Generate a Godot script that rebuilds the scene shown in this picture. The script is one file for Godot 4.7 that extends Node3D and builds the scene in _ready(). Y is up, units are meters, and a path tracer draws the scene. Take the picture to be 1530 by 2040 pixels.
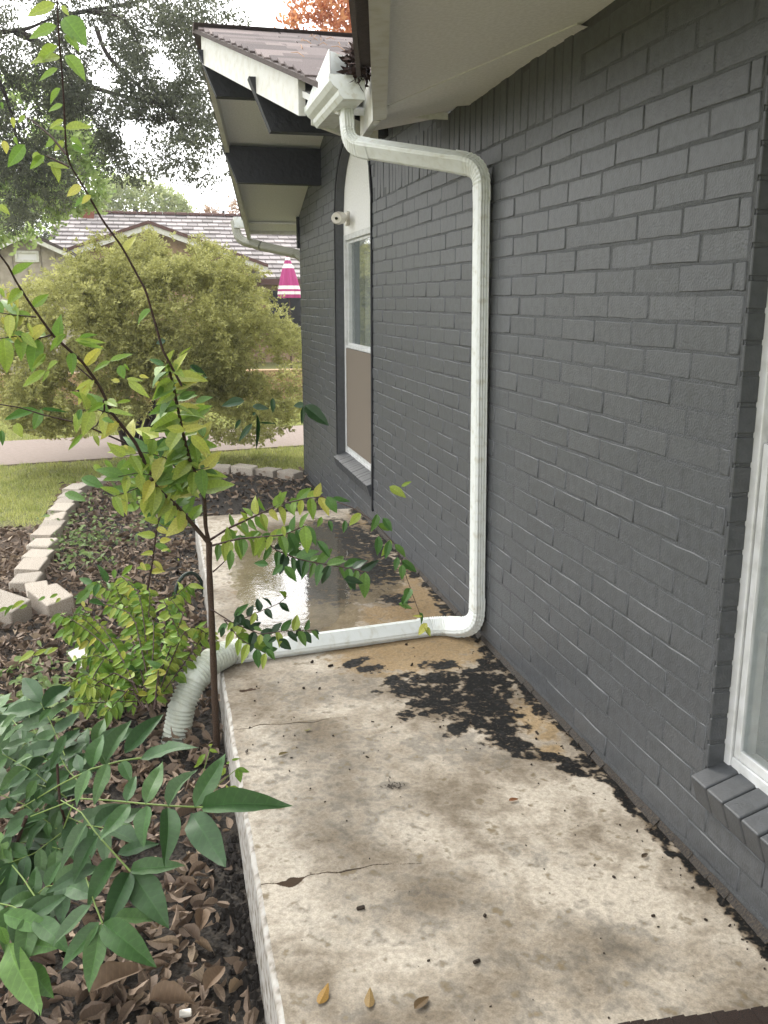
extends Node3D
# A narrow concrete walk along a grey painted brick house, with a white downspout, young trees, a paved-edged bed and the street side behind.

class MB:
	var v := PackedVector3Array()
	var n := PackedVector3Array()
	var u := PackedVector2Array()
	var c := PackedColorArray()
	var tint := Color.WHITE
	var xf := Transform3D.IDENTITY
	func tri(a: Vector3, b: Vector3, d: Vector3, na: Vector3, nb: Vector3, nd: Vector3, ua := Vector2.ZERO, ub := Vector2.ZERO, ud := Vector2.ZERO) -> void:
		if (b - a).cross(d - a).dot(na + nb + nd) > 0.0:
			var t := b; b = d; d = t
			t = nb; nb = nd; nd = t
			var s := ub; ub = ud; ud = s
		v.append(xf * a); v.append(xf * b); v.append(xf * d)
		n.append((xf.basis * na).normalized()); n.append((xf.basis * nb).normalized()); n.append((xf.basis * nd).normalized())
		u.append(ua); u.append(ub); u.append(ud)
		c.append(tint); c.append(tint); c.append(tint)
	func quad(a: Vector3, b: Vector3, d: Vector3, e: Vector3, out: Vector3) -> void:
		var nn := (b - a).cross(e - a).normalized()
		if nn.length() < 0.5:
			nn = (d - b).cross(e - b).normalized()
		if nn.dot(out) < 0.0:
			nn = -nn
		var w := (b - a).length()
		var h := (e - a).length()
		tri(a, b, d, nn, nn, nn, Vector2(0, 0), Vector2(w, 0), Vector2(w, h))
		tri(a, d, e, nn, nn, nn, Vector2(0, 0), Vector2(w, h), Vector2(0, h))
	func squad(a: Vector3, b: Vector3, d: Vector3, e: Vector3, na: Vector3, nb: Vector3, nd: Vector3, ne: Vector3) -> void:
		tri(a, b, d, na, nb, nd)
		tri(a, d, e, na, nd, ne)
	func hexa(p: Array) -> void:   # 0-3 one face in order, 4-7 the opposite face
		var m := Vector3.ZERO
		for q in p:
			m += q
		m /= 8.0
		for f in [[0, 1, 2, 3], [4, 5, 6, 7], [0, 1, 5, 4], [1, 2, 6, 5], [2, 3, 7, 6], [3, 0, 4, 7]]:
			var fc: Vector3 = (p[f[0]] + p[f[1]] + p[f[2]] + p[f[3]]) / 4.0
			quad(p[f[0]], p[f[1]], p[f[2]], p[f[3]], fc - m)
	func box(lo: Vector3, hi: Vector3) -> void:
		hexa([Vector3(lo.x, lo.y, lo.z), Vector3(hi.x, lo.y, lo.z), Vector3(hi.x, hi.y, lo.z), Vector3(lo.x, hi.y, lo.z),
			Vector3(lo.x, lo.y, hi.z), Vector3(hi.x, lo.y, hi.z), Vector3(hi.x, hi.y, hi.z), Vector3(lo.x, hi.y, hi.z)])
	func cbox(ctr: Vector3, s: Vector3, r: float) -> void:   # box with rounded-looking chamfers
		var h := s * 0.5
		var P := func(ax: int, sg: Vector3) -> Vector3:
			var q := h - Vector3(r, r, r)
			q[ax] = h[ax]
			return ctr + q * sg
		var N := func(ax: int, sg: Vector3) -> Vector3:
			var q := Vector3.ZERO
			q[ax] = sg[ax]
			return q
		for ax in 3:
			var b: int = (ax + 1) % 3
			var d: int = (ax + 2) % 3
			for sa in [-1.0, 1.0]:
				var q := []
				for k in [[-1, -1], [1, -1], [1, 1], [-1, 1]]:
					var sg := Vector3.ONE
					sg[ax] = sa; sg[b] = k[0]; sg[d] = k[1]
					q.append(P.call(ax, sg))
				var nn := Vector3.ZERO
				nn[ax] = sa
				quad(q[0], q[1], q[2], q[3], nn)
				for sb in [-1.0, 1.0]:
					var s1 := Vector3.ONE
					s1[ax] = sa; s1[b] = sb; s1[d] = -1
					var s2 := s1
					s2[d] = 1
					squad(P.call(ax, s1), P.call(ax, s2), P.call(b, s2), P.call(b, s1), N.call(ax, s1), N.call(ax, s2), N.call(b, s2), N.call(b, s1))
		for sx in [-1.0, 1.0]:
			for sy in [-1.0, 1.0]:
				for sz in [-1.0, 1.0]:
					var sg := Vector3(sx, sy, sz)
					tri(P.call(0, sg), P.call(1, sg), P.call(2, sg), N.call(0, sg), N.call(1, sg), N.call(2, sg))
	func tube(path: Array, radii: Array, sides: int, cap := true) -> void:
		var rings := []
		var up := Vector3.UP
		for i in path.size():
			var t: Vector3 = (path[min(i + 1, path.size() - 1)] - path[max(i - 1, 0)]).normalized()
			var a := up - t * up.dot(t)
			if a.length() < 0.05:
				a = Vector3.RIGHT - t * t.x
			a = a.normalized()
			up = a
			var b := t.cross(a)
			var ring := []
			for k in sides:
				var an := TAU * k / sides
				ring.append(a * cos(an) + b * sin(an))
			rings.append(ring)
		for i in path.size() - 1:
			for k in sides:
				var k2 := (k + 1) % sides
				var r0: Vector3 = rings[i][k]
				var r1: Vector3 = rings[i][k2]
				var r2: Vector3 = rings[i + 1][k2]
				var r3: Vector3 = rings[i + 1][k]
				squad(path[i] + r0 * radii[i], path[i] + r1 * radii[i], path[i + 1] + r2 * radii[i + 1], path[i + 1] + r3 * radii[i + 1], r0, r1, r2, r3)
		if cap:
			for e in [0, path.size() - 1]:
				var t: Vector3 = (path[e] - path[1 if e == 0 else e - 1]).normalized()
				for k in sides:
					tri(path[e], path[e] + rings[e][k] * radii[e], path[e] + rings[e][(k + 1) % sides] * radii[e], t, t, t)
	func sweep(frames: Array, prof: PackedVector2Array, scales: Array, facets := false) -> void:   # frames: [pos, a, b]; closed profile in a,b
		var m := prof.size()
		var pn := []
		for k in m:
			var e := prof[(k + 1) % m] - prof[k]
			pn.append(Vector2(e.y, -e.x).normalized())
		for i in frames.size() - 1:
			var f = frames[i]
			var g = frames[i + 1]
			for k in m:
				var p := prof[k]
				var q := prof[(k + 1) % m]
				var s0: float = scales[i]
				var s1: float = scales[i + 1]
				var nf: Vector3 = f[1] * pn[k].x + f[2] * pn[k].y
				var ng: Vector3 = g[1] * pn[k].x + g[2] * pn[k].y
				if facets:
					quad(f[0] + (f[1] * p.x + f[2] * p.y) * s0, f[0] + (f[1] * q.x + f[2] * q.y) * s0, g[0] + (g[1] * q.x + g[2] * q.y) * s1, g[0] + (g[1] * p.x + g[2] * p.y) * s1, nf + ng)
					continue
				squad(f[0] + (f[1] * p.x + f[2] * p.y) * s0, f[0] + (f[1] * q.x + f[2] * q.y) * s0, g[0] + (g[1] * q.x + g[2] * q.y) * s1, g[0] + (g[1] * p.x + g[2] * p.y) * s1, nf, nf, ng, ng)
	func slab(poly: PackedVector2Array, y0: float, y1: float) -> void:   # polygon in x,z extruded in y
		var ix := Geometry2D.triangulate_polygon(poly)
		for k in range(0, ix.size(), 3):
			var a := poly[ix[k]]
			var b := poly[ix[k + 1]]
			var d := poly[ix[k + 2]]
			tri(Vector3(a.x, y1, a.y), Vector3(b.x, y1, b.y), Vector3(d.x, y1, d.y), Vector3.UP, Vector3.UP, Vector3.UP)
			tri(Vector3(a.x, y0, a.y), Vector3(b.x, y0, b.y), Vector3(d.x, y0, d.y), Vector3.DOWN, Vector3.DOWN, Vector3.DOWN)
		var sg := 1.0 if Geometry2D.is_polygon_clockwise(poly) else -1.0
		for k in poly.size():
			var a := poly[k]
			var b := poly[(k + 1) % poly.size()]
			var e := b - a
			quad(Vector3(a.x, y0, a.y), Vector3(b.x, y0, b.y), Vector3(b.x, y1, b.y), Vector3(a.x, y1, a.y), Vector3(-e.y, 0, e.x) * sg)
	func mesh() -> ArrayMesh:
		var arr := []
		arr.resize(Mesh.ARRAY_MAX)
		arr[Mesh.ARRAY_VERTEX] = v
		arr[Mesh.ARRAY_NORMAL] = n
		arr[Mesh.ARRAY_TEX_UV] = u
		arr[Mesh.ARRAY_COLOR] = c
		var m := ArrayMesh.new()
		m.add_surface_from_arrays(Mesh.PRIMITIVE_TRIANGLES, arr)
		return m

var rng := RandomNumberGenerator.new()
var used := {}
var M := {}
var env: Environment

func numbered(s: String) -> String:
	if not used.has(s):
		used[s] = 0
		return s
	used[s] += 1
	return "%s_%03d" % [s, used[s]]

func tag(o: Node3D, label: String, category: String, group := "", kind := "") -> Node3D:
	if label: o.set_meta("label", label)
	if category: o.set_meta("category", category)
	if group: o.set_meta("group", group)
	if kind: o.set_meta("kind", kind)
	return o

func thing(called: String, at: Vector3, label: String, category: String, group := "") -> Node3D:
	var o := Node3D.new()
	o.name = numbered(called)
	add_child(o)
	o.position = at
	tag(o, label, category, group)
	return o

func inst(called: String, mesh: Mesh, mat: Material, parent: Node, at := Vector3.ZERO) -> MeshInstance3D:
	var o := MeshInstance3D.new()
	o.name = numbered(called)
	o.mesh = mesh
	o.material_override = mat
	o.position = at
	parent.add_child(o)
	return o

# a part whose shape is given in world coordinates; the parent stands unturned at its own base
func part(called: String, mb: MB, mat: Material, parent: Node3D) -> MeshInstance3D:
	var off := Vector3.ZERO
	if parent != self:
		off = wpos(parent)
		for i in mb.v.size():
			mb.v[i] -= off
	return inst(called, mb.mesh(), mat, parent)

func wpos(o: Node3D) -> Vector3:
	var p := Vector3.ZERO
	var q: Node = o
	while q != self and q is Node3D:
		p += q.position
		q = q.get_parent()
	return p

func structure(called: String, mb: MB, mat: Material, label: String) -> MeshInstance3D:
	var o := inst(called, mb.mesh(), mat, self)
	o.set_meta("kind", "structure")
	o.set_meta("label", label)
	return o

# ---------------------------------------------------------------- textures and materials
func noise(freq: float, sd: int, oct := 4, kind := FastNoiseLite.TYPE_SIMPLEX_SMOOTH) -> FastNoiseLite:
	var f := FastNoiseLite.new()
	f.noise_type = kind
	f.seed = sd
	f.frequency = freq
	f.fractal_type = FastNoiseLite.FRACTAL_FBM
	f.fractal_octaves = oct
	return f

func tex(im: Image) -> ImageTexture:
	return ImageTexture.create_from_image(im)

func seamless(freq: float, sd: int, size: int, oct := 5) -> Image:
	return noise(freq, sd, oct).get_seamless_image(size, size, false, false, 0.15, true)

func ramp_image(src: Image, cols: Array, stops: Array) -> Image:
	var g := Gradient.new()
	g.colors = PackedColorArray(cols)
	g.offsets = PackedFloat32Array(stops)
	var lut := []
	for i in 256:
		lut.append(g.sample(i / 255.0))
	var d := src.get_data()
	var out := PackedByteArray()
	out.resize(d.size() * 3)
	for i in d.size():
		var q: Color = lut[d[i]]
		out[i * 3] = q.r8; out[i * 3 + 1] = q.g8; out[i * 3 + 2] = q.b8
	return Image.create_from_data(src.get_width(), src.get_height(), false, Image.FORMAT_RGB8, out)

func normal_image(src: Image, strength: float) -> Image:
	var im := src.duplicate()
	im.convert(Image.FORMAT_RGBA8)
	im.bump_map_to_normal_map(strength)
	return im

func plain(col: Color, rough := 0.8) -> StandardMaterial3D:
	var m := StandardMaterial3D.new()
	m.albedo_color = col
	m.roughness = rough
	return m

func worn(col: Color, rough: float, grain: Texture2D, bump: Texture2D, scale: float, depth: float) -> StandardMaterial3D:
	var m := plain(col, rough)
	m.albedo_texture = grain
	m.normal_enabled = true
	m.normal_texture = bump
	m.normal_scale = depth
	m.uv1_triplanar = true
	m.uv1_world_triplanar = true
	m.uv1_scale = Vector3.ONE * scale
	return m

func leafy(col: Color, glow: float, t: Texture2D = null, rough := 0.5) -> StandardMaterial3D:
	var m := plain(col, rough)
	m.backlight_enabled = true
	m.backlight = Color(glow, glow, glow)
	m.cull_mode = BaseMaterial3D.CULL_DISABLED
	if t:
		m.albedo_texture = t
	return m

func vein_texture() -> Image:
	var w := 64
	var h := 160
	var im := Image.create(w, h, false, Image.FORMAT_RGB8)
	var nz := noise(0.06, 5, 3)
	for y in h:
		for x in w:
			var s := absf((x + 0.5) / w - 0.5) * 2.0
			var t := float(y) / h
			var q := fposmod((t - s * 0.16) * 9.0, 1.0)
			var vein := clampf(1.0 - absf(q - 0.5) * 12.0, 0.0, 1.0) * (1.0 - s * 0.5)
			vein = maxf(vein, clampf(1.0 - s * 14.0, 0.0, 1.0))
			var b := 0.83 + nz.get_noise_2d(x, y) * 0.07
			im.set_pixel(x, y, Color(b + vein * 0.13, b + vein * 0.13, b + vein * 0.12))
	return im

func make_materials() -> void:
	var g_fine := seamless(0.05, 11, 512, 5)
	var g_soft := seamless(0.012, 12, 512, 5)
	var n_fine := tex(normal_image(g_fine, 5.0))
	var n_soft := tex(normal_image(g_soft, 10.0))
	var tone := func(a: Color, b: Color) -> Texture2D: return tex(ramp_image(g_soft, [a, b], [0.2, 0.8]))
	var paint := tex(ramp_image(g_soft, [Color(0.90, 0.90, 0.89), Color(0.97, 0.97, 0.96), Color.WHITE], [0.2, 0.5, 0.8]))
	M.brick = []
	for col in [Color(0.299, 0.308, 0.322), Color(0.291, 0.300, 0.314), Color(0.306, 0.314, 0.327), Color(0.295, 0.304, 0.317)]:
		M.brick.append(worn(col, 0.46, paint, n_fine, 4.0, 0.3))
	M.mortar = worn(Color(0.296, 0.304, 0.315), 0.7, paint, n_fine, 5.0, 0.7)
	M.beam = worn(Color(0.095, 0.105, 0.128), 0.65, paint, n_soft, 3.0, 0.5)
	M.white = worn(Color(0.81, 0.81, 0.785), 0.5, tex(ramp_image(g_soft, [Color(0.93, 0.92, 0.89), Color(0.98, 0.975, 0.96), Color.WHITE], [0.15, 0.4, 0.7])), n_soft, 2.0, 0.15)
	M.metal = worn(Color(0.85, 0.865, 0.855), 0.38, tex(ramp_image(g_soft, [Color(0.90, 0.885, 0.85), Color(0.975, 0.975, 0.965), Color.WHITE], [0.12, 0.32, 0.55])), n_soft, 3.0, 0.1)
	M.vinyl = worn(Color(0.82, 0.825, 0.83), 0.4, paint, n_soft, 2.0, 0.12)
	var even := tex(ramp_image(g_fine, [Color(0.955, 0.955, 0.95), Color.WHITE], [0.25, 0.75]))
	M.soffit = worn(Color(0.90, 0.90, 0.895), 0.75, even, n_fine, 2.0, 0.12)
	M.deck = worn(Color(0.30, 0.26, 0.25), 0.9, paint, n_fine, 3.0, 0.8)
	M.shingle = []
	for col in [Color(0.48, 0.435, 0.425), Color(0.42, 0.375, 0.368), Color(0.545, 0.495, 0.48), Color(0.37, 0.33, 0.325)]:
		M.shingle.append(worn(col, 0.92, tex(ramp_image(g_fine, [Color(0.72, 0.70, 0.70), Color.WHITE], [0.25, 0.75])) if M.shingle.is_empty() else M.shingle[0].albedo_texture, n_fine, 6.0, 1.2))
	M.grime = worn(Color(0.24, 0.20, 0.155), 0.75, tex(ramp_image(g_fine, [Color(0.25, 0.24, 0.22), Color(0.8, 0.78, 0.74), Color.WHITE], [0.3, 0.55, 0.8])), n_fine, 5.0, 1.2)
	M.concrete = worn(Color(0.68, 0.67, 0.65), 0.85, tex(ramp_image(g_fine, [Color(0.66, 0.63, 0.58), Color(0.90, 0.88, 0.86), Color.WHITE], [0.22, 0.42, 0.7])), n_fine, 0.9, 0.12)
	M.drive = worn(Color(0.55, 0.49, 0.455), 0.9, even, n_fine, 0.5, 0.25)
	M.block = []
	for col in [Color(0.74, 0.70, 0.65), Color(0.69, 0.655, 0.61), Color(0.77, 0.735, 0.685)]:
		M.block.append(worn(col, 0.92, tex(ramp_image(g_fine, [Color(0.66, 0.64, 0.60), Color(0.92, 0.91, 0.9), Color.WHITE], [0.22, 0.45, 0.7])) if M.block.is_empty() else M.block[0].albedo_texture, n_fine, 5.0, 1.3))
	M.bark = worn(Color(0.36, 0.28, 0.215), 0.9, tex(ramp_image(g_fine, [Color(0.5, 0.48, 0.45), Color.WHITE], [0.3, 0.7])), n_fine, 9.0, 1.6)
	M.bark_dark = worn(Color(0.23, 0.19, 0.16), 0.92, M.bark.albedo_texture, n_fine, 4.0, 1.6)
	M.twig = worn(Color(0.30, 0.20, 0.16), 0.75, M.bark.albedo_texture, n_fine, 12.0, 0.8)
	M.stalk = plain(Color(0.42, 0.50, 0.24), 0.6)
	M.glass = plain(Color(0.75, 0.8, 0.8, 0.14), 0.02)
	M.glass.transparency = BaseMaterial3D.TRANSPARENCY_ALPHA
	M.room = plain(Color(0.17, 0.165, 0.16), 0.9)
	M.screen = worn(Color(0.45, 0.41, 0.365), 0.85, paint, n_fine, 14.0, 0.6)
	M.screen_grey = worn(Color(0.27, 0.27, 0.265), 0.85, paint, n_fine, 14.0, 0.6)
	M.curtain = plain(Color(0.55, 0.56, 0.52), 0.9)
	M.lens = plain(Color(0.03, 0.03, 0.035), 0.15)
	M.plastic_white = plain(Color(0.86, 0.84, 0.80), 0.4)
	M.mat = worn(Color(0.22, 0.14, 0.09), 0.95, M.grime.albedo_texture, n_fine, 14.0, 1.8)
	M.flex = worn(Color(0.80, 0.82, 0.78), 0.5, M.white.albedo_texture, n_soft, 4.0, 0.2)
	M.hose = plain(Color(0.10, 0.17, 0.13), 0.5)
	M.ground = worn(Color.WHITE, 0.95, tex(ramp_image(g_fine, [Color(0.5, 0.48, 0.46), Color(0.85, 0.84, 0.82), Color.WHITE], [0.25, 0.5, 0.75])), n_fine, 1.6, 1.6)
	M.ground.vertex_color_use_as_albedo = true
	M.vein = tex(vein_texture())
	M.bright = []   # light green sapling leaves
	for col in [Color(0.60, 0.70, 0.28), Color(0.53, 0.66, 0.25), Color(0.67, 0.74, 0.33), Color(0.46, 0.61, 0.24)]:
		M.bright.append(leafy(col, 0.8, M.vein))
	M.yellow = []
	for col in [Color(0.80, 0.79, 0.36), Color(0.74, 0.78, 0.34), Color(0.79, 0.79, 0.40)]:
		M.yellow.append(leafy(col, 0.8, M.vein))
	M.green = []
	for col in [Color(0.36, 0.53, 0.24), Color(0.31, 0.48, 0.22), Color(0.42, 0.57, 0.26)]:
		M.green.append(leafy(col, 0.65, M.vein))
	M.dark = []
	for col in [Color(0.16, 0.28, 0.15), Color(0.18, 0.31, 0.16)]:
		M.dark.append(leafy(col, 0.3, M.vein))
	M.blue = []    # big pecan-like leaflets, bluish green
	for col in [Color(0.28, 0.425, 0.215), Color(0.25, 0.39, 0.20), Color(0.33, 0.465, 0.245), Color(0.22, 0.355, 0.185), Color(0.30, 0.415, 0.25)]:
		M.blue.append(leafy(col, 0.42, M.vein, 0.55))
	M.litter = leafy(Color.WHITE, 0.15, M.vein, 0.75)
	M.litter.vertex_color_use_as_albedo = true
	M.crown = leafy(Color.WHITE, 0.95, null, 0.6)
	M.crown.vertex_color_use_as_albedo = true
	M.leaf_mix = leafy(Color.WHITE, 0.6, M.vein)
	M.leaf_mix.vertex_color_use_as_albedo = true
	M.blade = leafy(Color.WHITE, 0.95, null, 0.7)
	M.blade.vertex_color_use_as_albedo = true
	M.siding = worn(Color(0.66, 0.62, 0.57), 0.8, paint, n_soft, 0.8, 0.2)
	M.tan = worn(Color(0.60, 0.50, 0.39), 0.85, paint, n_soft, 0.8, 0.3)
	M.tan_wall = worn(Color(0.66, 0.55, 0.40), 0.9, M.block[0].albedo_texture, n_fine, 1.0, 0.8)
	M.red_brick = worn(Color(0.52, 0.29, 0.21), 0.9, M.block[0].albedo_texture, n_fine, 3.0, 1.2)
	M.brown_trim = plain(Color(0.33, 0.22, 0.19), 0.8)
	M.tile = plain(Color.WHITE, 0.9)
	M.tile.vertex_color_use_as_albedo = true
	M.cloth = plain(Color.WHITE, 0.85)
	M.cloth.vertex_color_use_as_albedo = true
	M.water = plain(Color(0.55, 0.5, 0.4, 0.06), 0.015)
	M.water.metallic_specular = 0.42
	M.water.normal_enabled = true
	M.water.normal_texture = n_soft
	M.water.normal_scale = 0.035
	M.water.uv1_triplanar = true
	M.water.uv1_world_triplanar = true
	M.water.uv1_scale = Vector3.ONE * 2.5
	M.water.transparency = BaseMaterial3D.TRANSPARENCY_ALPHA

# ---------------------------------------------------------------- the concrete walk
class Mask:
	var w: int
	var h: int
	var x0: float
	var z0: float
	var sx: float
	var sz: float
	var d := PackedFloat32Array()
	func _init(w_: int, h_: int, x0_: float, z0_: float, wx: float, wz: float) -> void:
		w = w_; h = h_; x0 = x0_; z0 = z0_; sx = wx / w_; sz = wz / h_
		d.resize(w * h)
	func blob(cx: float, cz: float, rx: float, rz: float, turn := 0.0, k := 1.0) -> void:
		var r := maxf(rx, rz) * 1.5
		var ca := cos(turn)
		var sa := sin(turn)
		for j in range(maxi(0, int((z0 - cz - r) / sz)), mini(h, int((z0 - cz + r) / sz) + 1)):
			var dz := z0 - j * sz - cz
			for i in range(maxi(0, int((cx - r - x0) / sx)), mini(w, int((cx + r - x0) / sx) + 1)):
				var dx := x0 + i * sx - cx
				var a := (dx * ca + dz * sa) / rx
				var b := (-dx * sa + dz * ca) / rz
				var q := (1.0 - (a * a + b * b) * 0.5) * k
				var o := j * w + i
				if q > d[o]:
					d[o] = q

func walk_surface(w: int, h: int, z0: float, z1: float, sd: int) -> StandardMaterial3D:
	var x0 := 0.15
	var wx := 1.20
	var wz := z0 - z1
	var pm := h / wz                       # pixels to the metre
	var mk := func() -> Mask: return Mask.new(w, h, x0, z0, wx, wz)
	var black: Mask = mk.call()
	for b in [[0.90, -3.19, 0.13, 0.07, 0.3], [1.03, -3.27, 0.12, 0.08, 0.2], [1.19, -3.22, 0.12, 0.13, 0.0], [1.12, -3.03, 0.14, 0.16, 0.2], [1.0, -3.05, 0.15, 0.07, -0.5], [1.12, -2.82, 0.08, 0.08, 0.5],
			[0.73, -3.53, 0.08, 0.03, -0.6], [0.78, -3.45, 0.05, 0.04, 0.0], [0.86, -3.33, 0.09, 0.03, -0.6], [1.17, -2.58, 0.08, 0.035, 0.5], [1.10, -2.70, 0.09, 0.05, 0.6], [1.05, -2.88, 0.10, 0.05, 0.7], [1.24, -2.48, 0.05, 0.04, 0.2],
			[1.06, -3.42, 0.07, 0.05, 0.0], [1.06, -3.42, 0.07, 0.05, 0.0], [0.97, -3.14, 0.22, 0.05, -0.75], [1.04, -2.92, 0.16, 0.04, -0.8], [1.27, -3.36, 0.05, 0.08, 0.0],
			[1.02, -5.55, 0.22, 0.48, 0.1], [0.95, -4.85, 0.26, 0.32, 0.0], [0.85, -5.7, 0.16, 0.25, 0.3], [0.80, -5.15, 0.18, 0.20, 0.2], [0.78, -4.55, 0.13, 0.22, 0.0], [1.22, -5.35, 0.08, 0.50, 0.0], [1.12, -4.85, 0.14, 0.25, 0.0], [1.1, -4.3, 0.08, 0.08, 0.0]]:
		black.blob(b[0], b[1], b[2], b[3], b[4])
	for k in 26:                            # mould creeping along the foot of the wall
		var z := -1.3 - k * 0.2
		black.blob(1.325 + rng.randf_range(-0.01, 0.02), z, rng.randf_range(0.025, 0.06) * (0.7 if z > -2.3 else 1.0), rng.randf_range(0.06, 0.16), 0.1, 0.92)
	var rust: Mask = mk.call()
	for b in [[1.0, -3.55, 0.34, 0.20, 0.05, 1.0], [0.92, -3.75, 0.30, 0.15, 0.0, 1.0], [1.22, -3.75, 0.15, 0.25, 0.0, 1.0], [1.22, -4.25, 0.17, 0.32, 0.0, 0.9], [1.0, -4.1, 0.3, 0.15, 0.0, 0.75], [1.28, -4.7, 0.07, 0.3, 0.0, 0.8],
			[1.24, -2.88, 0.10, 0.20, 0.0, 0.75], [1.22, -2.62, 0.06, 0.06, 0.0, 0.7], [0.62, -4.3, 0.16, 0.25, 0.0, 0.6], [0.42, -4.6, 0.14, 0.4, 0.0, 0.5], [1.3, -6.0, 0.1, 0.3, 0.0, 0.6]]:
		rust.blob(b[0], b[1], b[2], b[3], b[4], b[5])
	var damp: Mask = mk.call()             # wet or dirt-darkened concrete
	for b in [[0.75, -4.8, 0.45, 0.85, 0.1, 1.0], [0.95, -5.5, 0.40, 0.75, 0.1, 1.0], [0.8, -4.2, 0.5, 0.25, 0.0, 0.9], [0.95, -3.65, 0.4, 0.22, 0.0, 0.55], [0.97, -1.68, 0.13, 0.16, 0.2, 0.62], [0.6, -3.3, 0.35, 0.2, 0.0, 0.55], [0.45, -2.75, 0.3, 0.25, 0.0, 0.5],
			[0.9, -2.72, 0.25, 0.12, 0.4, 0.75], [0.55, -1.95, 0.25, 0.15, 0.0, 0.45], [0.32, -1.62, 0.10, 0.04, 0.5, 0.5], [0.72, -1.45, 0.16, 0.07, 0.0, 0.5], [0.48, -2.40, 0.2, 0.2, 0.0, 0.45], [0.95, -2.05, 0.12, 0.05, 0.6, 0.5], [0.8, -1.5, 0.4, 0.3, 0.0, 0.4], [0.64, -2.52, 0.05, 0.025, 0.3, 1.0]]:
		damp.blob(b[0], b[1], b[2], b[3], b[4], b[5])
	var soaked: Mask = mk.call()           # under and around the standing water: algae brown
	for b in [[0.66, -4.75, 0.26, 0.62, 0.05], [0.72, -5.45, 0.28, 0.45, 0.1], [0.95, -5.7, 0.2, 0.35, 0.1], [0.62, -4.15, 0.22, 0.2, 0.0], [0.95, -4.9, 0.25, 0.5, 0.0]]:
		soaked.blob(b[0], b[1], b[2], b[3], b[4])
	var pale: Mask = mk.call()             # worn lighter, rougher patch
	for b in [[0.95, -2.1, 0.26, 0.26, 0.2, 1.0], [1.15, -1.95, 0.14, 0.3, 0.0, 1.0], [0.24, -1.9, 0.09, 1.2, 0.0, 0.8], [0.6, -3.12, 0.3, 0.05, 0.1, 0.7], [0.24, -5.2, 0.1, 1.3, 0.0, 0.9], [1.24, -2.9, 0.07, 0.12, 0.2, 1.0], [0.5, -6.25, 0.4, 0.15, 0.0, 0.8], [1.2, -2.35, 0.1, 0.2, 0.0, 0.8], [0.75, -2.9, 0.2, 0.06, 0.3, 0.8]]:
		pale.blob(b[0], b[1], b[2], b[3], b[4], b[5])
	var ni := func(metre: float, s: int, oct: int) -> PackedByteArray:
		return noise(1.0 / (metre * pm), s, oct).get_image(w, h, false, false, true).get_data()
	var na: PackedByteArray = ni.call(0.5, sd, 4)
	var nb: PackedByteArray = ni.call(0.09, sd + 1, 5)
	var nc: PackedByteArray = ni.call(0.018, sd + 2, 4)
	var nd: PackedByteArray = ni.call(0.035, sd + 3, 3)
	var nf: PackedByteArray = ni.call(0.0055, sd + 4, 2)
	var crack := noise(4.0, 77, 3)
	var col := PackedByteArray()
	col.resize(w * h * 3)
	var ro := PackedByteArray()
	ro.resize(w * h)
	var hi := PackedByteArray()
	hi.resize(w * h)
	var cracks := []
	for k in 2:
		var line := PackedFloat32Array()
		line.resize(w)
		for i in w:
			var x := x0 + wx * i / w
			line[i] = ([-2.118, -3.02][k]) + crack.get_noise_2d(x, 9.0 * k) * 0.03 - (0.03 * x if k == 1 else 0.0)
		cracks.append(line)
	for j in h:
		var z := z0 - wz * j / h
		for i in w:
			var o := j * w + i
			var a := na[o] / 255.0
			var b := nb[o] / 255.0
			var e := nc[o] / 255.0
			var g := nd[o] / 255.0
			var t := clampf((b - 0.5) * 0.72 + (a - 0.5) * 1.2 + (g - 0.5) * 0.25 + 0.55, 0.0, 1.0)
			t = clampf(t + clampf(pale.d[o], 0.0, 1.0) * (0.30 + (b - 0.5) * 0.6), 0.0, 1.0)
			var r := lerpf(0.44, 0.69, t)
			var gg := lerpf(0.40, 0.655, t)
			var bb := lerpf(0.345, 0.60, t)
			var grain := 1.0 + (e - 0.5) * 0.22 + (nf[o] / 255.0 - 0.5) * 0.22
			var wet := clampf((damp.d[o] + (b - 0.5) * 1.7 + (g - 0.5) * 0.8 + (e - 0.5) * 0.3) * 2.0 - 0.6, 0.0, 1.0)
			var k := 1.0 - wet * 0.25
			var soak := clampf((soaked.d[o] + (b - 0.5) * 0.5 + (g - 0.5) * 0.25) * 5.0 - 0.6, 0.0, 1.0)
			var rs := clampf((rust.d[o] + (b - 0.5) * 0.9 + (g - 0.5) * 0.5) * 2.4 - 0.6, 0.0, 1.0)
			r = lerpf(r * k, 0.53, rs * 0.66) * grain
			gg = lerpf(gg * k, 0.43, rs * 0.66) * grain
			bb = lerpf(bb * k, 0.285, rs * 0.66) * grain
			var bl := clampf((black.d[o] + (b - 0.5) * 1.5 + (g - 0.5) * 1.0 + (e - 0.5) * 0.3 - 0.40) * 3.4, 0.0, 1.0)
			bl *= clampf(black.d[o] * 14.0, 0.0, 1.0) * clampf(1.25 - maxf(0.0, e - 0.55) * 3.0, 0.0, 1.0)
			r = lerpf(r, 0.30 + t * 0.12, soak * 0.85); gg = lerpf(gg, 0.262 + t * 0.11, soak * 0.85); bb = lerpf(bb, 0.195 + t * 0.09, soak * 0.85)
			var halo := clampf((black.d[o] + (b - 0.5) * 1.2 + (g - 0.5) * 0.6 - 0.16) * 2.2, 0.0, 1.0) * clampf(black.d[o] * 8.0, 0.0, 1.0) * 0.75
			r = lerpf(r, 0.30, halo); gg = lerpf(gg, 0.245, halo); bb = lerpf(bb, 0.18, halo)
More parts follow.
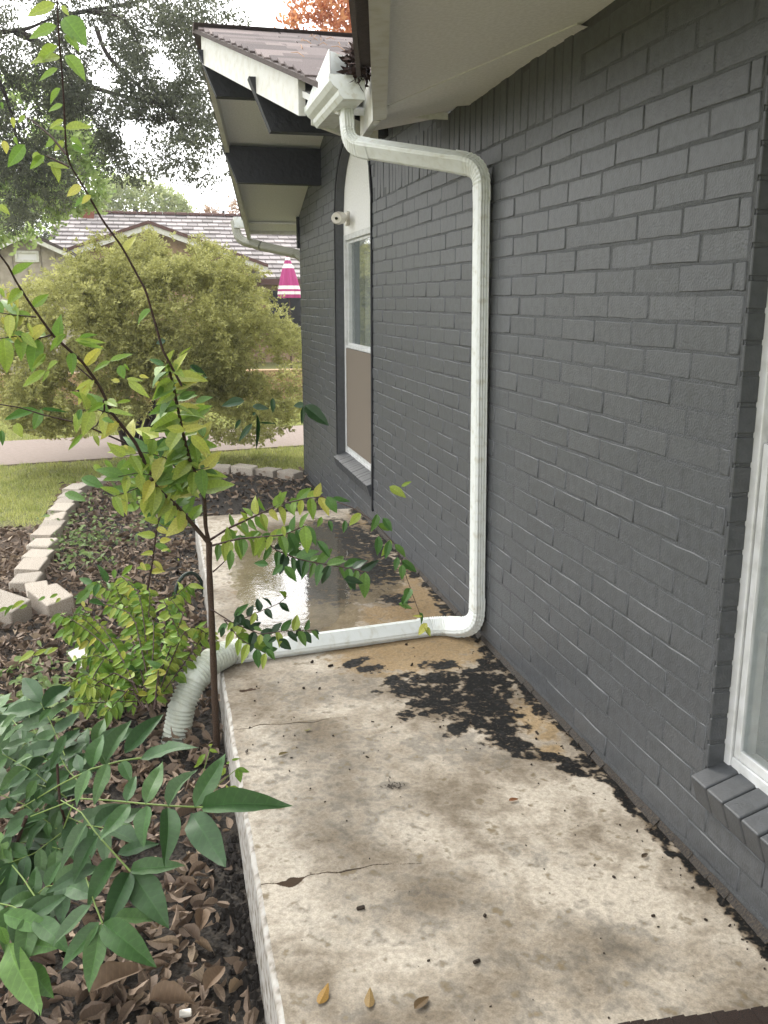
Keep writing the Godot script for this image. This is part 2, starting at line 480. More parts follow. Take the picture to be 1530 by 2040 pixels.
			r = lerpf(r, 0.05, bl); gg = lerpf(gg, 0.048, bl); bb = lerpf(bb, 0.046, bl)
			if bl > 0.0 and z > -3.9:                # dragged out along the way the water runs off
				var px := x0 + wx * i / w
				bl *= clampf(0.95 + crack.get_noise_2d((px * 0.88 - z * 0.47) * 26.0, (px * 0.47 + z * 0.88) * 1.6) * 1.7, 0.12, 1.0)
			var spk := clampf((0.17 - g) * 10.0, 0.0, 1.0) * clampf((0.36 - b) * 8.0, 0.0, 1.0)
			r *= 1.0 - spk * 0.45; gg *= 1.0 - spk * 0.47; bb *= 1.0 - spk * 0.5
			var hh := 0.5 + (e - 0.5) * 0.5 + (g - 0.5) * 0.35
			for q in 2:
				var x := x0 + wx * i / w
				var dz := absf(z - cracks[q][i])
				var cw := 0.0019 + 0.003 * (b - 0.4)
				if x > 0.42:
					cw -= (x - 0.42) * 0.012
				if q == 0:
					cw += maxf(0.0, 0.021 - absf(x - 0.255) * 0.55) * (0.7 + g * 0.6)
				if dz < cw:
					r = r * 0.3 + 0.04; gg = gg * 0.27 + 0.02; bb = bb * 0.25; hh = 0.05
			var c2 := Vector2((x0 + wx * i / w - 0.262) / 0.034, (z + 3.355) / 0.014).length() + (g - 0.5) * 1.2
			if c2 < 1.0:
				r *= 0.5; gg *= 0.42; bb *= 0.36; hh = 0.1
			col[o * 3] = int(clampf(r, 0.0, 1.0) * 255.0)
			col[o * 3 + 1] = int(clampf(gg, 0.0, 1.0) * 255.0)
			col[o * 3 + 2] = int(clampf(bb, 0.0, 1.0) * 255.0)
			ro[o] = int(clampf(0.92 - wet * 0.25 - rs * 0.12 - bl * 0.05, 0.0, 1.0) * 255.0)
			hi[o] = int(clampf(lerpf(hh, 0.5 + (hh - 0.5) * 0.35, bl), 0.0, 1.0) * 255.0)
	var m := StandardMaterial3D.new()
	m.albedo_texture = tex(Image.create_from_data(w, h, false, Image.FORMAT_RGB8, col))
	m.roughness_texture = tex(Image.create_from_data(w, h, false, Image.FORMAT_L8, ro))
	m.roughness = 1.0
	m.metallic_specular = 0.3
	m.normal_enabled = true
	m.normal_texture = tex(normal_image(Image.create_from_data(w, h, false, Image.FORMAT_L8, hi), 1.3))
	return m

func build_walk() -> void:
	var root := Node3D.new()
	root.name = "concrete_path"
	add_child(root)
	tag(root, "stained pale concrete walk along the foot of the grey brick wall", "", "", "structure")
	# the left edge is chipped: a gently uneven line
	var nz := noise(3.0, 31, 3)
	for sec in [[-0.3, -3.04, 672, 1536, 3], [-3.04, -6.42, 420, 1184, 40]]:
		var z0: float = sec[0]
		var z1: float = sec[1]
		var mb := MB.new()
		var side := MB.new()
		var steps := 60
		for k in steps:
			var za := lerpf(z0, z1, float(k) / steps)
			var zb := lerpf(z0, z1, float(k + 1) / steps)
			var ea := 0.163 + nz.get_noise_1d(za * 0.7) * 0.005
			var eb := 0.163 + nz.get_noise_1d(zb * 0.7) * 0.005
			var U := func(x: float, z: float) -> Vector2: return Vector2((x - 0.15) / 1.2, (z0 - z) / (z0 - z1))
			var xs := [ea + 0.014, 1.349]
			var xt := [eb + 0.014, 1.349]
			mb.tri(Vector3(xs[0], 0, za), Vector3(xs[1], 0, za), Vector3(xt[1], 0, zb), Vector3.UP, Vector3.UP, Vector3.UP, U.call(xs[0], za), U.call(xs[1], za), U.call(xt[1], zb))
			mb.tri(Vector3(xs[0], 0, za), Vector3(xt[1], 0, zb), Vector3(xt[0], 0, zb), Vector3.UP, Vector3.UP, Vector3.UP, U.call(xs[0], za), U.call(xt[1], zb), U.call(xt[0], zb))
			# rounded arris, then the side face
			var nl := Vector3(-1, 0, 0)
			side.squad(Vector3(ea + 0.014, 0, za), Vector3(eb + 0.014, 0, zb), Vector3(eb + 0.003, -0.006, zb), Vector3(ea + 0.003, -0.006, za), Vector3.UP, Vector3.UP, Vector3(-1, 1, 0).normalized(), Vector3(-1, 1, 0).normalized())
			side.squad(Vector3(ea + 0.003, -0.006, za), Vector3(eb + 0.003, -0.006, zb), Vector3(eb, -0.02, zb), Vector3(ea, -0.02, za), Vector3(-1, 1, 0).normalized(), Vector3(-1, 1, 0).normalized(), nl, nl)
			var fa := ea - 0.006 + nz.get_noise_2d(za * 0.6, 50.0) * 0.008
			var fb := eb - 0.006 + nz.get_noise_2d(zb * 0.6, 50.0) * 0.008
			side.squad(Vector3(ea, -0.02, za), Vector3(eb, -0.02, zb), Vector3(fb, -0.36, zb), Vector3(fa, -0.36, za), nl, nl, nl, nl)
		if z1 < -5.0:
			side.quad(Vector3(0.163, 0, z1), Vector3(1.349, 0, z1), Vector3(1.349, -0.4, z1), Vector3(0.163, -0.4, z1), Vector3(0, 0, -1))
		else:
			side.quad(Vector3(0.163, 0, z0), Vector3(1.349, 0, z0), Vector3(1.349, -0.4, z0), Vector3(0.163, -0.4, z0), Vector3(0, 0, 1))
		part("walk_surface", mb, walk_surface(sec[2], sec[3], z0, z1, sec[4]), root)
		part("walk_edge", side, M.concrete, root)
	# grimy strip where the walk meets the wall
	var st := MB.new()
	for k in 70:
		var za := -0.4 - k * 0.086
		var w := 0.010 + 0.010 * (nz.get_noise_1d(k * 9.0) + 0.6)
		var y := 0.020 + 0.008 * nz.get_noise_2d(k * 11.0, 3.0)
		st.quad(Vector3(1.347 - w, 0.001, za), Vector3(1.347 - w * 0.8, 0.001, za - 0.086), Vector3(1.3465, y, za - 0.086), Vector3(1.3465, y, za), Vector3(-1, 1, 0))
	part("wall_foot_grime", st, M.grime, root)
	# standing water: an irregular thin sheet
	var base := [Vector2(0.30, -4.9), Vector2(0.36, -5.28), Vector2(0.55, -5.66), Vector2(0.78, -6.0), Vector2(0.98, -6.0), Vector2(1.05, -5.7), Vector2(1.02, -5.2), Vector2(0.96, -4.8), Vector2(0.88, -4.4),
		Vector2(0.78, -4.08), Vector2(0.62, -3.93), Vector2(0.44, -3.90), Vector2(0.35, -4.05), Vector2(0.32, -4.45)]
	var poly := PackedVector2Array()
	for k in base.size():
		var a: Vector2 = base[k]
		var b: Vector2 = base[(k + 1) % base.size()]
		for q in 7:
			var p := a.lerp(b, q / 7.0)
			p += Vector2(nz.get_noise_2d(p.x * 70.0, p.y * 70.0), nz.get_noise_2d(p.x * 70.0, p.y * 70.0 + 300.0)) * 0.045
			poly.append(p)
	var wm := MB.new()
	wm.slab(poly, 0.0008, 0.0028)
	structure("puddle_water", wm, M.water, "shallow puddle of standing water on the walk behind the white ground pipe")

# ---------------------------------------------------------------- the house
const WX := 1.345
const RZ := -6.65
func under(z: float) -> float: return 3.13 - 0.345 * absf(z - RZ)
func prow(z: float) -> float: return 0.36 + 0.189 * absf(z - RZ)
func arch(z: float) -> float:
	var t := clampf((z + 6.525) / 0.625, -1.0, 1.0)
	return 2.14 + 0.50 * sqrt(1.0 - t * t)

func brick_mesh(L: float, H: float, sd: int) -> ArrayMesh:
	# a painted brick: uneven outline, soft arris, back open to the mortar; front at x = 0 looking towards -x
	var r := RandomNumberGenerator.new()
	r.seed = sd
	var mb := MB.new()
	var rim := []
	for q in [[-1, -1], [-0.33, -1], [0.33, -1], [1, -1], [1, 1], [0.33, 1], [-0.33, 1], [-1, 1]]:
		rim.append(Vector3(0, q[1] * H * 0.5 + r.randf_range(-1, 1) * 0.0016, q[0] * L * 0.5 + r.randf_range(-1, 1) * 0.0016))
	var bev := 0.0035
	var nl := Vector3(-1, 0, 0)
	var fr := []
	var sh := []
	for p in rim:
		fr.append(Vector3(0, p.y - signf(p.y) * bev, p.z - (signf(p.z) * bev if absf(p.z) > L * 0.4 else 0.0)))
		sh.append(Vector3(0, signf(p.y), signf(p.z) if absf(p.z) > L * 0.4 else 0.0).normalized())
	for k in range(1, 7):
		mb.tri(fr[0], fr[k], fr[k + 1], nl, nl, nl)
	for k in 8:
		var m := (k + 1) % 8
		var a: Vector3 = rim[k] + Vector3(0.004, 0, 0)
		var b: Vector3 = rim[m] + Vector3(0.004, 0, 0)
		var n0: Vector3 = (nl * 0.5 + sh[k]).normalized()
		var n1: Vector3 = (nl * 0.5 + sh[m]).normalized()
		mb.squad(fr[k], fr[m], b, a, nl, nl, n1, n0)
		mb.squad(a, b, b + Vector3(0.012, 0, 0), a + Vector3(0.012, 0, 0), n0, n1, sh[m], sh[k])
	return mb.mesh()

func build_house() -> Node3D:
	var house := thing("brick_house", Vector3(WX, -0.35, -5.0), "grey painted brick house with black roof beams and white trim", "house")
	# mortar bed of the wall, as columns of real thickness, with the two window openings left out
	var wall := MB.new()
	var x0 := WX + 0.0035
	var x1 := WX + 0.22
	var col := func(za: float, zb: float, ya0: float, yb0: float, ya1: float, yb1: float) -> void:
		wall.hexa([Vector3(x0, ya0, za), Vector3(x1, ya0, za), Vector3(x1, ya1, za), Vector3(x0, ya1, za), Vector3(x0, yb0, zb), Vector3(x1, yb0, zb), Vector3(x1, yb1, zb), Vector3(x0, yb1, zb)])
	var lo := func(z: float) -> float: return -0.5 if z < -6.4 else -0.02
	col.call(0.9, -0.55, -0.02, -0.02, 2.7, 2.7)
	col.call(-0.55, -1.93, -0.02, -0.02, 0.27, 0.27)
	col.call(-0.55, -1.93, 2.05, 2.05, 2.7, 2.7)
	col.call(-1.93, -4.2, -0.02, -0.02, 2.6, 2.6)
	col.call(-4.2, -5.9, -0.02, -0.02, under(-4.2) + 0.02, under(-5.9) + 0.02)
	col.call(-5.9, -7.15, -0.5, -0.5, 0.27, 0.27)
	for k in 20:
		var za := -5.9 - 1.25 * k / 20.0
		var zb := -5.9 - 1.25 * (k + 1) / 20.0
		col.call(za, zb, arch(za), arch(zb), under(za) + 0.02, under(zb) + 0.02)
	col.call(-7.15, -9.06, -0.5, -0.5, under(-7.15) + 0.02, under(-9.06) + 0.02)
	# the far end wall and the back of the house, so that the house is a closed volume
	wall.box(Vector3(x1, -0.5, -9.06), Vector3(7.0, 2.35, -8.85))
	wall.box(Vector3(6.8, -0.5, -8.85), Vector3(7.0, 2.35, 0.9))
	wall.box(Vector3(x1, -0.5, 0.7), Vector3(6.8, 2.35, 0.9))
	var wp := part("wall", wall, M.mortar, house)
	# bricks
	var list := []
	var add := func(za: float, zb: float, y: float, h: float) -> void:   # za > zb
		if za - zb > 0.03:
			list.append([(za + zb) * 0.5, y, za - zb - 0.0075, h])
	for k in range(-6, 44):
		var y0 := 0.033 + k * 0.0743
		var ym := y0 + 0.037
		var start := -2.226 if k % 2 == 0 else -2.14
		for i in range(-9, 30):
			var za := start - 0.241 * i + rng.randf_range(-0.004, 0.004)
			var zb := start - 0.241 * (i + 1) + rng.randf_range(-0.004, 0.004)
			var zm := (za + zb) * 0.5
			if za > 0.6 or zb < -9.2: continue
			zb = maxf(zb, -9.055)
			if k < 0:
				if zb > -6.45: continue
				za = minf(za, -6.45)
			if ym > 2.30 and zm > -4.3: continue
			if ym > 2.113 and ym < 2.354 and zm < -2.89 and zm > -5.8: continue
			if ym > under(zm) - 0.02 and zm < -4.3: continue
			var holes := []
			if ym > 0.25 and ym < 2.07: holes.append([-0.55, -1.93])
			if ym > 0.25 and ym < 2.14: holes.append([-5.9, -7.15])
			elif ym >= 2.14 and ym < 2.66:
				var hw := 0.625 * sqrt(maxf(0.0, 1.0 - pow((ym - 2.14) / 0.52, 2.0))) + 0.02
				holes.append([-6.525 + hw, -6.525 - hw])
			var segs := [[za, zb]]
			for ho in holes:
				var nxt := []
				for s in segs:
					if s[1] >= ho[0] or s[0] <= ho[1]:
						nxt.append(s)
						continue
					if s[0] > ho[0]: nxt.append([s[0], ho[0] + 0.004])
					if s[1] < ho[1]: nxt.append([ho[1] - 0.004, s[1]])
				segs = nxt
			for s in segs:
				add.call(s[0], s[1], ym, 0.0672)
	for i in 40:                              # the soldier course under the eave
		var z := -2.89 - 0.0727 * i
		if z > -5.78:
			list.append([z - 0.036, 2.2335, 0.0655, 0.232])
	var sorted := []
	for b in list:
		var seen: float = b[2] * b[3] / pow(maxf(1.0, -b[0]), 3.0)
		if b[0] > -1.62 or b[1] < -0.3: seen *= 0.001
		sorted.append([seen, b])
	sorted.sort_custom(func(p, q): return p[0] > q[0])
	var cache := {}
	var rest := MB.new()
	var off := wpos(house)
	for i in sorted.size():
		var b = sorted[i][1]
		var key := "%d_%d_%d" % [int(round(b[2] * 250.0)), int(round(b[3] * 250.0)), i % 5]
		if not cache.has(key):
			cache[key] = brick_mesh(b[2], b[3], i)
		var at := Vector3(WX + rng.randf_range(-0.0014, 0.0028), b[1] + rng.randf_range(-0.0016, 0.0016), b[0])
		if i < 300:
			var o := inst("brick", cache[key], M.brick[rng.randi() % 4], wp, at - off)
			o.rotation = Vector3(rng.randf_range(-0.006, 0.006), rng.randf_range(-0.006, 0.006), rng.randf_range(-0.02, 0.02))
		else:
			var arr: Array = cache[key].surface_get_arrays(0)
			var vs: PackedVector3Array = arr[Mesh.ARRAY_VERTEX]
			var tilt := Basis.from_euler(Vector3(rng.randf_range(-0.006, 0.006), rng.randf_range(-0.006, 0.006), rng.randf_range(-0.02, 0.02)))
			for q in vs.size():
				rest.v.append(tilt * vs[q] + at)
			rest.n.append_array(arr[Mesh.ARRAY_NORMAL])
			rest.u.append_array(arr[Mesh.ARRAY_TEX_UV])
			rest.c.append_array(arr[Mesh.ARRAY_COLOR])
	var ro := part("bricks", rest, M.brick[0], wp)
	ro.set_meta("kind", "stuff")
	# a few nicks of missing mortar under the far window
	build_window(house, -5.9, -7.15, 0.27, 2.0, 0.06, false)
	build_window(house, -0.55, -1.93, 0.27, 2.05, 0.05, true)
	# arched white panel, its dark painted reveal and edge
	var ap := MB.new()
	for k in 20:
		var za := -5.9 - 1.25 * k / 20.0
		var zb := -5.9 - 1.25 * (k + 1) / 20.0
		ap.hexa([Vector3(WX + 0.062, 1.99, za), Vector3(WX + 0.09, 1.99, za), Vector3(WX + 0.09, arch(za), za), Vector3(WX + 0.062, arch(za), za), Vector3(WX + 0.062, 1.99, zb), Vector3(WX + 0.09, 1.99, zb), Vector3(WX + 0.09, arch(zb), zb), Vector3(WX + 0.062, arch(zb), zb)])
	part("arch_panel", ap, M.soffit, house)
	var rv := MB.new()
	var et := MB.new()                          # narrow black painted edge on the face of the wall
	var line := [Vector3(0, 0.27, -5.9)]
	for k in 25:
		var z := -5.9 - 1.25 * k / 24.0
		line.append(Vector3(0, arch(z), z))
	line.append(Vector3(0, 0.29, -7.15))
	for k in line.size() - 1:
		var a: Vector3 = line[k]
		var b: Vector3 = line[k + 1]
		var ctr := Vector3(0, 1.6, -6.525)
		var ia := (ctr - a).normalized() * 0.012
		var ib := (ctr - b).normalized() * 0.012
		if a.y < 0.4: ia = Vector3(0, 0, -0.012)
		if b.y < 0.4: ib = Vector3(0, 0, 0.012)
		rv.hexa([a + ia + Vector3(WX - 0.001, 0, 0), a + Vector3(WX - 0.001, 0, 0) - ia * 0.8, a + Vector3(WX + 0.10, 0, 0) - ia * 0.8, a + ia + Vector3(WX + 0.10, 0, 0), b + ib + Vector3(WX - 0.001, 0, 0), b + Vector3(WX - 0.001, 0, 0) - ib * 0.8, b + Vector3(WX + 0.10, 0, 0) - ib * 0.8, b + ib + Vector3(WX + 0.10, 0, 0)])
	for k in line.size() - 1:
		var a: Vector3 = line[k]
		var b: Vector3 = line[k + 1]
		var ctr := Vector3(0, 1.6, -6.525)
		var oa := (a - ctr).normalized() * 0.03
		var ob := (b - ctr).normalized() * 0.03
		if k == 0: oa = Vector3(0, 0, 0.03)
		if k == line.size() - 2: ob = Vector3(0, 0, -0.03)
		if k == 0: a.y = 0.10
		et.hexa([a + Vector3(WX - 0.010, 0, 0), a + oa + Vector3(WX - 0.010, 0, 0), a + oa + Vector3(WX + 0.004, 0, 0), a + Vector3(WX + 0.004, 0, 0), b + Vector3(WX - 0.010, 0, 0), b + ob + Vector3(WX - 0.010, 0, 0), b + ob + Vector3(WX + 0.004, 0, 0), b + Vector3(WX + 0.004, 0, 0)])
	part("arch_reveal", rv, M.brick[0], house)
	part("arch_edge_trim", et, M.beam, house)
	var dr := MB.new()                          # brick return of the near window opening
	dr.box(Vector3(WX + 0.006, 0.29, -1.9305), Vector3(WX + 0.12, 2.05, -1.9225))
	var jp := part("jamb", dr, M.mortar, house)
	for k in 25:
		var y := 0.033 + 0.0743 * (k + 4) - 0.0037
		if y > 2.02: break
		var jb := MB.new()
		jb.cbox(Vector3(WX + 0.058, y, -1.925), Vector3(0.112, 0.066, 0.012), 0.004)
		part("brick", jb, M.brick[k % 4], jp)
	# -------- far gable
	var soff := MB.new()
	var deck := MB.new()
	for s in [[RZ, -9.4], [RZ, -4.3]]:
		var za: float = s[0]
		var zb: float = s[1]
		soff.hexa([Vector3(prow(za) + 0.02, under(za), za), Vector3(7, under(za), za), Vector3(7, under(zb), zb), Vector3(prow(zb) + 0.02, under(zb), zb),
			Vector3(prow(za) + 0.02, under(za) + 0.03, za), Vector3(7, under(za) + 0.03, za), Vector3(7, under(zb) + 0.03, zb), Vector3(prow(zb) + 0.02, under(zb) + 0.03, zb)])
		deck.hexa([Vector3(prow(za) - 0.05, under(za) + 0.10, za), Vector3(7, under(za) + 0.10, za), Vector3(7, under(zb) + 0.10, zb), Vector3(prow(zb) - 0.05, under(zb) + 0.10, zb),
			Vector3(prow(za) - 0.05, under(za) + 0.125, za), Vector3(7, under(za) + 0.125, za), Vector3(7, under(zb) + 0.125, zb), Vector3(prow(zb) - 0.05, under(zb) + 0.125, zb)])
	var panel := part("soffit_panel", soff, M.soffit, house)
	# batten between soffit panels
	var bt := MB.new()
	for z in [-9.22]:
		bt.box(Vector3(prow(z) + 0.03, under(z) - 0.014, z - 0.04), Vector3(WX, under(z) + 0.004, z + 0.04))
	part("batten", bt, M.soffit, panel)
	var roof := part("roof", deck, M.deck, house)
	var names := {}
	var slope := Vector3(0, -0.345, 1.0).normalized()
	var up := Vector3(0, 1.0, 0.345).normalized()
	var sh := []
	for q in 6:
		var mb := MB.new()
		var wq: float = [0.30, 0.27, 0.33, 0.29, 0.31, 0.25][q]
		mb.xf = Transform3D(Basis(Vector3.RIGHT, up, slope), Vector3.ZERO)
		mb.cbox(Vector3(wq * 0.5, 0.008, 0.075), Vector3(wq - 0.010, 0.016, 0.165), 0.003)
		sh.append([mb.mesh(), wq])
	for k in 17:
		var z := RZ + 0.02 + k * 0.123
		if z > -4.55: break
		var x := prow(z) - 0.045 + (0.0 if k % 2 == 0 else -0.12)
		while x < 2.0:
			var s = sh[rng.randi() % 6]
			if x + s[1] > prow(z) + 0.02:
				var o := inst("shingle", s[0], M.shingle[rng.randi() % 4], roof, Vector3(maxf(x, prow(z) - 0.03 + rng.randf_range(0, 0.012)), under(z) + 0.127 + rng.randf_range(0, 0.004), z) - off)
				o.rotation = Vector3(0.06 + rng.randf_range(-0.01, 0.012), 0, rng.randf_range(-0.006, 0.006))
			x += s[1]
	var ps := MB.new()
	for k in 34:
		var z := rng.randf_range(-6.3, -4.9)
		var p := Vector3(rng.randf_range(0.75, 1.5), under(z) + 0.155, z)
		var q := p + Vector3(rng.randfn(0, 0.06), 0, rng.randfn(0, 0.08))
		q.y = under(q.z) + 0.155 + rng.randf() * 0.01
		ps.tube([p, (p + q) * 0.5 + Vector3(0, 0.012, 0), q], [0.0016, 0.0018, 0.001], 4)
	part("pine_straw", ps, plain(Color(0.66, 0.50, 0.34), 0.8), roof).set_meta("kind", "stuff")
	var rc := MB.new()
	rc.hexa([Vector3(prow(RZ) - 0.05, under(RZ) + 0.12, RZ - 0.13), Vector3(3.0, under(RZ) + 0.12, RZ - 0.13), Vector3(3.0, under(RZ) + 0.152, RZ), Vector3(prow(RZ) - 0.05, under(RZ) + 0.152, RZ),
		Vector3(prow(RZ) - 0.05, under(RZ) + 0.1, RZ), Vector3(3.0, under(RZ) + 0.1, RZ), Vector3(3.0, under(RZ) + 0.13, RZ + 0.12), Vector3(prow(RZ) - 0.05, under(RZ) + 0.13, RZ + 0.12)])
	part("ridge_cap", rc, M.shingle[1], roof)
	for s in [[RZ, -4.76, 0.10], [RZ, -9.42, 0.10]]:
		var za: float = s[0]
		var zb: float = s[1]
		var tp: float = s[2]
		var rb := MB.new()
		var P := func(z: float, dx: float, y: float) -> Vector3: return Vector3(prow(z) + dx, y, z)
		var ta := under(za) + 0.10
		var tb := under(zb) + 0.10
		rb.hexa([P.call(za, 0.0, under(za) - 0.09), P.call(za, 0.035, under(za) - 0.09), P.call(za, 0.035, ta), P.call(za, 0.0, ta), P.call(zb, 0.0, under(zb) - 0.085), P.call(zb, 0.035, under(zb) - 0.085), P.call(zb, 0.035, tb), P.call(zb, 0.0, tb)])
		part("rake_board", rb, M.white, house)
	var vb := MB.new()                              # white valley board just past the gutter's far end
	vb.hexa([Vector3(0.79, 2.365, -4.80), Vector3(1.13, 2.262, -4.80), Vector3(1.13, 2.36, -4.80), Vector3(0.79, 2.46, -4.80), Vector3(0.79, 2.365, -4.835), Vector3(1.13, 2.262, -4.835), Vector3(1.13, 2.36, -4.835), Vector3(0.79, 2.46, -4.835)])
	part("valley_board", vb, M.white, house)
	for b in [[RZ, 1.0], [-5.5, 1.0], [-7.81, 1.0]]:
		var z: float = b[0]
		var bm := MB.new()
		var top := minf(under(z - 0.045), under(z + 0.045)) - 0.002
		if z == RZ: top = under(z) - 0.012
		var tip := prow(z) - 0.03
		bm.hexa([Vector3(tip, top, z - 0.045), Vector3(WX + 0.05, top, z - 0.045), Vector3(WX + 0.05, top - 0.28, z - 0.045), Vector3(tip + 0.115, top - 0.28, z - 0.045),
			Vector3(tip, top, z + 0.045), Vector3(WX + 0.05, top, z + 0.045), Vector3(WX + 0.05, top - 0.28, z + 0.045), Vector3(tip + 0.115, top - 0.28, z + 0.045)])
		part("roof_beam", bm, M.beam, house)
	# dark trim board where the far soffit meets the corner of the wall
	var ct := MB.new()
	ct.box(Vector3(WX - 0.02, 2.0, -9.10), Vector3(WX + 0.1, 2.29, -9.03))
	part("corner_trim", ct, M.beam, house)
	var fe := MB.new()
	fe.box(Vector3(prow(-9.4) + 0.01, under(-9.4) - 0.03, -9.44), Vector3(7, under(-9.4) + 0.11, -9.405))
	part("fascia", fe, M.white, house)
	# -------- near eave: gently sloping soffit, fascia, roof edge
	var A := Vector3(0.919, 2.275, -4.0)           # outer corner
	var B := Vector3(0.9625, 2.275, -4.46)         # far end of the eave fascia
	var dirv := Vector3(0.58 - 0.919, 0, 1.43).normalized()
	var O := A + dirv * 5.0
	var nside := Vector3(0.973, 0, 0.2307)
	var H := func(x: float, z: float) -> Vector3:    # soffit height at a plan point
		var dd := (Vector3(x, 0, z) - Vector3(A.x, 0, A.z)).dot(nside)
		return Vector3(x, 2.275 + 0.1199 * dd, z)
	var ns := MB.new()
	var pts := [Vector2(A.x, A.z), Vector2(O.x, O.z), Vector2(WX + 0.02, 0.9), Vector2(WX + 0.02, -2.86), Vector2(WX + 0.02, -4.0)]
	for t in [[0, 1, 2], [0, 2, 3], [0, 3, 4]]:
		var q := []
		for i in t:
			q.append(H.call(pts[i].x, pts[i].y))
		ns.tri(q[0], q[1], q[2], Vector3.DOWN, Vector3.DOWN, Vector3.DOWN)
		ns.tri(q[0] + Vector3(0, 0.03, 0), q[1] + Vector3(0, 0.03, 0), q[2] + Vector3(0, 0.03, 0), Vector3.UP, Vector3.UP, Vector3.UP)
	part("soffit_panel", ns, M.soffit, house)
	var band := MB.new()                             # grey board along the wall, in the shade of the eave
	var C1: Vector3 = H.call(0.955, -3.86) - Vector3(0, 0.004, 0)
	var E1: Vector3 = H.call(1.325, -2.89) - Vector3(0, 0.004, 0)
	var bp := [A + Vector3(0.02, -0.004, -0.02), C1, E1, Vector3(WX + 0.004, 2.336, -2.86), Vector3(WX + 0.004, 2.358, -4.48), B + Vector3(0.0, -0.004, 0)]
	for t in [[4, 0, 1], [4, 1, 2], [4, 2, 3], [4, 5, 0]]:
		band.tri(bp[t[0]], bp[t[1]], bp[t[2]], Vector3.DOWN, Vector3.DOWN, Vector3.DOWN)
		band.tri(bp[t[0]] + Vector3(0, 0.02, 0), bp[t[1]] + Vector3(0, 0.02, 0), bp[t[2]] + Vector3(0, 0.02, 0), Vector3.UP, Vector3.UP, Vector3.UP)
	band.quad(C1, E1, E1 + Vector3(0, 0.02, 0), C1 + Vector3(0, 0.02, 0), Vector3(-1, 0, 0))
	part("frieze_board", band, M.soffit, house)
	var fb := MB.new()
	var nl := -nside
	fb.hexa([A + Vector3(0, -0.03, 0), O + Vector3(0, -0.03, 0), O + Vector3(0, 0.17, 0), A + Vector3(0, 0.17, 0), A + nside * 0.055 + Vector3(0, -0.028, 0.012), O + nside * 0.055 + Vector3(0, -0.028, 0), O + nside * 0.055 + Vector3(0, 0.17, 0), A + nside * 0.055 + Vector3(0, 0.17, 0.012)])
	part("fascia", fb, M.white, house)
	var fc := MB.new()
	fc.hexa([A + Vector3(0.0, -0.03, -0.003), B + Vector3(0, -0.03, 0), B + Vector3(0, 0.17, 0), A + Vector3(0, 0.17, -0.003), A + Vector3(0.035, -0.03, -0.003), B + Vector3(0.035, -0.03, 0), B + Vector3(0.035, 0.17, 0), A + Vector3(0.035, 0.17, -0.003)])
	part("fascia", fc, M.white, house)
	var nr := MB.new()
	var a2 := A + nl * 0.05 + Vector3(0, 0.175, 0)
	var o2 := O + nl * 0.05 + Vector3(0, 0.175, 0)
	nr.hexa([a2, o2, Vector3(7.0, 3.2, 0.9), Vector3(7.0, 3.2, -4.5), a2 + Vector3(0, 0.035, 0), o2 + Vector3(0, 0.035, 0), Vector3(7.0, 3.235, 0.9), Vector3(7.0, 3.235, -4.5)])
	part("roof", nr, M.deck, house)
	var de := MB.new()
	de.hexa([a2 + nl * 0.018 + Vector3(0, -0.035, 0), o2 + nl * 0.018 + Vector3(0, -0.035, 0), o2 + nl * 0.018 + Vector3(0, 0.045, 0), a2 + nl * 0.018 + Vector3(0, 0.045, 0), a2 + Vector3(0, -0.035, 0), o2 + Vector3(0, -0.035, 0), o2 + Vector3(0, 0.045, 0), a2 + Vector3(0, 0.045, 0)])
	part("roof_edge", de, M.deck, house)
	return house

